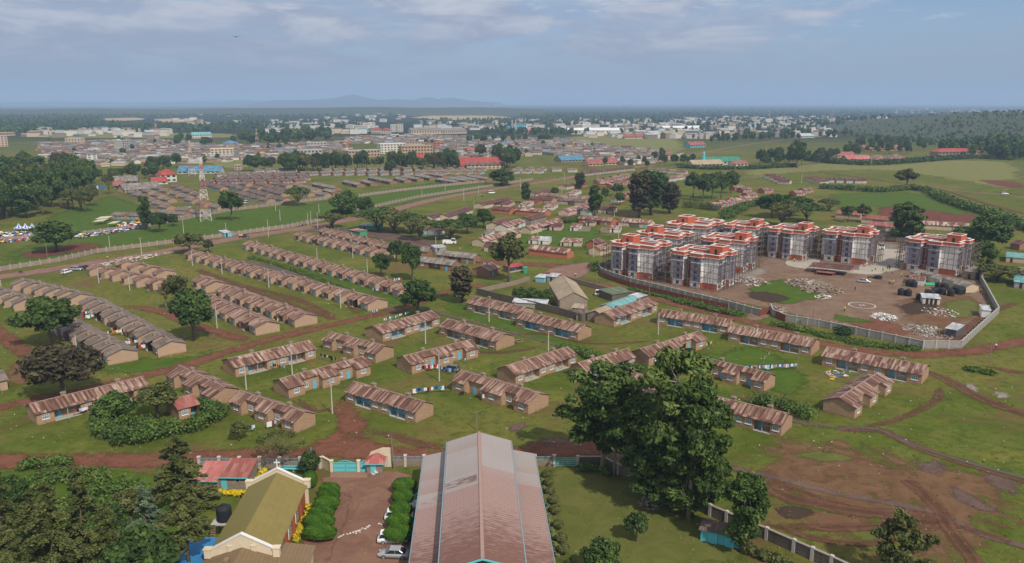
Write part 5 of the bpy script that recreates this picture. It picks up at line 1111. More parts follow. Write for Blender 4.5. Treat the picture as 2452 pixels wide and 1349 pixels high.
 if base == 'upright':                   # narrow leafy tree with drooping masses
  cs = []; rs = []
  for i in range(44):
   z = 2.6 + 10 * (i + g.random()) / 44; w_ = 3.3 * math.sin(math.pi * min(.98, (z - 1.2) / 12.2)) ** .7; a = g.random() * 6.283; q = g.uniform(.3, .95); cs.append((math.cos(a) * w_ * q, math.sin(a) * w_ * q, z)); rs.append(g.uniform(.7, 1.2))
  limbs(b, [(0, 0, 0), (.1, .1, 3), (-.1, .1, 7), (.05, 0, 11)], cs[::3], .25, sd)
  return 13.2, 7.2, b, leafmesh('crown', cs, rs, [260] * 44, .34, 'leaf_euca', sd, .85, .3, None, .3, 2.0)
 if base in ('conifer', 'cypress', 'cedar'):      # layered boughs round a straight stem
  hgt = 14.0; P = []; TN = []; gn = np.random.default_rng(sd); wide = {'conifer': 4.6, 'cypress': 3.2, 'cedar': 3.8}[base]; low = 6.0 if base == 'cedar' else 1.0; nb = {'conifer': 78, 'cypress': 80, 'cedar': 46}[base]; boughs = []
  for i in range(nb):
   u = (i + g.random()) / nb; z = low + (13.6 - low) * u; L_ = wide * (1 - u) ** .62 * g.uniform(.5, 1.15) + .25; a = g.random() * 6.283; boughs.append((z, L_, a, gn.normal(.5, .15)))
  V = []; T_ = []
  for z, L_, a, tn in boughs:
   k = int(60 + 170 * L_ / wide); s = gn.random(k) ** .7; up = .28
   cx = math.cos(a) * L_ * s; cy = math.sin(a) * L_ * s; cz = z + up * L_ * s - .38 * L_ * s * s + gn.normal(0, .05 + .03 * L_, k); lat = gn.normal(0, .1 + .1 * L_ * (.25 + s * (1 - s) * 3), k)
   P_ = np.stack([cx - math.sin(a) * lat, cy + math.cos(a) * lat, cz], 1)
   out = np.stack([np.full(k, math.cos(a)), np.full(k, math.sin(a)), np.full(k, -.15)], 1) + gn.normal(0, .45, (k, 3)); out /= np.linalg.norm(out, axis=1)[:, None]; sd_ = np.cross(out, gn.normal(0, .5, (k, 3)) + np.array([0, 0, 1])); sd_ /= np.linalg.norm(sd_, axis=1)[:, None]
   le = (.34 + .25 * gn.random(k))[:, None]; wd = (.09 + .09 * gn.random(k))[:, None]
   V.append(np.stack([P_ - out * le * .5, P_ - sd_ * wd, P_ + out * le * .5, P_ + sd_ * wd], 1)); T_.append(np.clip(tn + .14 * gn.normal(size=k), 0, 1))
  b.tube([(0, 0, 0), (0, 0, 6), (0, 0, 13.8)], [.32, .2, .03], 8)
  for z, L_, a, tn in boughs[::2]: b.tube([(0, 0, z), (math.cos(a) * L_ * .8, math.sin(a) * L_ * .8, z + .1 * L_)], [.05, .015], 4)
  return hgt, wide * 2.1, b, quadmesh('crown', np.concatenate(V).reshape(-1, 3), np.concatenate(T_), 'leaf_conifer' if v != 2 else 'leaf_bluish')
 if base == 'sparse':
  cs = []; rs = []
  for i in range(40):
   a = g.random() * 6.283; q = math.sqrt(g.random()); cs.append((math.cos(a) * q * 5, math.sin(a) * q * 5, 5 + 4.4 * (1 - q * q * .7) * g.uniform(.5, 1.05))); rs.append(g.uniform(.7, 1.3))
  limbs(b, [(0, 0, 0), (.2, .1, 1.2), (.3, 0, 2.6), (.1, .2, 4.5)], cs, .2, sd, 6, .1)
  return 10.0, 11.5, b, leafmesh('crown', cs, rs, [60] * 40, .2, 'leaf_olive', sd, .8, .1)
 if base == 'bare':
  tips = []
  for i in range(16): a = g.random() * 6.283; q = g.uniform(.4, 1); tips.append((math.cos(a) * q * 2.6, math.sin(a) * q * 2.6, g.uniform(5, 9.5)))
  limbs(b, [(0, 0, 0), (.1, .1, 1.5), (.2, 0, 3.2), (.1, .1, 5.5)], tips, .22, sd, 6, .1)
  return 10.0, 6.0, b, leafmesh('twig_leaves', [tips[i] for i in range(0, 16, 3)], [.7] * 6, [14] * 6, .16, 'leaf_brown', sd)
 if base == 'flame':                     # loose brown green tree with orange blossom tufts
  cs = []; rs = []
  for i in range(40):
   u = (i + g.random()) / 40; z = 2.5 + 8 * u; w_ = 4.4 * math.sin(math.pi * min(.95, .15 + u * .85)) ** .8; a = g.random() * 6.283; q = g.uniform(.3, 1); cs.append((math.cos(a) * w_ * q, math.sin(a) * w_ * q, z)); rs.append(g.uniform(.6, 1.15))
  limbs(b, [(0, 0, 0), (.2, .1, 3), (.1, .2, 6), (0, 0, 9)], cs[::2], .2, sd, 7, .08)
  return 11.0, 9.4, b, leafmesh('crown', cs, rs, [170] * 40, .3, 'leaf_olive', sd, .8, .1, None, 0, 2.4)
LEAFY = {}
def tree(kind, base, topy, wpx, label, cat='tree', group=None, name=None, hm=None, z0=0.0):
 p = gp(base[0], base[1], z0)
 h = hm if hm else max(1.2, at_y(base[0], topy, p.y).z - z0)
 name = name or {'broad': 'broadleaf_tree', 'dark': 'broadleaf_tree', 'dense': 'broadleaf_tree', 'brown': 'broadleaf_tree', 'olive': 'broadleaf_tree', 'bush': 'bush', 'umbrella': 'umbrella_tree', 'column': 'eucalyptus_tree', 'euca': 'eucalyptus_tree', 'upright': 'eucalyptus_tree', 'conifer': 'conifer_tree', 'cypress': 'conifer_tree', 'cedar': 'conifer_tree', 'sparse': 'acacia_tree', 'bare': 'bare_tree', 'flame': 'silky_oak_tree'}[kind.rsplit('_', 1)[0]]
 if kind not in TREES:
  hg, wd, b, leaf = crown_proto(kind); TREES[kind] = (hg, wd, b.mesh('trunk', [MATS['pale_bark' if kind[:4] in ('euca', 'bare') else 'bark']], True), leaf)
 hg, wd, tm, lm = TREES[kind]; w_m = wpx / ppm(p + Vector((0, 0, h * .6)))
 if group and not label: label = group
 r_ = thing(name, label, cat, p, rng.random() * 6.28 if kind[:4] != 'euca' else rng.random() * 6.28, group); r_.scale = (w_m / wd, w_m / wd, h / hg)
 link('trunk', tm, r_); link('crown', lm, r_); return r_
NEARV = [
('dark_1', (122, 831), 708, 145, 'dark bushy tree with a pale trunk in front of the grey terrace rows'), ('brown_1', (152, 952), 828, 190, 'broad brown leaved tree nearest the left edge above the red track'),
('dark_2', (463, 817), 690, 108, 'tall dark tree between the grey and rusty terrace rows'), ('olive_1', (424, 742), 655, 58, 'thin olive tree behind the tall dark one'), ('bare_1', (398, 740), 672, 40, 'bare leafless tree at the end of the short rusty row'),
('dark_3', (1002, 754), 672, 92, 'dark round tree by the stream above the laundry'), ('column_2', (1106, 725), 637, 58, 'two tiered slender tree on the green left of the chapel compound'), ('olive_2', (1217, 677), 556, 82, 'tall loose crowned tree beside the red roofed kiosk'),
('broad_1', (987, 672), 582, 52, 'tree with a long pale trunk above the dark round one'), ('dark_1', (950, 628), 574, 42, 'small dark tree at the end of the back terrace row'), ('broad_2', (912, 664), 607, 48, 'small tree at the end of the far bank row, pole beside it'),
('umbrella_1', (795, 546), 512, 58, 'flat crowned tree standing at the road fork'), ('umbrella_2', (906, 553), 498, 86, 'first umbrella tree shading the market stalls, from the left'), ('umbrella_1', (944, 556), 502, 78, 'second umbrella tree shading the market stalls, from the left'), ('umbrella_2', (985, 560), 512, 60, 'third umbrella tree shading the market stalls, from the left'), ('umbrella_1', (1006, 576), 520, 62, 'umbrella tree at the right end of the shaded stalls'),
('umbrella_2', (1078, 574), 526, 70, 'umbrella tree over the parked grey truck'), ('dark_2', (1118, 560), 510, 50, 'dark tree right behind the one over the grey truck'), ('dark_3', (1158, 546), 500, 48, 'dark tree left of the two gabled hall houses'),
('bush_1', (826, 512), 456, 64, 'dark rounded tree group by the panel fence, left of two'), ('dark_1', (874, 522), 470, 42, 'dark tree beside the rounded one at the panel fence'), ('umbrella_2', (715, 493), 448, 46, 'small umbrella tree at the edge of the brown estate'), ('broad_3', (556, 528), 453, 52, 'tall tree in front of the brown estate with two white vans near'),
('column_1', (350, 552), 467, 30, 'tall dark column of a tree above the market crowd'), ('dark_2', (384, 556), 506, 44, 'dark tree right of the tall column'), ('dark_3', (415, 542), 514, 27, 'small tree next to the barracks at the fence'), ('dark_3', (135, 603), 530, 100, 'wide dark tree standing in the red soil field at left'),
('olive_1', (455, 607), 558, 70, 'olive flowering tree on the road verge at the head of the long row'), ('brown_1', (500, 605), 574, 26, 'small brown tree right of the olive one on the verge'), ('bare_1', (650, 640), 598, 26, 'bare grey tree beside the ditch between the two long rows'),
('dense_1', (1200, 444), 403, 66, 'big round tree below the bright red roofed hall'), ('column_1', (1259, 488), 436, 24, 'dark upright tree on the road edge above the rusty houses'), ('column_2', (1388, 452), 414, 26, 'upright tree by the house at the road corner'), ('column_1', (1424, 517), 442, 34, 'tall tree amid the rusty houses, thick at the top'), ('broad_1', (1449, 482), 450, 20, 'small green tree right of the tall one'), ('dark_2', (1484, 492), 460, 24, 'small dark tree beside the dirt lane'), ('dark_1', (1477, 470), 438, 30, 'dark tree behind the lane, right of the small green one'), ('dark_3', (1328, 470), 449, 20, 'small dark tree between two maroon roofs'),
('column_2', (1530, 522), 412, 56, 'leftmost of the tall dark eucalyptus behind the blocks'), ('column_1', (1557, 516), 406, 62, 'tallest of the dark eucalyptus behind the blocks'), ('column_2', (1603, 512), 438, 50, 'rightmost of the tall dark eucalyptus behind the blocks'), ('dense_1', (1580, 478), 412, 44, 'eucalyptus farther back between the tall dark ones'),
('broad_1', (1660, 472), 412, 40, 'first green tree of the clump behind the far row, from the left'), ('broad_2', (1683, 482), 415, 38, 'second green tree of the clump behind the far row, from the left'), ('broad_3', (1704, 478), 410, 38, 'third green tree of the clump behind the far row, from the left'), ('broad_1', (1726, 476), 412, 36, 'fourth green tree of the clump behind the far row, from the left'), ('broad_2', (1750, 464), 408, 36, 'rightmost green tree of the clump behind the far row'),
('dark_1', (1848, 522), 462, 66, 'dark tree behind the middle blocks, left one'), ('umbrella_2', (1892, 518), 468, 70, 'dark wide tree behind the middle blocks'), ('umbrella_2', (1932, 532), 486, 64, 'dark wide tree nearest the middle block roofs'), ('umbrella_1', (1872, 542), 488, 60, 'olive wide tree between two blocks'), ('umbrella_1', (1985, 506), 477, 40, 'lone brown umbrella tree at the edge of the pitch'),
('olive_1', (2030, 532), 491, 34, 'olive tree before the school roofs, left of a pair'), ('olive_2', (2064, 532), 488, 34, 'olive tree before the school roofs, right of a pair'), ('upright_1', (2166, 580), 486, 78, 'tall pine like tree left of the rightmost block'), ('dense_1', (2366, 612), 511, 102, 'big dark tree at the right beyond the site wall'), ('bush_2', (2352, 642), 574, 64, 'lower green tree in front of the big dark one'), ('umbrella_1', (2388, 672), 636, 84, 'low spreading green tree outside the site wall'), ('olive_2', (2170, 453), 404, 50, 'lone olive tree beside the long hedge'), ('dense_1', (1908, 402), 334, 46, 'tall dark tree right of the green roofed mosque'),
('euca_1', (1442, 1130), 862, 200, 'leftmost of the big eucalyptus behind the lawn, wide low crown'), ('euca_2', (1470, 1138), 905, 130, 'eucalyptus standing close right of the leftmost one'), ('euca_3', (1556, 1196), 960, 160, 'middle eucalyptus, front of the clump by the wall'), ('euca_1', (1608, 1216), 822, 205, 'tallest eucalyptus of the clump'), ('euca_2', (1648, 1243), 900, 195, 'rightmost eucalyptus of the clump with a bare trunk'), ('euca_3', (1530, 1160), 930, 150, 'eucalyptus hidden in the heart of the clump'),
('upright_1', (1575, 1212), 1085, 150, 'lower leafy tree in front of the middle eucalyptus'), ('upright_3', (1640, 1236), 1085, 130, 'lower leafy tree before the bare trunk of the rightmost eucalyptus'), ('upright_1', (1690, 1222), 1050, 110, 'low leafy tree at the right side of the eucalyptus clump'), ('upright_2', (1776, 1325), 1130, 116, 'slender leafy tree beside the blue latrines'), ('broad_3', (1523, 1297), 1229, 62, 'small round lawn tree casting its shadow on the grass'), ('flame_1', (2152, 1392), 1226, 170, 'loose tree with yellow tufts at the lower right edge'), ('olive_2', (573, 1056), 1009, 48, 'small garden tree left of the hanging sheets'), ('sparse_1', (672, 1118), 1028, 135, 'thin yellowish acacia at the roadside fence'), ('dense_1', (744, 1137), 1079, 60, 'dark round tree behind the light blue pole'),
('conifer_1', (432, 1212), 1040, 172, 'wide brownish conifer beside the red roofed house'), ('conifer_3', (138, 1400), 1148, 165, 'conifer in the left corner, second from the edge'), ('cypress_1', (205, 1330), 1115, 110, 'dark pointed conifer rising behind the corner trees'), ('conifer_1', (275, 1420), 1202, 150, 'green conifer in front at the bottom left'), ('conifer_2', (362, 1360), 1158, 125, 'bluish conifer left of the one with a bare trunk'), ('cedar_3', (456, 1385), 1152, 150, 'tall conifer with a bare trunk at the bottom edge'), ('conifer_3', (10, 1300), 1108, 110, 'dark conifer cut by the left edge of the frame'), ('conifer_1', (40, 1440), 1255, 170, 'brown conifer in the bottom left corner'), ('dense_2', (345, 1450), 1265, 180, 'dense bluish bushy tree at the bottom edge'),
('conifer_3', (88, 1335), 1172, 125, 'conifer squeezed between the two corner conifers'), ('dense_1', (250, 1310), 1200, 125, 'dark round tree among the corner conifers'), ('olive_1', (318, 1262), 1168, 90, 'olive tree between the wide conifer and the bluish one'), ('broad_2', (30, 1225), 1140, 90, 'leafy tree at the left edge below the red road'), ('bush_1', (280, 1012), 938, 112, 'olive crowned tree growing out of the hedge, left one'), ('olive_2', (378, 1003), 918, 110, 'bright spreading tree growing out of the hedge, right one'), ('dense_2', (1437, 1392), 1284, 104, 'dense dark round conifer on the lawn at the bottom'), ('dense_1', (1290, 716), 681, 0, ''),
]
for kd, bs, ty, wp, lb in NEARV:
 if wp: tree(kd, bs, ty, wp * (1.25 if kd[:4] == 'umbr' else 1.12 if bs[1] < 800 else 1.0), lb)
for i, (x, y, w_) in enumerate([(1245, 722, 40), (1275, 724, 46), (1305, 728, 40)]): tree('bush_%d' % (1 + i % 2), (x, y), y - 36, w_, ORD[i + 1] + ' dark bush from the left inside the chapel compound', 'bush')
def topiary_mesh(name, seed, mat, n=9000, size=.075):
 g = np.random.default_rng(seed); d = g.normal(size=(n, 3)); d /= np.linalg.norm(d, axis=1)[:, None]; d[:, 2] = np.where(d[:, 2] < -.45, -d[:, 2], d[:, 2])
 lump = 1 + .05 * np.sin(d[:, 0] * 5 + 1) * np.cos(d[:, 1] * 6) + .03 * np.sin(d[:, 2] * 11); P = d * (lump * (1 + .02 * g.normal(size=n)))[:, None]; nr = d + .55 * g.normal(size=(n, 3)); nr /= np.linalg.norm(nr, axis=1)[:, None]
 a = np.cross(nr, g.normal(size=(n, 3))); a /= np.linalg.norm(a, axis=1)[:, None]; b = np.cross(nr, a); s = size * (.6 + .8 * g.random(n))
 V = np.stack([P - a * s[:, None] * .8, P - b * s[:, None] * .5, P + a * s[:, None] * .8, P + b * s[:, None] * .5], 1).reshape(-1, 3)
 return quadmesh(name, V, np.clip(.5 + .2 * g.normal(size=n) + .15 * np.sin(d[:, 0] * 4 + d[:, 1] * 5), 0, 1), mat)
TOPI = [topiary_mesh('clipped_crown', s, 'leaf_topiary') for s in (1, 2, 3)]; b = MB(); b.bar((0, 0, 0), (0, 0, 1.4), .1, n=6); TTR = b.mesh('stem', [MATS['bark']])
def topiary(label, px, rx, rzv, cz, k=0, name='topiary_bush', mesh=None, group=None, dy=None):
 r_ = thing(name, label, 'bush', gp(*px), rng.uniform(-.2, .2) if dy else rng.random() * 6, group); c = link('crown', mesh or TOPI[k % 3], r_); c.location.z = cz; c.scale = (rx, dy or rx, rzv); s = link('stem', TTR, r_); s.scale.z = cz / 1.4; return r_
for i, (x, y, r_) in enumerate([(790, 1191, 1.75), (788, 1206, 1.85), (783, 1225, 2.1), (772, 1247, 2.05), (765, 1268, 2.5), (767, 1296, 2.55)]): topiary(['farthest', 'second', 'third', 'fourth', 'fifth', 'nearest'][i] + ' clipped round bush in the row beside the olive roofed church', (x, y), r_, 1.05 if i < 4 else 1.2, 1.5, i, dy=1.28, group='clipped bushes in the church yard')
for i, (x, y, r_) in enumerate([(969, 1180, 2.05), (965, 1208, 1.8), (960, 1240, 1.8), (957, 1268, 2.0), (954, 1298, 2.2)]): topiary(['farthest', 'second', 'third', 'fourth', 'nearest'][i] + ' clipped round bush in the row against the church hall', (x, y), r_, 1.05 + .03 * i, 1.5, i, dy=1.6, group='clipped bushes in the church yard')
topiary('round clipped bush right behind the cross gable', (744, 1169), 1.2, 1.5, 1.6, 1)
LTOP = topiary_mesh('clipped_crown', 9, 'leaf_olive', 900, .22)
for i, (x, y) in enumerate([(1309, 1147), (1314, 1166), (1317, 1187), (1325, 1209), (1329, 1232), (1336, 1268), (1344, 1301), (1349, 1327)]): topiary(ORD[i + 1] + ' small clipped shrub along the right side of the hall, counted from the fence', (x, y), .85 + .1 * rng.random(), .55, .95, i, 'clipped_shrub', LTOP, 'clipped shrubs beside the hall')
def hedge(label, px, w_, h, mat, name='hedge', n=90, size=.32, cat='hedge', dens=1.0):
 pts = smoothline([gp(*p) for p in px], max(.5, w_ * .5)); cs = []; rs = []
 c = pts[len(pts) // 2].copy()
 for p in pts:
  for k in range(2): q = p - c; r_ = w_ * rng.uniform(.42, .62); cs.append((q.x + rng.uniform(-.3, .3) * w_, q.y + rng.uniform(-.3, .3) * w_, h * rng.uniform(.35, .62))); rs.append(r_)
 me = leafmesh('hedge_leaves', cs, rs, [max(8, int(n * dens))] * len(cs), size, mat, rng.randrange(9999), h / w_ * .8, .5)
 return tag(link(name, me), label, cat) if not me.name is None else None
_link = link
def hedge_at(label, px, w_, h, mat, **k):
 o = hedge(label, px, w_, h, mat, **k); pts = smoothline([gp(*p) for p in px], max(.5, w_ * .5)); o.location = pts[len(pts) // 2]; return o
for lb, px, w_, h, mt, kw in [
('thick dark green hedge curving round the hidden cottage', [(238, 1000), (243, 1035), (262, 1058), (300, 1066), (350, 1058), (400, 1046), (450, 1034), (500, 1018), (520, 1002)], 3.4, 3.6, 'leaf_bush', dict(n=170, size=.34)),
('back part of the hedge right of the hidden cottage', [(470, 985), (500, 985), (522, 1000)], 3.0, 3.2, 'leaf_bush', dict(n=160, size=.34)),
('thicket filling the ground between the hedge and the cottage', [(265, 1015), (320, 1020), (360, 1027), (400, 1027)], 3.4, 2.4, 'leaf_bush', dict(n=150, size=.36)),
('low dark hedge beside the red road at the left', [(62, 1125), (100, 1116), (160, 1112)], 2.4, 2.0, 'leaf_bush', dict(n=150)),
('yellow flowering hedge before the red roofed house', [(478, 1186), (520, 1184), (583, 1186)], 1.1, .9, 'leaf_yellow', dict(n=200, size=.2)),
('yellow flowering hedge leading up behind the church', [(612, 1153), (622, 1143), (632, 1132)], .9, .8, 'leaf_yellow', dict(n=160, size=.2)),
('yellow flowering hedge along the church wall by the round bushes', [(742, 1215), (735, 1235), (722, 1262), (708, 1296)], .8, .8, 'leaf_yellow', dict(n=160, size=.2)),
('narrow yellow and green hedge along the right side of the hall', [(1301, 1150), (1308, 1190), (1316, 1240), (1326, 1290), (1334, 1330)], .7, .6, 'leaf_tuft', dict(n=40, size=.2)),
('bushes along the stream below the green', [(1345, 838), (1390, 848), (1430, 862), (1480, 875), (1530, 893)], 3.0, 1.9, 'leaf_bush', dict(n=110)),
('dense bushes on the stream bank below the rightmost laundry line', [(1820, 968), (1850, 972), (1890, 985), (1925, 1000)], 3.6, 2.6, 'leaf_bush', dict(n=160)),
('weedy bushes under the right end of the site wall', [(1860, 780), (1930, 795), (2010, 815), (2100, 830), (2180, 838)], 3.6, 1.2, 'leaf_bush', dict(n=110)),
('round dark bush against the site wall', [(2016, 808), (2024, 808)], 3.2, 3.2, 'leaf_deep', dict(n=240, name='bush', cat='bush')),
('bushes along the sheet fence by the red road', [(1620, 724), (1660, 733), (1720, 748), (1770, 757)], 3.2, 1.8, 'leaf_bush', dict(n=110)),
('weeds under the sheet fence at the left end', [(1510, 694), (1560, 706), (1610, 718)], 2.0, .9, 'leaf_bush', dict(n=70)),
('round bush left of the site wall bend', [(1428, 650), (1424, 640)], 4, 2.4, 'leaf_bush', dict(n=120)),
('long dark hedge crossing the fields at right, upper part', [(1968, 452), (2020, 455), (2100, 460), (2180, 455), (2225, 462), (2250, 478)], 6, 4.5, 'leaf_bush', dict(n=80, size=.8)),
('long dark hedge crossing the fields at right, lower part', [(2250, 478), (2290, 492), (2340, 508), (2400, 525), (2452, 548), (2520, 575)], 6.5, 5, 'leaf_bush', dict(n=90, size=.8)),
('hedge line before the red roofed school', [(1930, 384), (2000, 392), (2080, 396), (2160, 392), (2260, 384), (2330, 380), (2420, 384)], 9, 6, 'leaf_deep', dict(n=80, size=1.1)),
('hedge line before the green roofed mosque', [(1630, 402), (1700, 406), (1800, 405), (1900, 400)], 7, 4, 'leaf_deep', dict(n=70, size=1.0)),
('bushy thicket behind the wide block', [(1735, 525), (1760, 510), (1790, 498), (1820, 490)], 7, 4.2, 'leaf_bush', dict(n=110, size=.6)),
('olive scrub left of the thicket behind the wide block', [(1650, 498), (1680, 500), (1715, 505)], 8, 5, 'leaf_olive', dict(n=110, size=.6)),
('green bush in the middle of the rusty houses', [(1350, 535), (1380, 530), (1395, 528)], 5, 3.2, 'leaf_bush', dict(n=110, size=.5)),
('dark thicket along the road fence beyond the ditch', [(800, 512), (830, 510), (860, 503)], 5, 3, 'leaf_deep', dict(n=100, size=.5)),
('weeds along the far side of the ditch', [(600, 618), (680, 640), (770, 672), (850, 706), (900, 722)], 2.2, .8, 'leaf_bush', dict(n=50)),
('tangle of green weeds behind the left corner conifers', [(60, 1190), (90, 1160), (130, 1150), (240, 1150)], 4.5, 2.2, 'leaf_bush', dict(n=150)),
('shrubs in the shade of the corner conifers', [(150, 1230), (240, 1190), (300, 1180), (350, 1200)], 4.5, 2.4, 'leaf_bush', dict(n=150)),
('low shrubs along the stone wall at the bottom', [(1790, 1318), (1840, 1338), (1880, 1358)], 1.8, 1.3, 'leaf_olive', dict(n=120)),
('shrubs at the foot of the wall under the first eucalyptus', [(1395, 1125), (1425, 1128), (1450, 1135)], 1.8, 1.4, 'leaf_bush', dict(n=120)),
('low bush on the right common beside a thin pole', [(2320, 888), (2345, 890), (2365, 895)], 2.4, 1.0, 'leaf_bush', dict(n=110)),
('tall hedge at the right edge behind the field', [(2330, 575), (2300, 560), (2350, 560)], 5, 4, 'leaf_deep', dict(n=80, size=.7)),
]: hedge_at(lb, px, w_, h, mt, **kw)
def tufts(label, n, area, size, mat, seed):
 g = np.random.default_rng(seed); V = []; T_ = []
 px = g.uniform(area[0], area[2], n * 2); py = g.uniform(area[1], area[3], n * 2); k = 0; cs = []
 for x, y in zip(px, py):
  p = gp(x, y); cs.append((p.x, p.y, .06)); k += 1
  if k >= n: break
 me = leafmesh('weeds', cs, [size] * n, [10] * n, size * .8, mat, seed, .35, .2); return tag(link('weeds', me), label, 'weeds', kind='stuff')
tufts('low weeds and grass tufts scattered over the near common and greens', 1500, (0, 760, 2452, 1349), .22, 'leaf_tuft', 5)
# ================================================================== rusty houses, estates and the far town
def zm(x, y): return (1100 + x / 5.62, 400 + y / 5.62)
def zf2(x, y): return (480 + x / 4.715, 380 + y / 4.715)
def zf3(x, y): return (980 + x / 7.66, 360 + y / 7.66)
def z1(x, y): return (x * .3344, 220 + y * .3344)
def z2(x, y): return (820 + x * .3344, 220 + y * .3344)
def z3(x, y): return (1632 + x * .3344, 220 + y * .3344)
S3 = [('ww', 3), ('dw', 2), ('wd', 3)]; S2 = [('wd', 3), ('w', 2)]; SP = [('ww', 3), ('dw', 3), ('wd', 3)]
OM = [
('orange walled long house with striped roof nearest the road junction', zm(1450, 1245), zm(932, 1185), zm(1510, 1210), 'orange_wall', 'striped_roof', []),
('cream gabled house with striped roof left of the corner block', zm(1895, 1200), zm(2040, 1150), zm(1772, 1180), 'cream_wall', 'striped_roof', S2),
('orange house hiding behind the cream gabled one at the corner block', zm(1850, 1110), zm(1960, 1080), zm(1790, 1100), 'orange_wall', 'dark_rust_roof', []),
('long cream house left of the loose crowned tree, washing along its front', zm(335, 1082), zm(830, 948), zm(240, 1045), 'cream_wall', 'striped_roof', SP),
('low cream house in front of the washing, half behind the loose tree', zm(560, 1160), zm(332, 1138), zm(600, 1130), 'cream_wall', 'dark_rust_roof', []),
('large cream hall house with a wide gable and a blue tank on its roof', zm(540, 852), zm(700, 790), zm(350, 820), 'cream_wall', 'dark_rust_roof', S2),
('white gabled wing with striped roof joined to the large hall house', zm(650, 880), zm(890, 800), zm(545, 845), 'white_wall', 'striped_roof', S3),
('dark roofed long wing at the back of the large hall house', zm(960, 780), zm(1175, 720), zm(900, 740), 'stone_wall', 'dark_rust_roof', S2),
('long stepped cream house with blue doors, right of the white gabled wing', zm(965, 910), zm(1390, 790), zm(872, 885), 'cream_wall', 'striped_roof', SP),
('orange walled house with white doors behind the green bush', zm(2045, 798), zm(1605, 755), zm(2085, 770), 'orange_wall', 'rusty_roof', SP),
('cream walled long house under striped roof left of the wide block', zm(2560, 830), zm(2140, 795), zm(2600, 800), 'cream_wall', 'striped_roof', SP),
('long salmon walled house with striped roof pointing to the lane', zm(1470, 664), zm(1785, 575), zm(1382, 640), 'pink_wall', 'striped_roof', []),
('pale green walled house beside the thick topped tree', zm(1740, 665), zm(1800, 650), zm(1648, 650), 'green_wall', 'purple_brown_roof', []),
('cream house with dark roof right of the thick topped tree', zm(2050, 632), zm(1870, 620), zm(2080, 590), 'cream_wall', 'dark_rust_roof', S2),
('orange walled house with striped roof beside a white pole', zm(1150, 672), zm(750, 640), zm(1175, 640), 'orange_wall', 'striped_roof', []),
('plain orange walled house with dark roof, left of the striped one', zm(675, 645), zm(425, 625), zm(715, 620), 'orange_wall', 'dark_rust_roof', []),
('cream gabled long house above the plain orange one', zm(330, 570), zm(705, 490), zm(247, 550), 'cream_wall', 'dark_rust_roof', SP),
('cream gabled house tucked behind the dark roadside tree', zm(1035, 412), zm(1260, 380), zm(957, 395), 'cream_wall', 'dark_rust_roof', []),
('brown roofed house in the cluster, its gable facing right', zm(1385, 455), zm(1060, 430), zm(1420, 435), 'tan_plaster', 'rusty_roof', S3),
('brown roofed house below it with grey doors', zm(1240, 500), zm(950, 480), zm(1280, 480), 'tan_plaster', 'dark_rust_roof', S3),
('purple roofed house with blue trim in the middle of the cluster', zm(1690, 525), zm(1315, 505), zm(1715, 500), 'tan_plaster', 'purple_brown_roof', S3),
('brown roofed house behind the purple roofed one', zm(1780, 490), zm(1470, 470), zm(1800, 465), 'orange_wall', 'rusty_roof', S3),
('cream gabled house beside the upright tree at the road corner', zm(1440, 312), zm(1560, 290), zm(1366, 290), 'cream_wall', 'dark_rust_roof', S2),
('orange end house right of the upright tree at the road corner', zm(1640, 290), zm(1725, 265), zm(1620, 265), 'orange_wall', 'dark_rust_roof', []),
('orange walled house with striped roof above the thick topped tree', zm(2000, 272), zm(1865, 265), zm(2035, 245), 'orange_wall', 'striped_roof', []),
('orange house behind two others near the far lane', zm(2190, 260), zm(2040, 250), zm(2225, 235), 'orange_wall', 'rusty_roof', []),
('house with green shop front beside the dark lane tree', zm(2140, 478), zm(2035, 468), zm(2160, 450), 'white_wall', 'dark_rust_roof', S2),
('long house along the lane right of the shop front', zm(2235, 430), zm(2390, 385), zm(2190, 410), 'orange_wall', 'rusty_roof', S3),
('left grey roofed brown house beyond the stream green', (1084, 651), (997, 640), (1096, 645), 'brown_house', 'grey_roof', SP),
('right grey roofed brown house beyond the stream green', (1134, 634), (1045, 624), (1142, 629), 'brown_house', 'grey_roof', SP),
('brown house with rusty roof next to the red kiosk', (1172, 665), (1198, 655), (1138, 656), 'brown_house', 'rusty_roof', S2),
('small brick hut left of the grey roofed houses', (1024, 617), (1006, 616), (1027, 612), 'brown_house', 'grey_roof', []),
('white walled school house with red brown roof by the umbrella trees', (1038, 534), (1060, 528), (1018, 525), 'white_wall', 'dark_rust_roof', S2),
('long brown roofed house behind the white school house', (1075, 531), (1132, 512), (1030, 520), 'cream_wall', 'dark_rust_roof', SP),
('maroon roofed house under the umbrella tree with the grey truck', (1046, 566), (1066, 563), (1030, 555), 'white_wall', 'dark_rust_roof', S2),
('school block with bright red roof behind the second block from the right', (2142, 540), (2062, 534), (2150, 527), 'cream_wall', 'faded_red_roof', SP),
('school block with pink red roof below the bright red one', (2140, 556), (2078, 551), (2148, 545), 'cream_wall', 'faded_red_roof', SP),
('school block with purple brown roof and pale pillars', (2172, 582), (2092, 575), (2182, 566), 'cream_wall', 'purple_brown_roof', SP),
('long striped roof school block behind the rightmost block', (2318, 556), (2206, 549), (2322, 544), 'cream_wall', 'striped_roof', []),
('rust roofed barn cut by the right edge of the frame', (2440, 600), (2418, 596), (2470, 585), 'brown_house', 'dark_rust_roof', []),
('low red roofed school wing seen past the olive trees', (2060, 527), (2000, 522), (2066, 519), 'cream_wall', 'faded_red_roof', []),
]
for lb, a, b_, c_, wm, rm, se in OM:
 long_house(lb, a, b_, c_, se or [('bx', 1)], group=None, wmat=wm, rmat=rm, chim=[], name='old_house', rec=1.2)
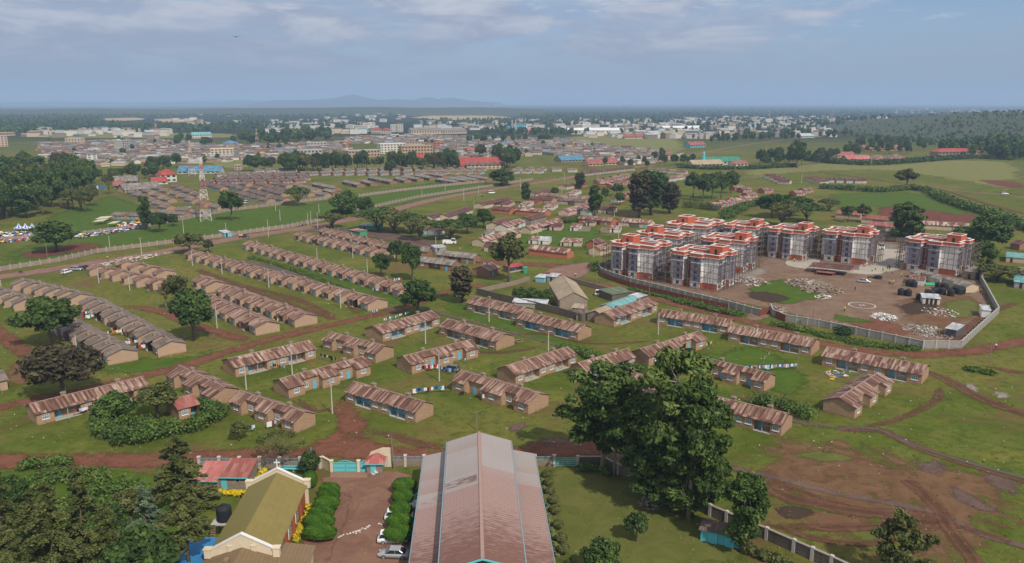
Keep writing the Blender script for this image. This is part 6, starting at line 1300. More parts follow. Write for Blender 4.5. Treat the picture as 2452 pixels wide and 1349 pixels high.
for i, (x0, x1, y, lb, wm, rm) in enumerate([(930, 1055, 1038, 'left half of the cream outhouse pair, rusty striped roof', 'white_wall', 'striped_roof'), (1062, 1205, 1046, 'right half of the cream outhouse pair, grey roof', 'white_wall', 'tin_roof'), (1357, 1465, 1065, 'small cream outhouse with rusty roof, left of two', 'cream_wall', 'striped_roof'), (1472, 1640, 1070, 'larger cream outhouse with rusty roof, right of two', 'cream_wall', 'striped_roof'),
(795, 915, 550, 'white outhouse with rusty roof below the upright tree', 'white_wall', 'striped_roof'), (1130, 1258, 582, 'white outhouse with dark roof in the yard of rusty houses', 'white_wall', 'striped_roof'), (952, 1055, 510, 'small orange outhouse at the foot of the dark roadside tree', 'orange_wall', 'dark_rust_roof'), (1488, 1605, 862, 'white washroom with striped roof before the orange house', 'white_wall', 'striped_roof'), (2020, 2160, 886, 'white washroom left of the wide block', 'white_wall', 'striped_roof'), (1430, 1540, 392, 'small white washroom near the road corner house', 'white_wall', 'striped_roof'), (305, 390, 948, 'tiny white hut above the washing house', 'white_wall', 'grey_roof'), (1210, 1370, 855, 'low salmon outhouse at the front of the stepped cream house', 'pink_wall', 'dark_rust_roof'), (1700, 1815, 795, 'low salmon outhouse before the orange walled house', 'pink_wall', 'dark_rust_roof'), (530, 655, 545, 'low salmon outhouse in front of the cream gabled long house', 'pink_wall', 'dark_rust_roof'), (1950, 2060, 632, 'low cream outhouse right of the pale green house', 'cream_wall', 'dark_rust_roof')]):
 a, b_ = zm(x0, y), zm(x1, y + 5); shed('outhouse', lb, 'outhouse', a, b_, (a[0] + 4, a[1] - 7), 1.9, 2.5, wm, rm, .2, [(.3, 'dark_opening')])
for i, (x0, x1, y) in enumerate([(1605, 1750, 868), (1900, 2020, 884), (890, 975, 556)]):
 a, b_ = zm(x0, y), zm(x1, y + 4); wall_line('yard_wall', ['low open pen wall beside the white washroom with the striped roof', 'low open pen wall beside the washroom left of the wide block', 'low open pen wall beside the outhouse below the upright tree'][i], 'wall', [a, b_, (b_[0] + 3, b_[1] - 6), (a[0] + 3, a[1] - 6), a], 1.3, .2, 'beige_block')
long_house('open red roofed kiosk on the road corner', (1218, 654), (1251, 648), (1216, 644), [('pd', 1)], W=3.5, eave=2.2, rise=.6, wmat='grey_block', rmat='red_roof', chim=[], name='kiosk', cat='kiosk')
shed('tin_kiosk', 'small green box kiosk beside the red roofed one', 'kiosk', (1254, 655), (1262, 655), (1255, 651), 2.0, 2.1, 'green_box' if 'green_box' in MATS else flat('green_box', (.05, .32, .18)).name, 'green_roof', .1)
for lb, a, b_, c_, wm, rm in [('green shop stall under the first umbrella tree', (860, 550), (905, 552), (862, 545), 'green_box', 'tin_roof'), ('green painted stall at the left end of the market trees', (836, 561), (862, 566), (840, 556), 'green_box', 'striped_roof'), ('blue white kiosk under the umbrella tree at the road bend', (1014, 562), (1052, 562), (1016, 557), 'blue_wall', 'dark_rust_roof'), ('pale tin box beside the long house by the truck', (1042, 606), (1068, 604), (1046, 600), 'grey_block', 'tin_roof'), ('small blue signed hut by the fence, left of the bus', (538, 569), (556, 567), (541, 563), 'blue_wall', 'tin_roof'),
('teal roofed shop beside the tree at the right edge', (2408, 628), (2452, 632), (2412, 618), 'cream_wall', 'teal_roof'), ('tin shop below the teal one at the right edge', (2428, 690), (2480, 695), (2432, 676), 'grey_block', 'teal_roof'), ('tin shack at the right edge above the shop', (2432, 668), (2480, 672), (2436, 655), 'grey_block', 'grey_roof')]:
 shed('stall', lb, 'stall', a, b_, c_, 2.2, 2.5, wm, rm, .25, [(.3, 'dark_opening')])
EP = {}
def estate(px0, px1, n, desc, wm, rm, rz, L=9.5, W=6.6, skip=(), jit=.4):
 a, b_ = gp(*px0), gp(*px1)
 for i in range(n):
  if i in skip: continue
  p = a.lerp(b_, i / max(1, n - 1)) + Vector((rng.uniform(-jit, jit), rng.uniform(-jit, jit), 0)); lb = (ORD[i + 1] if n > 1 else 'single') + ' house from the left in the ' + desc
  k = (wm, rm, L)
  if k not in EP: r_ = thing('estate_house', lb, 'house', p, R(rz), 'small houses of the far estate'); attach(r_, [(q[0], q[1], []) for q in gable_geo(L, W, 2.6, 1.3, [('wd', 2), ('wdw', 3)] if L < 12 else [('wdw', 3), ('dwd', 4), ('wdw', 3)], rmat=rm, wmat=wm, rec=1.0, door='sky_blue_paint')]); EP[k] = r_
  else: dup(EP[k], p, R(rz), lb)
CW, RW, BW = 'cream_wall', 'orange_wall', 'tan_brick'; GR, PR = 'grey_tile_roof', 'purple_brown_roof'
for r_ in [
(zf2(235, 205), zf2(885, 195), 6, 'front cream row of the far estate', CW, GR, 38), (zf2(660, 158), zf2(1030, 150), 4, 'back cream row of the far estate', CW, GR, 38),
(zf2(95, 292), zf2(1110, 280), 8, 'front red brick row of the far estate', RW, PR, 38), (zf2(220, 258), zf2(1170, 248), 8, 'middle red brick row of the far estate', RW, PR, 38), (zf2(310, 238), zf2(1150, 215), 7, 'back red brick row of the far estate', RW, PR, 38),
(zf2(1270, 192), zf2(2330, 188), 9, 'front brown row below the dark tree belt', BW, GR, 38), (zf2(1420, 155), zf2(2450, 140), 9, 'back brown row below the dark tree belt', BW, GR, 38), (zf2(1000, 190), zf2(1180, 190), 2, 'brown pair right of the cream rows', BW, GR, 38),
(zf2(90, 320), zf2(230, 365), 3, 'dark stepped row left in the brown estate', BW, PR, -38), (zf2(290, 325), zf2(490, 375), 4, 'second stepped row of the brown estate', BW, PR, -38), (zf2(520, 320), zf2(640, 360), 2, 'third stepped row of the brown estate', BW, PR, -38),
(zf2(480, 430), zf2(740, 505), 4, 'stepped row along the estate fence', BW, PR, -38), (zf2(600, 405), zf2(740, 445), 3, 'stepped row just above the estate fence row', BW, PR, -38), (zf2(760, 385), zf2(910, 430), 3, 'stepped row left of the umbrella tree', BW, PR, -38), (zf2(850, 480), zf2(920, 495), 2, 'pair at the corner of the estate fence', BW, PR, -38), (zf2(880, 320), zf2(960, 335), 2, 'pair in the middle of the brown estate', BW, PR, -38), (zf2(700, 325), zf2(960, 400), 4, 'long stepped row amid the brown estate', BW, PR, -38), (zf2(1100, 330), zf2(1290, 385), 3, 'stepped pale roofed row by the umbrella tree', BW, GR, -38), (zf2(1210, 430), zf2(1390, 440), 2, 'pair right of the umbrella tree', BW, GR, -38),
(z1(960, 745), z1(1200, 850), 6, 'stepped row behind the tall dark column tree', BW, GR, -38), (z1(1070, 735), z1(1210, 795), 3, 'second stepped row behind the column tree', BW, GR, -38), (z1(1150, 715), z1(1330, 775), 4, 'third stepped row behind the column tree', BW, GR, -38), (z1(1270, 700), z1(1420, 760), 4, 'row beside the red and white mast', BW, PR, -38), (z1(880, 910), z1(1080, 915), 3, 'row nearest the market crowd', BW, GR, -20), (z1(1110, 890), z1(1300, 900), 3, 'row above the fence by the dark trees', BW, GR, -20), (z1(1330, 870), z1(1440, 890), 2, 'pair left of the mast foot', BW, GR, -20), (z1(1380, 800), z1(1560, 850), 3, 'row right of the mast behind a white van', BW, GR, -38), (z1(1480, 690), z1(1570, 700), 2, 'pair above the tall tree by the fence', BW, PR, -38),
(zf3(215, 445), zf3(1280, 440), 6, 'front gabled row above the blue barracks', 'tan_plaster', GR, 62), (zf3(330, 390), zf3(1330, 385), 6, 'back gabled row above the blue barracks', 'tan_plaster', GR, 62), (zf3(1935, 430), zf3(2370, 425), 3, 'gabled trio right of the big round tree', 'cream_wall', GR, 62), (zf3(1975, 385), zf3(2430, 380), 3, 'second gabled trio behind the big round tree', 'cream_wall', GR, 62),
(z3(230, 835), z3(440, 785), 4, 'rusty row at the thicket behind the wide block', RW, 'striped_roof', 30), (z3(490, 760), z3(600, 725), 2, 'pair continuing the rusty row by the thicket', RW, 'rusty_roof', 30), (z3(390, 705), z3(450, 720), 2, 'pair behind the green tree clump', RW, 'rusty_roof', 30), (z3(830, 745), z3(890, 725), 2, 'pair at the left end of the pitch', RW, 'rusty_roof', 30),
(z3(640, 620), z3(740, 660), 4, 'curved pale row in the far field', CW, 'dark_rust_roof', -35), (z3(930, 640), z3(1000, 660), 3, 'second curved pale row in the far field', CW, 'dark_rust_roof', 25), (z3(1080, 650), z3(1270, 655), 4, 'straight pale row in the far field', CW, 'dark_rust_roof', 0),
(z2(2230, 570), z2(2430, 590), 4, 'upper pale row behind the eucalyptus', CW, 'rusty_roof', -25), (z2(2340, 640), z2(2440, 625), 3, 'lower pale row behind the eucalyptus', CW, 'rusty_roof', 25), (z2(1850, 660), z2(2010, 620), 4, 'rusty row behind the thick topped tree', RW, 'rusty_roof', 30), (z2(1940, 690), z2(2080, 650), 3, 'rusty row along the lane', RW, 'striped_roof', 30), (z2(1530, 570), z2(1640, 575), 2, 'pale pair at the road corner', CW, GR, 10), (z2(1750, 600), z2(2050, 565), 6, 'low stall row along the main road', BW, 'dark_rust_roof', 25),
]: estate(*r_)
for i, (P0, P1, P2, lb) in enumerate([(zf3(830, 640), zf3(478, 580), zf3(945, 620), 'long brown barrack with blue doors in front'), (zf3(1035, 615), zf3(680, 560), zf3(1115, 595), 'long brown barrack behind the front one'), (zf3(1205, 605), zf3(850, 540), zf3(1300, 585), 'long brown barrack with pale roof left of the big round tree'), (zf3(1405, 580), zf3(1050, 520), zf3(1480, 560), 'brown barrack half hidden by the big round tree'), (zf3(145, 585), zf3(-160, 535), zf3(255, 565), 'brown barrack at the left end of the barracks'), (zf3(370, 560), zf3(90, 510), zf3(480, 545), 'brown barrack with blue windows, second from the left'), (zf3(600, 525), zf3(370, 485), zf3(680, 515), 'short brown barrack under the gabled row'),
(zf2(1770, 330), zf2(1600, 290), zf2(1845, 320), 'blue fronted barrack on the open grass'), (zf2(1920, 315), zf2(1810, 285), zf2(1985, 305), 'short blue fronted barrack behind the grass one'), (zf2(2140, 295), zf2(1890, 245), zf2(2220, 285), 'long brown barrack with grey roof above the grass'), (zf2(2300, 280), zf2(2180, 250), zf2(2355, 270), 'blue windowed barrack right of the grey roofed one'), (zf2(1500, 370), zf2(1260, 320), zf2(1575, 355), 'long dark barrack with laundry in front'), (zf2(1340, 440), zf2(1180, 400), zf2(1420, 425), 'pale ended barrack at the panel fence'), (zf2(1490, 420), zf2(1380, 390), zf2(1540, 405), 'maroon walled barrack beside the pale ended one')]):
 long_house(lb, P0, P1, P2, [('dwd', 3), ('wdw', 3), ('dwd', 3)], W=6.5, wmat='brown_house', rmat='grey_roof', chim=[], name='barrack', rec=1.0, eave=2.4, rise=1.1)
_wb = MB(); _wb.box(-.5, -.5, -.5, .5, .5, .5); WINM = {'dark_glass': _wb.mesh('window', [MATS['dark_glass']])}
def bldg(label, bl, br, topy, depth, wm, rm, floors=1, roof='flat', cat='building', name='town_building', z0=0.0, ridge=None, winm='dark_glass'):
 a, e = gp(bl[0], bl[1], z0), gp(br[0], br[1], z0); d = e - a; L_ = d.length; rz_ = math.atan2(d.y, d.x); mid = (a + e) / 2; h = max(2.5, at_y(bl[0], topy, mid.y).z - z0)
 c = mid + Vector((-math.sin(rz_), math.cos(rz_), 0)) * depth / 2; root = thing(name, label, cat, c, rz_); hl, hw = L_ / 2, depth / 2
 rh = ridge if ridge is not None else (0 if roof == 'flat' else min(4.5, depth * .28)); hb = max(2.2, h - rh); b = MB(); b.box(-hl, -hw, 0, hl, hw, hb); q = MB()
 if roof == 'gable':
  b.add([(-hl, -hw, hb), (-hl, hw, hb), (-hl, 0, hb + rh)], [(2, 1, 0)]); b.add([(hl, -hw, hb), (hl, hw, hb), (hl, 0, hb + rh)], [(0, 1, 2)])
  for s in (-1, 1): p = [(-hl - .5, s * (hw + .6), hb - .25 + .12), (hl + .5, s * (hw + .6), hb - .25 + .12), (hl + .5, 0, hb + rh + .12), (-hl - .5, 0, hb + rh + .12)]; q.slab(p if s < 0 else p[::-1], (0, 0, -.1))
 elif roof == 'hip':
  k = min(hl * .8, hw); q.add([(-hl - .7, -hw - .7, hb), (hl + .7, -hw - .7, hb), (hl + .7, hw + .7, hb), (-hl - .7, hw + .7, hb), (-hl + k, 0, hb + rh), (hl - k, 0, hb + rh)], [(0, 1, 5, 4), (1, 2, 5), (2, 3, 4, 5), (3, 0, 4), (3, 2, 1, 0)])
 else: q.box(-hl - .3, -hw - .3, hb + .003, hl + .3, hw + .3, hb + .5)
 b.obj('wall', MATS[wm], root); q.obj('roof', MATS[rm], root); fh = hb / floors
 for f in range(floors):
  k = min(12, max(2, int(L_ / 4)))
  for j in range(k):
   o = link('window', WINM[winm], root); o.location = (-hl + (j + .5) * L_ / k, -hw - .045, f * fh + fh * .575); o.scale = (min(2.4, L_ / k * .64), .07, fh * .45)
 return root
for args in [
('cream office block standing above the settlement at left', (157, 348), (193, 348), 332, 14, 'cream_wall', 'cream_paint', 4), ('bare grey concrete tower in the settlement', (294, 360), (321, 358), 337, 14, 'concrete', 'concrete', 5), ('long cream four storey block in front of the settlement', (505, 379), (560, 378), 357, 12, 'cream_wall', 'cream_paint', 4), ('white and blue block in the settlement', (209, 389), (234, 388), 370, 12, 'white_wall', 'blue_roof', 4), ('dull pink block at the left edge', (-5, 352), (20, 351), 326, 16, 'pink_wall', 'pink_wall', 5), ('long yellow building at the left edge', (-5, 327), (37, 325), 318, 20, 'cream_wall', 'straw_roof' if 'straw_roof' in MATS else flat('straw_roof', (.5, .36, .12)).name, 1),
('teal roofed school block beyond the dry field', (461, 332), (507, 331), 317, 16, 'white_wall', 'teal_roof', 2, 'gable'), ('bright blue roofed hall among the far trees', (540, 348), (573, 347), 337, 18, 'stone_wall', 'blue_roof', 1, 'hip'), ('upper pale unfinished concrete building', (736, 355), (782, 354), 342, 14, 'concrete', 'concrete', 2), ('lower pale unfinished concrete building', (719, 377), (772, 376), 360, 14, 'concrete', 'concrete', 2),
('red roofed villa beside the dark woods', (385, 438), (424, 436), 406, 16, 'white_wall', 'red_roof', 2, 'hip'), ('low red roofed wing of the villa', (366, 443), (402, 441), 430, 12, 'white_wall', 'red_roof', 1, 'gable'), ('long grey blue roofed building below the villa', (300, 463), (386, 456), 440, 14, 'cream_wall', 'grey_roof', 1, 'gable'), ('long bright blue roofed store right of the villa', (425, 417), (527, 416), 404, 18, 'white_wall', 'blue_roof', 1, 'gable'), ('low maroon roofed building at the edge of the woods', (272, 452), (296, 451), 441, 12, 'stone_wall', 'faded_red_roof', 1, 'gable'), ('long grey roofed building behind the maroon one', (268, 442), (330, 440), 431, 14, 'stone_wall', 'grey_roof', 1, 'gable'), ('tiny pink gatehouse beside the green field', (562, 408), (576, 408), 397, 6, 'pink_wall', 'pink_wall', 2),
('left white slab of the twin white tower', (935, 317), (949, 317), 299, 14, 'white_wall', 'white_trim', 6), ('right white slab of the twin white tower', (951, 317), (964, 317), 298, 14, 'white_wall', 'white_trim', 6), ('long grey roofed warehouse right of the white tower', (984, 322), (1060, 321), 307, 30, 'cream_wall', 'grey_roof', 1, 'gable'), ('second long grey roofed warehouse', (1062, 321), (1118, 320), 308, 30, 'cream_wall', 'grey_roof', 1, 'gable'), ('red roofed house left of the white tower', (889, 320), (912, 320), 305, 16, 'cream_wall', 'red_roof', 2, 'hip'), ('second red roofed house left of the white tower', (913, 321), (935, 321), 307, 16, 'cream_wall', 'red_roof', 2, 'hip'), ('blue clad factory block', (1236, 314), (1260, 314), 297, 18, 'blue_wall', 'blue_roof', 3), ('low blue factory wing', (1214, 313), (1235, 313), 303, 18, 'blue_wall', 'blue_roof', 1), ('long rust roofed factory shed', (1250, 319), (1302, 317), 309, 26, 'cream_wall', 'pink_roof', 1, 'gable'), ('very long white roofed warehouse beside the dry slope', (1360, 322), (1494, 322), 307, 40, 'white_wall', 'white_trim', 1, 'gable'), ('white roofed warehouse near the centre horizon', (1590, 312), (1688, 311), 302, 30, 'white_wall', 'white_trim', 1, 'gable'), ('left barn of the red roofed barn pair', (1496, 333), (1524, 333), 321, 18, 'cream_wall', 'faded_red_roof', 1, 'gable'), ('right barn of the red roofed barn pair', (1525, 333), (1554, 332), 320, 18, 'cream_wall', 'faded_red_roof', 1, 'gable'),
('white five storey block in the centre of the town', (912, 369), (972, 367), 345, 14, 'white_wall', 'white_trim', 4), ('lilac topped block behind the white five storey one', (974, 352), (1007, 352), 340, 12, 'pink_wall', 'pink_roof', 2), ('brown brick block right of the white five storey one', (962, 373), (1037, 371), 350, 14, 'tan_plaster', 'tan_plaster', 3), ('red brick upper floor block', (1038, 352), (1063, 352), 342, 12, 'orange_wall', 'orange_wall', 2), ('beige flat block left of the white five storey one', (835, 378), (910, 375), 361, 14, 'tan_plaster', 'concrete', 2), ('red roofed colonnade building by the dark belt', (984, 391), (1031, 390), 370, 14, 'cream_wall', 'red_roof', 2, 'gable'), ('red roofed hall in the middle of the town', (1122, 366), (1158, 365), 354, 14, 'cream_wall', 'faded_red_roof', 1, 'gable'),
('blue roofed shed by the road bend', (1345, 389), (1400, 387), 377, 18, 'grey_block', 'blue_roof', 1, 'gable'), ('left red roofed house at the road bend', (1410, 398), (1445, 397), 384, 16, 'cream_wall', 'faded_red_roof', 1, 'gable'), ('right red roofed house at the road bend', (1448, 396), (1482, 395), 382, 16, 'cream_wall', 'faded_red_roof', 1, 'gable'), ('long low cream wall building beside the mosque', (1659, 401), (1732, 399), 384, 14, 'cream_wall', 'beige_roof', 1, 'gable'), ('white mosque with a green roof', (1688, 396), (1776, 394), 377, 18, 'white_wall', 'green_roof', 1, 'gable'), ('white gable front of the mosque', (1755, 399), (1791, 398), 386, 10, 'white_wall', 'faded_red_roof', 1, 'gable'), ('blue hut with red roof left of the mosque', (1653, 354), (1690, 353), 340, 16, 'blue_wall', 'faded_red_roof', 1, 'gable'), ('pale tilted hall among the right trees', (1920, 331), (1950, 330), 320, 20, 'tin_wall' if 'tin_wall' in MATS else flat('tin_wall', (.42, .5, .54)).name, 'tin_roof', 1, 'gable'), ('long red roofed hall at the foot of the hill', (2072, 362), (2172, 361), 349, 22, 'tan_plaster', 'faded_red_roof', 1, 'gable'), ('small red roofed house before the long red hall', (2006, 378), (2048, 377), 365, 14, 'cream_wall', 'faded_red_roof', 1, 'gable'), ('low pink roofed house along the dark hedge', (2030, 387), (2086, 386), 373, 14, 'tan_plaster', 'pink_roof', 1, 'gable'), ('left brown roofed school house along the dark hedge', (2090, 387), (2133, 386), 373, 16, 'tan_plaster', 'rusty_roof', 1, 'hip'), ('right brown roofed school house along the dark hedge', (2135, 388), (2178, 387), 371, 16, 'tan_plaster', 'rusty_roof', 1, 'hip'), ('two storey school with red roof before the hill wood', (2246, 378), (2346, 376), 356, 14, 'stone_wall', 'red_roof', 2, 'hip'), ('orange block on the far right skyline', (2018, 294), (2030, 294), 283, 20, 'orange_building', 'orange_building', 4), ('pale office block right of the orange block', (2122, 297), (2136, 297), 286, 20, 'pink_wall', 'white_trim', 3), ('white tower left of the tall red mast', (1862, 290), (1868, 290), 280, 16, 'white_wall', 'white_trim', 3)]: bldg(*args)
bldg('big hall with bright red roof behind the round tree', (1099, 405), (1206, 404), 379, 26, 'cream_wall', 'red_roof', 1, 'gable', ridge=8); bldg('low grey roofed veranda wing in front of the red hall', (1118, 406), (1207, 405), 390, 7, 'cream_wall', 'purple_brown_roof', 2, 'gable', ridge=2)
for px, top, lb in [((1684, 398), 362, 'turquoise minaret of the mosque')]:
 p = gp(*px); h = at_y(px[0], top, p.y).z; q = MB(); q.bar((p.x, p.y, 0), (p.x, p.y, h * .85), 1.3, n=8); q.bar((p.x, p.y, h * .85), (p.x, p.y, h), 1.2, n=8, r2=.05); tag(q.obj('minaret', MATS['turquoise_paint']), lb, 'minaret')
for px, top, lb in [((1226, 314), 287, 'left chimney stack of the factory'), ((1235, 314), 287, 'right chimney stack of the factory')]:
 p = gp(*px); h = at_y(px[0], top, p.y).z; q = MB(); q.bar((p.x, p.y, 0), (p.x, p.y, h), 1.8, n=8, r2=1.4); tag(q.obj('chimney_stack', MATS['concrete']), lb, 'chimney')
def inpoly(x, y, P):
 r_ = False; j = len(P) - 1
 for i in range(len(P)):
  if (P[i][1] > y) != (P[j][1] > y) and x < (P[j][0] - P[i][0]) * (y - P[i][1]) / (P[j][1] - P[i][1]) + P[i][0]: r_ = not r_
  j = i
 return r_
ZONES = [[(85, 345), (300, 338), (420, 338), (500, 350), (640, 350), (830, 340), (840, 360), (700, 385), (600, 385), (480, 392), (330, 395), (240, 402), (190, 400), (110, 378)], [(830, 330), (1000, 325), (1180, 332), (1360, 335), (1460, 352), (1640, 370), (1600, 385), (1500, 398), (1320, 372), (1220, 378), (1060, 385), (1040, 352), (900, 345), (830, 345)]]
WM = ['tan_plaster', 'stone_wall', 'cream_wall', 'orange_wall', 'grey_block', 'white_wall']; RM = ['purple_brown_roof', 'dark_rust_roof', 'grey_roof', 'terrace_roof', 'grey_tile_roof', 'tin_roof', 'blue_roof', 'beige_roof']
pts = []
for zi, Z in enumerate(ZONES):
 xs = [p[0] for p in Z]; ys = [p[1] for p in Z]; G0 = [gp(*p) for p in Z]; gx = [p.x for p in G0]; gy = [p.y for p in G0]; Pg = list(zip(gx, gy))
 step = 13.5; y = min(gy)
 while y < max(gy):
  x = min(gx) + rng.uniform(0, step)
  while x < max(gx):
   xx, yy = x + rng.uniform(-2, 2), y + rng.uniform(-3, 3)
   if inpoly(xx, yy, Pg) and rng.random() < .86: pts.append((yy, xx, zi))
   x += step * rng.uniform(.85, 1.25)
  y += step * 1.05
pts.sort(); SM = []
def hut(b, x, y, rz_, L_, W_, h, rise, mw, mr):
 c, s = math.cos(rz_), math.sin(rz_); f = lambda u, v, z: (x + u * c - v * s, y + u * s + v * c, z); hl, hw = L_ / 2, W_ / 2
 b.add([f(-hl, -hw, 0), f(hl, -hw, 0), f(hl, hw, 0), f(-hl, hw, 0), f(-hl, -hw, h), f(hl, -hw, h), f(hl, hw, h), f(-hl, hw, h), f(-hl, 0, h + rise), f(hl, 0, h + rise)], [(0, 1, 5, 4), (1, 2, 6, 9, 5), (2, 3, 7, 6), (3, 0, 4, 8, 7)], mw)
 for q in (-1, 1): p = [f(-hl - .3, q * (hw + .4), h - .1), f(hl + .3, q * (hw + .4), h - .1), f(hl + .3, 0, h + rise + .08), f(-hl - .3, 0, h + rise + .08)]; b.add(p if q < 0 else p[::-1], [(0, 1, 2, 3)], mr)
ALLM = [MATS[q] for q in WM + RM]
for k in range(10):
 b = MB(); hut(b, 0, 0, 0, rng.uniform(8, 15), rng.uniform(5.5, 8), rng.uniform(2.3, 3.4), rng.uniform(.6, 1.3), rng.randrange(6), 6 + [0, 0, 0, 2, 2, 2, 4, 4, 5, 7][k]); SM.append(b.mesh('small_house', ALLM))
near, rest = pts[:270], pts[270:]
for y, x, zi in near:
 o = link('small_house', rng.choice(SM)); o.location = (x, y, 0); o.rotation_euler = (0, 0, rng.choice([.1, -.3, .5, 1.4, -.9]) + rng.uniform(-.15, .15))
 tag(o, ['small brown house packed into the settlement left of the dark belt', 'small brown house packed into the settlement beyond the red roofed hall'][zi], 'house', ['houses of the left settlement', 'houses of the middle settlement'][zi])
b = MB()
for y, x, zi in rest: hut(b, x, y, rng.choice([.1, -.3, .5, 1.4, -.9]), rng.uniform(8, 16), rng.uniform(5.5, 8), rng.uniform(2.3, 3.6), rng.uniform(.5, 1.3), rng.randrange(6), 6 + rng.choice([0, 0, 0, 2, 2, 2, 1, 4, 4, 4, 5, 7, 7, 0, 2, 4, 0, 2, 6]))
tag(b.obj('settlement_houses', ALLM), 'mass of small brown roofed houses filling the far settlement', 'houses', kind='stuff')
b = MB()
for (x0, x1, y0, y1, n) in [(1640, 2140, 283, 302, 300), (60, 420, 316, 330, 60), (640, 900, 296, 322, 70), (1000, 1640, 296, 312, 90), (420, 1000, 268, 296, 60), (2140, 2452, 262, 272, 70), (1700, 2000, 300, 330, 60), (1480, 1700, 318, 332, 40), (1180, 1640, 288, 300, 60), (1400, 1700, 325, 333, 30)]:
 for i in range(n):
  p = gp(rng.uniform(x0, x1), y0 + (y1 - y0) * rng.random()); s = rng.uniform(.7, 1.5); hut(b, p.x, p.y, rng.uniform(-.6, .6), 18 * s, 11 * s, rng.choice([3.5, 5, 8, 10]), rng.uniform(.4, 2), rng.choice([2, 5, 5, 5, 1]), 6 + rng.choice([5, 5, 5, 2, 7, 0, 6]))
tag(b.obj('distant_town', ALLM), 'pale specks of the distant town along the horizon', 'town', kind='stuff')
def hillz(x, y):
 s = max(0, min(1, (x - 730) / 420)); s = s * s * (3 - 2 * s); f = max(0, min(1, (y - 1230) / 470)); f = f * f * (3 - 2 * f); g_ = max(0, min(1, (2700 - y) / 700))
 return 40 * s * f * g_ + 14 * s * f * g_ * max(0, min(1, (x - 1100) / 800))
vs = []; nx, ny = 60, 44
for j in range(ny):
 for i in range(nx):
  x = 690 + 2300 * (i / (nx - 1)) ** 1.4; y = 1200 + 1550 * j / (ny - 1); vs.append((x, y, hillz(x, y) + (.5 * math.sin(x * .03) * math.cos(y * .021) if hillz(x, y) > 1 else -.3) - .15))
m, t, bs = newmat('hill_scrub'); p = pos(t); t.put(bs.inputs['Base Color'], t.mix(t.noise(p, .02, 6, .7), t.mix(t.smooth(t.noise(p, .06, 5, .7), .45, .62), (.07, .08, .03), (.022, .034, .013)), (.04, .052, .02)))
me = bpy.data.meshes.new('hill'); me.from_pydata(vs, [], [(j * nx + i, j * nx + i + 1, (j + 1) * nx + i + 1, (j + 1) * nx + i) for j in range(ny - 1) for i in range(nx - 1)]); me.materials.append(m); me.polygons.foreach_set('use_smooth', [True] * len(me.polygons)); struct(link('hill', me))
def ridge_obj(prof, Y, depth, name='distant_hills'):
 P = [at_y(x, y, Y) for x, y in prof]; vs = []
 pts_ = []
 for i in range(len(P) - 1):
  for k in range(6): u = k / 6; q = P[i].lerp(P[i + 1], u); q.z += rng.uniform(-1, 1) * Y * .0003; pts_.append(q)
 pts_.append(P[-1]); n = len(pts_)
 for p in pts_: vs += [(p.x, p.y - depth, 0), (p.x * .98, p.y - depth * .45, p.z * .55), (p.x, p.y, p.z), (p.x, p.y + depth, 0)]
 me = bpy.data.meshes.new(name); me.from_pydata(vs, [], [(i * 4 + k, i * 4 + 4 + k, i * 4 + 5 + k, i * 4 + 1 + k) for i in range(n - 1) for k in range(3)]); me.materials.append(MATS['hill_scrub']); me.polygons.foreach_set('use_smooth', [True] * len(me.polygons)); struct(link(name, me))
ridge_obj([(600, 248), (660, 240), (740, 240), (795, 236), (825, 229), (848, 226), (872, 233), (905, 239), (960, 238), (985, 240), (1015, 234), (1032, 233), (1050, 238), (1075, 234), (1100, 237), (1130, 242), (1180, 246)], 13500, 1200)
ridge_obj([(-200, 243), (0, 245), (150, 243), (300, 246), (440, 244), (600, 240), (680, 244), (800, 243), (1000, 244), (1200, 245)], 17000, 1500)
ridge_obj([(-100, 262), (60, 263), (200, 260), (420, 263), (560, 259), (760, 259), (900, 256), (1000, 259), (1150, 257), (1300, 262)], 4600, 500)
GK = {}
def grove(label, pts_, kinds, hr, group, wr=(.55, .8), zf=None, name='broadleaf_tree'):
 for (x, y) in pts_:
  p = gp(x, y); kd = rng.choice(kinds); h = rng.uniform(*hr); z0 = zf(p.x, p.y) if zf else 0
  key = (kd, group)
  if kd not in TREES: hg, wd, bb, leaf = crown_proto(kd); TREES[kd] = (hg, wd, bb.mesh('trunk', [MATS['bark']], True), leaf)
  hg, wd, tm, lm = TREES[kd]; s = h / hg; w_ = h * rng.uniform(*wr) / wd
  r_ = thing(name, label, 'tree', (p.x, p.y, z0), rng.random() * 6.28, group); r_.scale = (w_, w_, s); link('trunk', tm, r_); link('crown', lm, r_)
def scatter(P, n):
 xs = [p[0] for p in P]; ys = [p[1] for p in P]; out = []
 while len(out) < n:
  x, y = rng.uniform(min(xs), max(xs)), rng.uniform(min(ys), max(ys))
  if inpoly(x, y, P): out.append((x, y))
 return out
DK = ['dark_1', 'dark_2', 'dark_3', 'broad_1', 'broad_2', 'dense_1', 'olive_1', 'brown_1']
grove('dark tree of the dense wood at the left edge', scatter([(-40, 440), (60, 425), (150, 415), (215, 430), (225, 470), (180, 500), (85, 525), (-40, 545)], 64), DK + ['column_1'], (16, 27), 'dense wood at the left edge', name='woodland_tree')
grove('tree in the wood between the left wood and the red villa', scatter([(215, 425), (300, 415), (370, 420), (380, 436), (330, 432), (260, 440), (225, 445)], 16), DK, (9, 14), 'trees around the red villa')
grove('thin trunked tree on the grass slope right of the left wood', [(176, 503), (195, 505), (205, 508), (222, 494), (165, 500), (262, 466)], ['olive_1', 'olive_2', 'umbrella_1'], (12, 16), 'thin trunked trees by the left wood')
grove('tree standing behind the red villa beside the masts', scatter([(355, 418), (420, 405), (430, 400), (400, 395), (345, 405)], 9), DK, (10, 16), 'trees behind the villa')
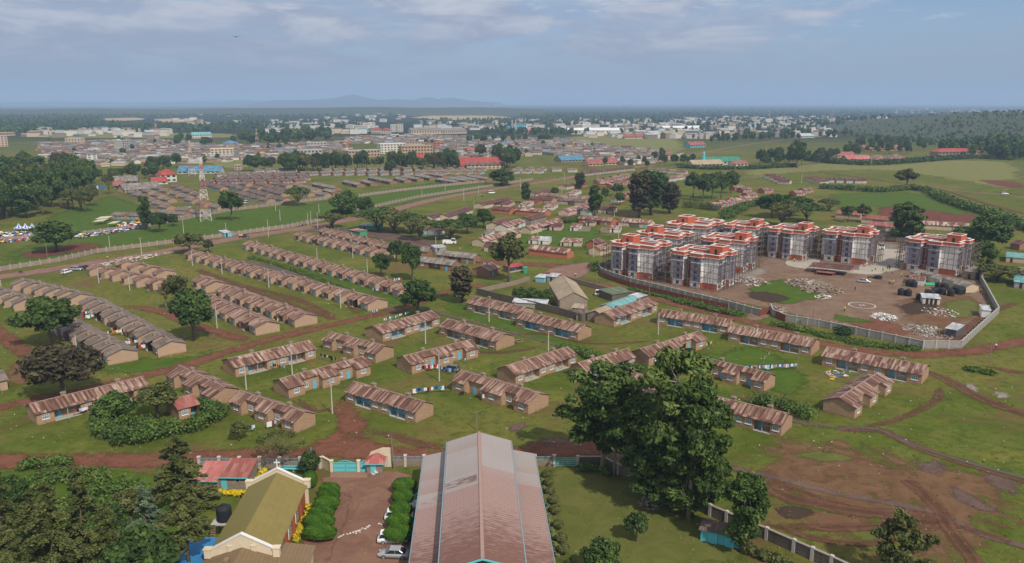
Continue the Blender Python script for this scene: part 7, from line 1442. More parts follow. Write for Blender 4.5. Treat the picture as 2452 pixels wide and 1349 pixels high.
grove('dark tree of the belt behind the far estate, left half', scatter([(590, 408), (700, 402), (840, 405), (840, 412), (700, 415), (600, 413)], 48), DK, (10, 20), 'belt behind the estate, left')
grove('dark tree of the belt behind the far estate, right half', scatter([(850, 403), (1010, 404), (1100, 404), (1100, 410), (960, 412), (860, 411)], 38), DK, (10, 20), 'belt behind the estate, right')
grove('tree of the clump around the bright red roofed hall', scatter([(1035, 408), (1095, 408), (1100, 400), (1040, 398)], 7) + scatter([(1205, 408), (1262, 408), (1260, 396), (1210, 394)], 9) + scatter([(1120, 378), (1200, 376), (1250, 385), (1210, 390)], 7), DK, (14, 20), 'trees around the bright red roofed hall')
grove('dark tree beside the bright blue roofed hall', scatter([(405, 348), (450, 340), (480, 350), (530, 345), (500, 358), (420, 352)], 10), DK, (12, 20), 'trees by the blue roofed hall')
grove('tree among the houses left of the mosque hedge', scatter([(1440, 395), (1560, 385), (1660, 370), (1660, 400), (1560, 405), (1480, 402)], 14), DK, (8, 13), 'trees left of the mosque')
grove('tree in the belt right of the mosque', scatter([(1780, 398), (1860, 385), (2010, 372), (2010, 388), (1900, 398), (1800, 400)], 34), DK, (9, 18), 'belt right of the mosque')
grove('tree around the red roofed halls below the hill', scatter([(1950, 372), (2060, 350), (2160, 345), (2240, 360), (2180, 370), (2060, 378)], 36), DK, (10, 18), 'trees below the hill', name='woodland_tree')
def farwood(label, areas, seed, size=(7, 15), nq=16, qs=.38):
 g = np.random.default_rng(seed); V = []; TN = []
 for (P, n) in areas:
  for (x, y) in scatter(P, n):
   p = gp(x, y); h = g.uniform(*size) ; w_ = h * g.uniform(.45, .8); z0 = hillz(p.x, p.y); k = nq
   d = g.normal(size=(k, 3)); d /= np.linalg.norm(d, axis=1)[:, None]; c = d * np.array([w_ * .5, w_ * .5, h * .42]) * g.uniform(.5, 1, (k, 1)) + np.array([p.x, p.y, z0 + h * .55])
   nr = d + .5 * g.normal(size=(k, 3)); nr /= np.linalg.norm(nr, axis=1)[:, None]; a = np.cross(nr, g.normal(size=(k, 3))); a /= np.linalg.norm(a, axis=1)[:, None]; b_ = np.cross(nr, a); s = w_ * qs
   V.append(np.stack([c - a * s, c - b_ * s, c + a * s, c + b_ * s], 1)); TN.append(np.clip(g.normal(.45, .15) + .12 * g.normal(size=k), 0, 1))
 me = quadmesh('distant_wood', np.concatenate(V).reshape(-1, 3), np.concatenate(TN), 'leaf_deep'); tag(link('distant_wood', me), label, 'wood', kind='stuff')
farwood('far dark woods and tree lines across the plain at left', [([(-60, 300), (200, 296), (420, 300), (560, 308), (560, 318), (300, 318), (-60, 322)], 520), ([(-60, 272), (200, 268), (560, 268), (560, 282), (200, 284), (-60, 290)], 1500), ([(-60, 290), (240, 288), (230, 296), (-60, 302)], 500), ([(480, 296), (760, 292), (900, 294), (860, 306), (560, 312)], 220), ([(560, 268), (1000, 266), (960, 280), (560, 286)], 500), ([(1000, 288), (1300, 288), (1640, 292), (1640, 300), (1250, 302), (1000, 300)], 420), ([(1240, 270), (1640, 270), (1640, 290), (1250, 285)], 600)], 3)
farwood('far dark woods across the plain at right', [([(1640, 288), (2140, 284), (2180, 300), (1900, 312), (1640, 314)], 420), ([(1640, 265), (2452, 258), (2452, 276), (2150, 285), (1640, 288)], 1300), ([(1180, 318), (1640, 318), (1640, 322), (1180, 324)], 110)], 4)
farwood('scrub and bushes covering the hill', [([(2080, 345), (2200, 318), (2452, 300), (2560, 300), (2560, 345), (2300, 352)], 900), ([(1960, 318), (2200, 296), (2560, 278), (2560, 300), (2250, 312), (2080, 335)], 260)], 5, (3, 7), 14)
farwood('dark wood on the foot of the hill', [([(2240, 372), (2300, 352), (2480, 350), (2480, 388), (2350, 382)], 90)], 6, (14, 22), 150, .16)
farwood('tree belt behind the dry slope and beyond the mosque', [([(1640, 335), (1760, 322), (1900, 315), (2040, 318), (2040, 330), (1900, 336), (1720, 345)], 75)], 7, (9, 17), 110, .17)
farwood('trees dotted through the settlement', [(ZONES[1], 16), (ZONES[0], 20)], 8, (6, 10), 110, .17)
farwood('trees around the factory', [([(1140, 318), (1210, 308), (1210, 320), (1150, 325)], 18), ([(1310, 318), (1370, 314), (1360, 322)], 10), ([(1110, 338), (1330, 335), (1330, 342), (1120, 343)], 20)], 9, (10, 16), 110, .17)
farwood('dark wood on the rise left of the white tower', [([(550, 346), (640, 330), (700, 325), (800, 318), (812, 330), (740, 345), (640, 348)], 55)], 10, (13, 23), 150, .16)
# ================================================================== poles, masts, vehicles, washing, people
PP = {}
def pole(base, topy, label, kind='concrete', lean=0.0, arm=False):
 p = gp(*base); h = max(4.0, at_y(base[0], topy, p.y).z); k = (kind, arm)
 if k not in PP:
  b = MB(); b.bar((0, 0, 0), (0, 0, 8), .17 if kind == 'concrete' else .13, n=7, r2=.1); me = b.mesh('pole_shaft', [MATS['pole_concrete' if kind == 'concrete' else 'pole_wood']]); c = MB(); c.box(-.7, -.06, 7.5, .7, .06, 7.62)
  if arm: c.bar((0, 0, 7.9), (1.5, 0, 8.2), .06); c.box(1.4, -.12, 8.1, 2.0, .12, 8.22)
  c2 = c.mesh('crossarm', [MATS['pole_wood']]); PP[k] = (me, c2)
 r_ = thing('utility_pole', label, 'pole', p, rng.uniform(-.6, .6), None); r_.scale = (1, 1, h / 8); r_.rotation_euler[1] = lean
 link('shaft', PP[k][0], r_); link('crossarm', PP[k][1], r_); return r_
POLES = [((340, 616), 569, 'white pole on the road verge below the red soil field'), ((264, 601), 566, 'white pole at the corner of the long panel fence'), ((643, 568), 526, 'white pole by the road right of the dark truck'), ((761, 548), 508, 'white pole at the road fork by the flat crowned tree'), ((542, 561), 534, 'white pole beside the blue signed hut'), ((440, 559), 524, 'grey pole next to the small tree at the fence'), ((186, 581), 549, 'thin pole right of the wide dark field tree', 'wood'), ((114, 620), 583, 'thin pole at the lower edge of the red soil field', 'wood'), ((738, 541), 510, 'left one of two close poles before the road fork'), ((745, 537), 506, 'right one of two close poles before the road fork'), ((764, 511), 487, 'pole on the lush grass left of the thicket'), ((671, 529), 502, 'pole in the middle of the lush grass strip'), ((660, 505), 478, 'pole beside the estate fence left of the umbrella tree'),
((1111, 482), 449, 'tall leaning white pole by the road left of the white bus', 'concrete', -.04), ((1146, 468), 444, 'white pole on the verge near the white bus'), ((1246, 455), 426, 'pole behind the dark upright roadside tree'), ((1135, 507), 481, 'pole above the cream gabled long house'), ((1011, 472), 450, 'pole on the grass below the barracks'), ((1066, 456), 436, 'pole behind the second panel fence'), ((1351, 436), 411, 'white pole at the main road junction'), ((1431, 441), 419, 'white pole near the orange striped house'), ((1287, 563), 532, 'pole in front of the stepped cream house'), ((1421, 616), 574, 'pole before the cream gabled house at the corner block'), ((1481, 572), 535, 'pole touching the washroom left of the wide block'), ((1471, 520), 502, 'pole by the orange walled house with white doors'), ((1345, 468), 448, 'pole left of the road corner house'),
((461, 637), 600, 'pole at the head of the near ditch row'), ((532, 657), 617, 'pole by the fourth house of the near ditch row'), ((644, 689), 645, 'pole in front of the middle of the near ditch row'), ((760, 630), 594, 'pole on the green between the far bank row and the back rows'), ((816, 739), 689, 'pole near the lower end of the near ditch row'), ((520, 787), 732, 'pole in front of the rusty row behind the tall tree'), ((311, 697), 657, 'right pole before the row with the bare tree'), ((237, 679), 643, 'left pole before the row with the bare tree'), ((4, 697), 673, 'pole at the left edge by the grey row'), ((845, 619), 586, 'pole in front of the back terrace rows'), ((880, 660), 620, 'pole behind the lower end of the far bank row'), ((1044, 599), 568, 'pole by the dirt road under the grey truck'), ((866, 580), 556, 'thin pole behind the back terrace rows', 'wood'),
((700, 898), 829, 'tall pole before the long house with the washing line'), ((590, 934), 876, 'pole in front of the red track house'), ((796, 991), 913, 'tall pole on the green below the two bay house'), ((298, 959), 921, 'pole at the blue porch of the far left house'), ((184, 837), 811, 'pole beside the short grey row'), ((1019, 824), 766, 'pole on the green below the turquoise porch house'), ((1052, 913), 849, 'pole beside the green off-road car'), ((1313, 841), 794, 'pole on the green under the wall houses'), ((1576, 802), 749, 'pole between the blue bowl house and the red road house'), ((1171, 771), 730, 'pole in front of the upper wall house'), ((1400, 780), 720, 'pole in front of the tan classroom', 'wood'), ((1141, 1029), 985, 'thin pole on the green behind the church hall', 'wood'), ((944, 1122), 1049, 'leaning timber pole by the guard house fence', 'wood', -.08), ((2368, 871), 806, 'lone thin pole on the right common', 'wood'), ((1945, 784), 740, 'thin pole under the long site wall', 'wood'), ((1909, 884), 834, 'timber pole at the end of the long laundry line', 'wood'), ((1554, 708), 662, 'pole on the red road before the site fence', 'wood'), ((1429, 680), 648, 'thin pole at the bend of the site wall', 'wood'),
((2085, 399), 368, 'white pole before the hedge of the brown school houses'), ((1834, 372), 346, 'pole beside the road right of the mosque'), ((1919, 440), 416, 'pole by the curved pale rows'), ((2337, 470), 448, 'thin pole in the dry field at right', 'wood'), ((1998, 480), 455, 'thin pole left of the dark hedge', 'wood'), ((1580, 420), 396, 'thin pole behind the eucalyptus', 'wood'), ((2300, 690), 650, 'thin pole near the site office gable', 'wood')]
for q in POLES: pole(q[0], q[1], q[2], *(q[3:]))
def wire(a, b, ha, hb, label):
 p, q = gp(*a), gp(*b); p.z, q.z = ha, hb; pts = []; 
 for i in range(9): u = i / 8; r_ = p.lerp(q, u); r_.z -= 1.2 * 4 * u * (1 - u) * .6; pts.append(r_)
 w_ = MB(); w_.tube(pts, [.022] * 9, 4); tag(w_.obj('power_line', MATS['rubber']), label, 'wire')
for a, b_, lb in [((796, 991), (700, 898), 'power line between the two tall poles by the red track'), ((700, 898), (590, 934), 'power line from the washing line house to the red track pole'), ((1052, 913), (1019, 824), 'power line from the off-road car pole up the green'), ((1313, 841), (1576, 802), 'power line over the green to the blue bowl house'), ((1141, 1029), (1052, 913), 'power line behind the church hall towards the green car'), ((816, 739), (644, 689), 'power line along the near ditch row, lower span'), ((644, 689), (532, 657), 'power line along the near ditch row, middle span'), ((532, 657), (461, 637), 'power line along the near ditch row, upper span'), ((1171, 771), (1313, 841), 'power line in front of the wall houses')]: wire(a, b_, 7.6, 7.6, lb)
def mast(base, topy, w0, label, alt=True, col1='white_trim', col2='mast_red', seg=14):
 p = gp(*base); h = at_y(base[0], topy, p.y).z; r_ = thing('lattice_mast', label, 'mast', p, .4); q = []
 prev = None; hh = [h * (1 - (1 - i / seg) ** 1.25) for i in range(seg + 1)]
 for i in range(seg):
  z0, z1 = hh[i], hh[i + 1]; a, c = w0 * (1 - z0 / h) ** .9 * .5 + .25, w0 * (1 - z1 / h) ** .9 * .5 + .25; 
  if i % 2 == 0: q.append(MB())
  b = q[-1]; t_ = max(.05, w0 * .016)
  cs = [(-1, -1), (1, -1), (1, 1), (-1, 1)]
  for k in range(4):
   x, y = cs[k]; x2, y2 = cs[(k + 1) % 4]; b.bar((x * a, y * a, z0), (x * c, y * c, z1), t_ * 1.3); b.bar((x * a, y * a, z0), (x2 * c, y2 * c, z1), t_ * .8); b.bar((x2 * a, y2 * a, z0), (x * c, y * c, z1), t_ * .8); b.bar((x * c, y * c, z1), (x2 * c, y2 * c, z1), t_ * .8)
 for i, b in enumerate(q): b.obj('red_section' if alt and i % 2 else 'white_section', MATS[col2 if alt and i % 2 else col1], r_)
mast((493, 529), 380, 5.5, 'tall white and red lattice mast standing on the grass beyond the road'); mast((460, 420), 337, 5.5, 'lattice mast behind the red roofed villa'); mast((376, 336), 286, 6, 'lattice mast above the settlement at left'); mast((616, 348), 309, 5, 'lattice mast before the wood left of the white tower'); mast((483, 427), 383, 4, 'second shorter mast right of the villa mast')
mast((1841, 288), 257, 8, 'red and white mast on the far right town skyline'); mast((1987, 296), 270, 6, 'left mast of the pair right of the skyline mast'); mast((1992, 294), 267, 6, 'right mast of the pair right of the skyline mast'); mast((2228, 283), 232, 3, 'thin tall mast above the hill', False); mast((583, 270), 256, 6, 'tiny mast on the horizon at left', False); mast((313, 328), 312, 4, 'small red mast by the cream office block')
def car(px, rz_, label, paint, kind='sedan', cat='car', group=None):
 r_ = thing({'van': 'van', 'truck': 'truck', 'pickup': 'pickup_truck'}.get(kind, 'car'), label, cat, gp(*px), rz_, group)
 L_, W_, hb, hr, gx = {'sedan': (4.5, 1.74, .88, 1.42, (-1.75, -.95, .55, 1.25)), 'suv': (4.5, 1.82, 1.05, 1.66, (-2.1, -1.75, .5, 1.1)), 'van': (4.8, 1.8, 1.15, 2.1, (-2.32, -2.2, 1.45, 1.95)), 'pickup': (5.0, 1.8, 1.05, 1.75, (-.5, -.3, .75, 1.25)), 'truck': (6.5, 2.2, 1.35, 2.5, (1.0, 1.1, 2.6, 3.0))}[kind]
 b = MB(); hl, hw = L_ / 2, W_ / 2; st = [(-hl, .38, hb * .82, .86), (-hl + .12, .26, hb * .96, .94), (-hl * .55, .22, hb, 1), (0, .22, hb, 1), (hl * .4, .22, hb * .98, 1), (hl * .75, .22, hb * .88, .97), (hl - .12, .26, hb * .78, .92), (hl, .4, hb * .66, .82)]
 if kind in ('van', 'truck'): st = [(x, z0, hb * (1 if x < hl * .6 else .92), w_) for x, z0, z1, w_ in st]
 vs = []
 for x, z0, z1, w_ in st: vs += [(x, -hw * w_, z0), (x, -hw * w_ * 1.0, z1 * .62), (x, -hw * w_ * .93, z1), (x, hw * w_ * .93, z1), (x, hw * w_, z1 * .62), (x, hw * w_, z0)]
 n = len(st); b.add(vs, [(i * 6 + j, i * 6 + 6 + j, i * 6 + 6 + (j + 1) % 6, i * 6 + (j + 1) % 6) for i in range(n - 1) for j in range(6)] + [(5, 4, 3, 2, 1, 0), tuple((n - 1) * 6 + j for j in range(6))])
 b.obj('body', MATS[paint], r_, kind != 'truck'); x0, x1, x2, x3 = gx; w1, w2 = hw * .9, hw * .76
 g = MB(); zb = hb - .02; g.add([(x0, -w1, zb), (x3, -w1, zb), (x3, w1, zb), (x0, w1, zb), (x1, -w2, hr - .06), (x2, -w2, hr - .06), (x2, w2, hr - .06), (x1, w2, hr - .06)], [(0, 1, 5, 4), (1, 2, 6, 5), (2, 3, 7, 6), (3, 0, 4, 7)]); g.obj('windows', MATS['dark_glass'], r_)
 q = MB(); q.slab([(x1 - .08, -w2 - .02, hr - .06), (x2 + .06, -w2 - .02, hr - .06), (x2 + .06, w2 + .02, hr - .06), (x1 - .08, w2 + .02, hr - .06)], (0, 0, .07)); 
 for s in (-1, 1):
  for xa, xb in ((x0, x1), (x3, x2), ((x0 + x3) / 2 - .05, (x1 + x2) / 2 - .05)): q.bar((xa, s * w1 * 1.005, zb), (xb, s * w2 * 1.02, hr - .03), .045)
 q.obj('roof', MATS[paint], r_)
 if kind in ('pickup', 'truck'):
  q = MB(); q.box(-hl + .1, -hw * .9, hb + .003, gx[0] - .15, -hw * .84, hb + .45); q.box(-hl + .1, hw * .84, hb + .003, gx[0] - .15, hw * .9, hb + .45); q.obj('load_bed_sides', MATS['yellow_paint' if kind == 'pickup' else 'white_trim'], r_)
 wr = .33 if kind != 'truck' else .45
 for sx_ in (-1, 1):
  for sy in (-1, 1):
   x = sx_ * L_ * .31; y0, y1 = sy * (hw + .01), sy * (hw - .2); t_ = MB(); t_.bar((x, y0, wr), (x, y1, wr), wr, n=14); w_ = t_.obj('wheel', MATS['rubber'], r_); k = MB(); k.bar((x, y0 + sy * .012, wr), (x, y0 + sy * .002, wr), wr * .62, n=10); k.obj('rim', MATS['car_silver'], w_)
  for sy in (-1, 1):
   t_ = MB(); x = sx_ * (hl - .06); t_.box(min(x, x + sx_ * .08), sy * hw * .62 - .16, hb * .6, max(x, x + sx_ * .08), sy * hw * .62 + .16, hb * .74); t_.obj('headlight' if sx_ > 0 else 'tail_light', MATS['white_trim' if sx_ > 0 else 'mast_red'], r_)
 return r_
car((944, 1333), R(176), 'silver sedan parked nearest the camera against the church hall', 'car_silver'); car((956, 1243), R(3), 'white car half under the middle clipped bushes', 'car_white', 'suv'); car((941, 1297), R(3), 'white car tucked under the nearest clipped bush of the hall row', 'car_white', 'suv')
car((160, 655), R(80), 'small white van on the grass by the road at left', 'car_white', 'suv', 'van'); car((184, 648), R(-5), 'silver car between the white van and a dark car', 'car_silver', 'suv'); car((203, 645), R(70), 'dark blue car at the right of three on the verge', 'car_black', 'suv')
car((1177, 464), R(15), 'white minibus driving on the main road', 'car_white', 'van', 'bus'); car((585, 569), R(12), 'dark pickup with a yellow bed on the main road', 'car_black', 'pickup', 'pickup'); car((453, 504), R(10), 'white van parked among the houses by the mast', 'car_white', 'van', 'van'); car((588, 488), R(-40), 'white minibus beside the stepped row along the fence', 'car_white', 'van', 'van'); car((572, 482), R(60), 'small white van left of the minibus by the stepped row', 'car_white', 'van', 'van')
car((1442, 709), R(-8), 'white minibus in the chapel yard beside the green shed', 'car_white', 'van', 'van'); car((1080, 889), R(160), 'olive green off-road car on the grass by the two bay house', 'car_green', 'suv'); car((2069, 677), R(-20), 'silver car on the red soil of the building site', 'car_silver', 'sedan'); car((2406, 466), R(-10), 'white car on the dirt road across the right field', 'car_white', 'suv'); car((1076, 584), R(5), 'pale old truck under the umbrella tree', 'white_trim', 'truck', 'truck'); car((2099, 596), R(-10), 'white truck behind the yard wall of the site', 'car_white', 'truck', 'truck')
def motorcycle(px, rz_, label):
 r_ = thing('motorcycle', label, 'motorcycle', gp(*px), rz_)
 for x in (-.62, .62):
  b = MB(); n = 14; vs = []
  for i in range(n):
   for j in range(5): a, c = 6.283 * i / n, 6.283 * j / 5; vs.append((x + (.26 + .06 * math.cos(c)) * math.cos(a), .06 * math.sin(c), .32 + (.26 + .06 * math.cos(c)) * math.sin(a)))
  b.add(vs, [(i * 5 + j, ((i + 1) % n) * 5 + j, ((i + 1) % n) * 5 + (j + 1) % 5, i * 5 + (j + 1) % 5) for i in range(n) for j in range(5)]); b.obj('wheel', MATS['rubber'], r_)
 b = MB(); b.bar((-.62, 0, .32), (-.1, 0, .7), .07); b.bar((-.1, 0, .7), (.4, 0, .85), .12); b.bar((.62, 0, .32), (.38, 0, 1.0), .05); b.box(-.25, -.15, .3, .25, .15, .62); b.obj('frame', MATS['car_black'], r_)
 b = MB(); b.box(-.75, -.14, .74, .05, .14, .84); b.obj('seat', MATS['rubber'], r_); b = MB(); b.bar((.36, -.35, 1.02), (.36, .35, 1.02), .03); b.obj('handlebar', MATS['concrete'], r_)
motorcycle((1108, 946), .3, 'dark motorcycle by the door of the bay fronted house'); motorcycle((1155, 472), .3, 'motorcycle on the road verge near the white bus'); motorcycle((50, 654), .2, 'motorcycle on the road at the far left edge')
CM = []
for k in range(3):
 b = MB(); n = 4; w_, h = (.8, .95), (.75, 1.15); W2, H2 = [(.7, .8), (.5, 1.0), (1.0, 1.1)][k]
 for i in range(n):
  for s, o in ((1, 0), (-1, .03)):
   x0, x1 = -W2 / 2 + W2 * i / n, -W2 / 2 + W2 * (i + 1) / n; y0, y1 = .05 * math.sin(i * 2.1), .05 * math.sin((i + 1) * 2.1)
   p = [(x0, y0 * .3 + o, -H2 * (1 + .06 * (i % 2))), (x1, y1 * .3 + o, -H2 * (1 + .06 * ((i + 1) % 2))), (x1, y1 + o, 0), (x0, y0 + o, 0)]; b.add(p if s > 0 else p[::-1], [(0, 1, 2, 3)])
 CM.append(b)
CMESH = {}
def garment(p, rz_, colr, k, label, group, s=1.0):
 if (colr, k) not in CMESH: CMESH[(colr, k)] = CM[k].mesh('cloth', [CLO[colr]])
 o = link('garment', CMESH[(colr, k)]); o.location = p; o.rotation_euler = (0, 0, rz_); o.scale = (s * rng.uniform(.55, .85), 1, s * rng.uniform(.5, .95)); tag(o, label, 'laundry', group)
def washing(a, b_, n, cols, desc, h=1.7, s=1.0):
 p, q = gp(*a), gp(*b_); d = q - p; L_ = d.length; rz_ = math.atan2(d.y, d.x); r_ = thing('washing_line', 'washing line ' + desc, 'washing line', (p + q) / 2, rz_)
 for x in (-L_ / 2, L_ / 2): w_ = MB(); w_.bar((x, 0, 0), (x, 0, h + .15), .05); w_.obj('post', MATS['pole_wood'], r_)
 w_ = MB(); w_.bar((-L_ / 2, 0, h + .02), (L_ / 2, 0, h + .02), .015); w_.obj('line', MATS['rubber'], r_)
 for i in range(n):
  c = cols[i % len(cols)]; pt = p.lerp(q, (i + .5 + rng.uniform(-.2, .2)) / n); pt.z = h
  garment(pt, rz_, c, rng.randrange(3), c.replace('lightblue', 'light blue').replace('lime', 'lime green') + ' garment on the washing line ' + desc, 'garments on the washing line ' + desc, s)
MIX = ['white', 'navy', 'lightblue', 'white', 'red', 'black', 'pink', 'white', 'grey', 'teal']
for a, b_, n, cols, ds, kw in [
((1782, 893), (1908, 886), 26, ['white', 'lightblue', 'navy', 'white', 'grey', 'lightblue', 'maroon', 'white', 'blue', 'pink'], 'behind the house right of the eucalyptus', dict(s=1.25)), ((985, 949), (1068, 940), 16, ['red', 'white', 'blue', 'navy', 'blue', 'teal', 'white', 'navy'], 'above the roof nearest the church hall', dict(s=1.1)), ((642, 884), (684, 893), 8, ['teal', 'lightblue', 'black', 'black', 'navy', 'black'], 'before the house on the red track', {}), ((767, 862), (806, 872), 8, ['black', 'grey', 'black', 'white', 'black'], 'behind the two front bay house', {}),
((1012, 892), (1050, 888), 9, ['black', 'red', 'white', 'maroon', 'pink', 'white'], 'at the porch beside the green car', {}), ((1052, 893), (1090, 900), 8, ['blue', 'lightblue', 'navy', 'blue'], 'below the green off-road car', {}), ((583, 1042), (612, 1036), 6, ['lightblue', 'white', 'lightblue', 'navy'], 'by the small garden tree', {}), ((640, 1030), (664, 1024), 4, ['white', 'white', 'maroon', 'lightblue'], 'of the house above the church road', dict(s=1.3)), ((1155, 962), (1174, 958), 3, ['white', 'white', 'black'], 'before the projecting middle bay', {}), ((178, 1000), (218, 990), 6, ['red', 'black', 'lightblue', 'white', 'white'], 'along the far left house', {}),
((185, 762), (235, 754), 10, ['white', 'white', 'red', 'navy', 'white', 'lightblue'], 'at the upper end of the grey rows', {}), ((193, 770), (238, 764), 10, ['blue', 'red', 'black', 'white', 'white', 'teal', 'white'], 'second from the top of the grey rows', {}), ((258, 808), (296, 802), 9, ['white', 'black', 'red', 'orange', 'navy', 'white', 'yellow'], 'in the middle of the grey rows', {}), ((300, 832), (332, 828), 7, ['white', 'lightblue', 'white', 'red', 'black'], 'near the low end of the grey rows', {}), ((322, 843), (360, 838), 7, ['grey', 'navy', 'red', 'white', 'white'], 'lowest of the grey rows', {}), ((480, 718), (542, 714), 11, ['white', 'pink', 'white', 'pink', 'white', 'blue', 'yellow', 'black'], 'between the two rusty rows', {}), ((655, 778), (690, 770), 8, ['white', 'black', 'lime', 'red', 'navy', 'white', 'black'], 'at the last house of the rusty row', {}),
((918, 776), (982, 758), 14, ['white', 'white', 'navy', 'white', 'teal', 'teal', 'white', 'lightblue'], 'behind the turquoise porch house', {}), ((1828, 872), (1842, 858), 3, ['white', 'pink', 'white'], 'by the timber pole', {}), ((1690, 838), (1706, 830), 4, ['white', 'black', 'yellow'], 'at the gable of the house behind the eucalyptus', {}), ((1745, 912), (1770, 914), 3, ['pink', 'grey', 'white'], 'at the front of the house right of the eucalyptus', {}), ((842, 592), (858, 588), 5, ['white', 'navy', 'white', 'blue'], 'between the back terrace rows', {}), ((878, 602), (898, 600), 5, ['white', 'black', 'teal', 'white'], 'at the low end of the back terrace rows', {}), ((892, 702), (915, 704), 6, MIX, 'before the last houses of the far bank row', {}), ((938, 678), (962, 676), 5, ['red', 'white', 'lightblue', 'white'], 'behind the far bank row', {}), ((1140, 636), (1170, 640), 6, ['black', 'navy', 'red', 'lightblue', 'white'], 'beside the brown house with the rusty roof', {}), ((1195, 584), (1215, 580), 5, ['white', 'lightblue', 'white'], 'along the long cream house', {}), ((1300, 555), (1322, 550), 5, ['white', 'grey', 'black'], 'in front of the stepped cream house', {}), ((1400, 591), (1414, 590), 4, ['black', 'navy', 'grey'], 'right of the outhouse pair', {}), ((890, 758), (905, 752), 3, ['white', 'lightblue'], 'at the low end of the ditch rows', {}), ((322, 665), (348, 664), 5, ['white', 'white', 'pink', 'lightblue'], 'between the rows by the parked cars', {})]: washing(a, b_, n, cols, ds, **kw)
def person_mesh(shirt, trouser, hat=None, arm=0.25, stride=.12):
 b = MB(); nn = 8
 def ring(c, rx, ry): return [(c[0] + rx * math.cos(6.283 * j / nn), c[1] + ry * math.sin(6.283 * j / nn), c[2]) for j in range(nn)]
 def loft(rings, m, cap=True):
  vs = [p for r_ in rings for p in r_]; k = len(rings); b.add(vs, [(i * nn + j, i * nn + (j + 1) % nn, (i + 1) * nn + (j + 1) % nn, (i + 1) * nn + j) for i in range(k - 1) for j in range(nn)] + ([tuple(range(nn - 1, -1, -1)), tuple(range((k - 1) * nn, k * nn))] if cap else []), m)
 for s in (-1, 1):
  loft([ring((s * .1, s * stride, .0), .055, .09), ring((s * .1, s * stride - .01, .09), .05, .06), ring((s * .1, s * stride * .5, .48), .065, .07), ring((s * .09, 0, .85), .095, .1), ring((s * .05, 0, .98), .11, .11)], 1)
  loft([ring((s * (.24 + arm * .3), -.02, .78), .035, .035), ring((s * (.23 + arm * .25), -.04, 1.05), .045, .045), ring((s * .2, 0, 1.4), .06, .06), ring((s * .12, 0, 1.42), .06, .06)], 0)
  loft([ring((s * (.24 + arm * .3), 0, .7), .03, .04), ring((s * (.24 + arm * .3), -.02, .785), .036, .04)], 2)
 loft([ring((0, 0, .88), .16, .11), ring((0, 0, 1.05), .15, .1), ring((0, 0, 1.28), .19, .12), ring((0, 0, 1.42), .17, .1), ring((0, 0, 1.47), .06, .06)], 0)
 loft([ring((0, 0, 1.46), .05, .05), ring((0, .01, 1.53), .06, .07), ring((0, .01, 1.6), .075, .09), ring((0, 0, 1.68), .07, .085), ring((0, 0, 1.73), .03, .04)], 2)
 me = b.mesh('person_body', [CLO[shirt], CLO[trouser], MATS['skin']], True); hb = MB(); hb.lathe([(.085, 1.64), (.095, 1.68), (.07, 1.75), (.02, 1.78)], 10); hm = hb.mesh('head_cover', [CLO[hat] if hat else MATS['rubber']], True); return me, hm
PMS = {}
def person(px, shirt, trouser, label, hat=None, rz_=None, group=None):
 k = (shirt, trouser, hat)
 if k not in PMS: PMS[k] = person_mesh(shirt, trouser, hat, rng.random() * .5, rng.uniform(.03, .16))
 r_ = thing('person', label, 'person', gp(*px), rng.random() * 6 if rz_ is None else rz_, group); link('body', PMS[k][0], r_); link('hat' if hat else 'hair', PMS[k][1], r_)
person((1827, 1173), 'black', 'yellow', 'person in a black top and yellow trousers walking on the right common', None, 2.8); person((2384, 836), 'white', 'navy', 'person in white and red walking on the red road at right'); person((1579, 733), 'black', 'teal', 'dark dressed person on the red road beside a green bundle'); person((1573, 735), 'black', 'black', 'dark dressed person left of the one with the green bundle'); person((1378, 663), 'white', 'black', 'person in white at the junction by the site wall'); person((2047, 697), 'navy', 'black', 'person in navy standing alone on the site soil'); person((2347, 702), 'orange', 'black', 'worker in orange beside the site office gable', 'white')
for i, (x, y) in enumerate([(2129, 681), (2133, 682), (2139, 681)]): person((x, y), 'lime', 'navy', ORD[i + 1] + ' worker from the left in the trio wearing lime vests and white helmets', 'white')
for i, (x, y) in enumerate([(2088, 651), (2096, 648), (2122, 654), (2137, 656), (2158, 664), (2146, 638), (1902, 628), (2022, 746)]): person((x, y), 'lime', 'black', 'worker in a lime vest ' + ['left of the pipe coil', 'above the pipe coil', 'between the coil and the tank trio', 'by the yard entrance', 'at the corner of the rightmost block', 'farthest on the paved yard', 'on the paved strip between two blocks', 'by the long site wall near the pad ring'][i], 'yellow')
for i, (x, y) in enumerate([(2125, 645), (2130, 646), (2128, 643), (2114, 650), (2071, 640)]): person((x, y), ['black', 'black', 'navy', 'lightblue', 'white'][i], 'black', ['person in black in the group on the paved yard, left', 'person in black in the group on the paved yard, right', 'person in navy behind the group on the paved yard', 'person in light blue near the paved yard edge', 'person in white by the second block from the right'][i])
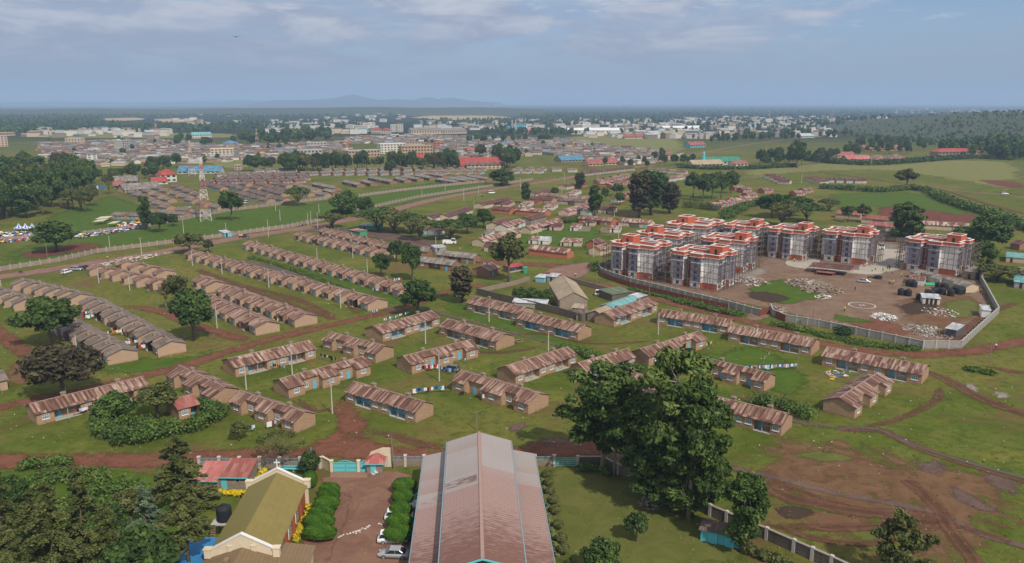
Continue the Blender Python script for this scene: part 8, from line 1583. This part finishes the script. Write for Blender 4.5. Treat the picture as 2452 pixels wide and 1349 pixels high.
for i, (x, y, s, t_) in enumerate([(258, 622, 'lime', 'black'), (724, 542, 'navy', 'navy'), (1017, 573, 'white', 'black'), (1102, 597, 'red', 'white'), (1151, 470, 'white', 'black'), (1138, 476, 'black', 'black'), (1467, 492, 'black', 'black'), (1336, 429, 'black', 'navy'), (1344, 429, 'white', 'navy'), (1285, 437, 'pink', 'black'), (795, 553, 'lime', 'navy'), (802, 552, 'yellow', 'black'), (812, 553, 'lightblue', 'black'), (594, 575, 'grey', 'black'), (1114, 871, 'white', 'teal'), (1022, 600, 'black', 'red')]): person((x, y), s, t_, 'person in ' + s.replace('lime', 'lime green').replace('lightblue', 'light blue') + ' ' + ['on the road verge below the red soil field', 'beside the road near the twin poles', 'on the dirt road under the umbrella trees', 'crossing the dirt lane by the grey truck', 'on the road edge behind the white bus', 'farther down the road from the white bus', 'on the lane by the rusty cluster', 'at the main road junction, left', 'at the main road junction, right', 'on the verge by the fence end', 'under the flat crowned tree, left', 'under the flat crowned tree, middle', 'under the flat crowned tree, right', 'behind the dark pickup', 'on the grass right of the green car', 'by the brick hut on the green'][i])
tn = None
for i, x in enumerate((46, 62, 78)):
 r_ = thing('tent', ['left', 'middle', 'right'][i] + ' peaked tent with blue and white stripes at the market', 'tent', gp(x, 552), .3, 'striped market tents'); b = MB()
 for k in range(12):
  a0, a1 = 6.283 * k / 12, 6.283 * (k + 1) / 12; f = lambda a, z, rr: (rr * math.cos(a), rr * math.sin(a), z); m_ = k % 2
  b.add([f(a0, 2.4, 4.2), f(a1, 2.4, 4.2), f(a1, 3.6, 1.8), f(a0, 3.6, 1.8)], [(0, 1, 2, 3)], m_); b.add([f(a0, 3.6, 1.8), f(a1, 3.6, 1.8), (0, 0, 6.2)], [(0, 1, 2)], m_); b.add([f(a0, 1.7, 4.2), f(a1, 1.7, 4.2), f(a1, 2.4, 4.2), f(a0, 2.4, 4.2)], [(0, 1, 2, 3)], 1 - m_)
 b.obj('canopy', [MATS['white_trim'], CLO['blue']], r_)
 r_.scale = (.58, .58, .62)
 for k in range(4): a = .785 + k * 1.571; q = MB(); q.bar((4.1 * math.cos(a), 4.1 * math.sin(a), 0), (4.1 * math.cos(a), 4.1 * math.sin(a), 2.3), .07); q.obj('pole', MATS['white_trim'], r_)
b = MB(); cl = [CLO[k] for k in ('white', 'grey', 'navy', 'black', 'grey', 'white', 'maroon', 'blue', 'grey', 'lightblue', 'black', 'yellow', 'red')] + [MATS['chimney_stone']]; g5 = random.Random(5)
for P, n in (([(-20, 560), (60, 556), (95, 560), (80, 575), (-20, 585)], 260), ([(180, 560), (260, 550), (345, 538), (345, 546), (260, 562), (185, 572)], 260), ([(280, 538), (340, 530), (345, 540), (285, 546)], 90)):
 for (x, y) in scatter(P, n):
  p = gp(x, y); s = g5.uniform(.2, .62); hut(b, p.x, p.y, g5.random() * 3, s * 2, s * 1.4, s * 1.1, .3, g5.randrange(len(cl)), g5.randrange(len(cl)))
tag(b.obj('market_goods', cl), 'colourful goods and crowd spread over the open market at left', 'goods', kind='stuff')
for px0, px1, dp, lb in [((228, 533), (258, 531), 7, 'left pale sheet awning at the market'), ((258, 545), (278, 543), 6, 'right pale sheet awning at the market'), ((222, 540), (248, 538), 6, 'lower pale sheet awning at the market')]:
 p, q = gp(*px0), gp(*px1); b = MB(); b.slab([(p.x, p.y, 1.9), (q.x, q.y, 1.9), (q.x, q.y + dp, 2.3), (p.x, p.y + dp, 2.3)], (0, 0, -.06)); o = b.obj('awning', MATS['awning_cream'] if 'awning_cream' in MATS else flat('awning_cream', (.55, .48, .36))); tag(o, lb, 'awning')
 for u, v in ((p, 0), (q, 0), (p, dp), (q, dp)): k = MB(); k.bar((u.x, u.y + v, 0), (u.x, u.y + v, 1.85), .06); k.obj('post', MATS['wood'], o)
sg = thing('signboard', 'blue and white signboard standing by the left wood', 'sign', gp(236, 456), R(5)); b = MB(); b.box(-4.8, -.06, 1.2, -.02, .06, 3.4); b.obj('panel', MATS['white_trim'], sg); b = MB(); b.box(.02, -.06, 1.2, 4.8, .06, 3.4); b.obj('panel', CLO['blue'], sg)
for x in (-4.5, 0, 4.5): b = MB(); b.bar((x, .1, 0), (x, .1, 3.3), .08); b.obj('post', MATS['concrete'], sg)
def litter(label, P, n, size, mats, seed, nm='litter'):
 b = MB(); g = random.Random(seed)
 for (x, y) in scatter(P, n):
  p = gp(x, y); s = size * g.uniform(.4, 1.4); a = g.random() * 3; u = Vector((math.cos(a), math.sin(a), 0)) * s; v = Vector((-math.sin(a), math.cos(a), 0)) * s * g.uniform(.4, .8); p.z = .1; b.slab([p - u - v, p + u - v, p + u + v, p - u + v], (0, 0, .1), g.randrange(len(mats)))
 tag(b.obj(nm, [MATS[q] for q in mats]), label, 'litter', kind='stuff')
litter('white stones laid along the road verge at left', [(205, 640), (300, 618), (380, 606), (420, 605), (360, 618), (230, 645)], 150, .55, ['stone_white', 'concrete', 'cream_paint'], 1, 'verge_stones')
litter('scraps of pale litter scattered over the greens', [(0, 700), (1200, 700), (1960, 830), (2452, 900), (2452, 1200), (1700, 1100), (900, 1060), (0, 1080)], 260, .1, ['stone_white', 'white_trim', 'concrete', 'tarp_blue'], 2)
litter('household goods heaped before the porch of the goods house', [(1975, 888), (2040, 885), (2045, 905), (1990, 910)], 60, .4, ['yellow_paint', 'mast_red', 'green_paint', 'white_trim', 'tarp_blue', 'wood', 'concrete'], 3, 'household_goods')
b = MB(); b.lathe([(.6, 0), (.75, .12), (.7, .16), (.5, .05)], 16); o = b.obj('basin', MATS['tarp_blue'], None, True); p = gp(1483, 757, 3.7); o.location = p; tag(o, 'blue basin lying on the roof below the teal shed', 'basin')
torus(1.1, .22, gp(1241, 819), 'concrete_ring', 'brown ring lying beside the stream', 'ring', 'rust_tank')
p = at_y(565, 89, 150); bd = thing('bird', 'dark bird gliding in the sky above the far town', 'bird', p, .4); b = MB()
b.tube([(0, -.42, 0), (0, -.3, .02), (0, -.1, .03), (0, .12, .03), (0, .26, .05), (0, .36, .05), (0, .44, .03)], [.05, .06, .1, .11, .06, .065, .01], 8)
for s in (-1, 1): b.add([(s * .06, .12, .06), (s * .45, .2, .2), (s * .95, .02, .12), (s * .5, -.06, .18), (s * .06, -.14, .05), (s * .06, 0, .02), (s * .48, .06, .16)], [(0, 1, 3, 4), (1, 2, 3), (4, 3, 6, 5), (5, 6, 1, 0), (3, 2, 6), (6, 2, 1)])
b.add([(-.04, -.38, .02), (.04, -.38, .02), (.12, -.62, .02), (-.12, -.62, .02), (0, -.45, .05)], [(0, 1, 2, 3), (0, 3, 4), (1, 4, 2), (0, 4, 1), (3, 2, 4)]); b.obj('body', CLO['black'], bd)
# ================================================================== haze
m = bpy.data.materials.new('haze_air'); m.use_nodes = True; nt = m.node_tree; nt.nodes.clear()
ou = nt.nodes.new('ShaderNodeOutputMaterial'); pv = nt.nodes.new('ShaderNodeVolumePrincipled')
pv.inputs['Color'].default_value = (.52, .72, 1.0, 1); pv.inputs['Density'].default_value = .000125; pv.inputs['Anisotropy'].default_value = .0
nt.links.new(pv.outputs[0], ou.inputs['Volume'])
mb = MB(); mb.box(-47000, -2500, -1, 47000, 47000, 330)
hz = mb.obj('haze', m); hz['kind'] = 'stuff'
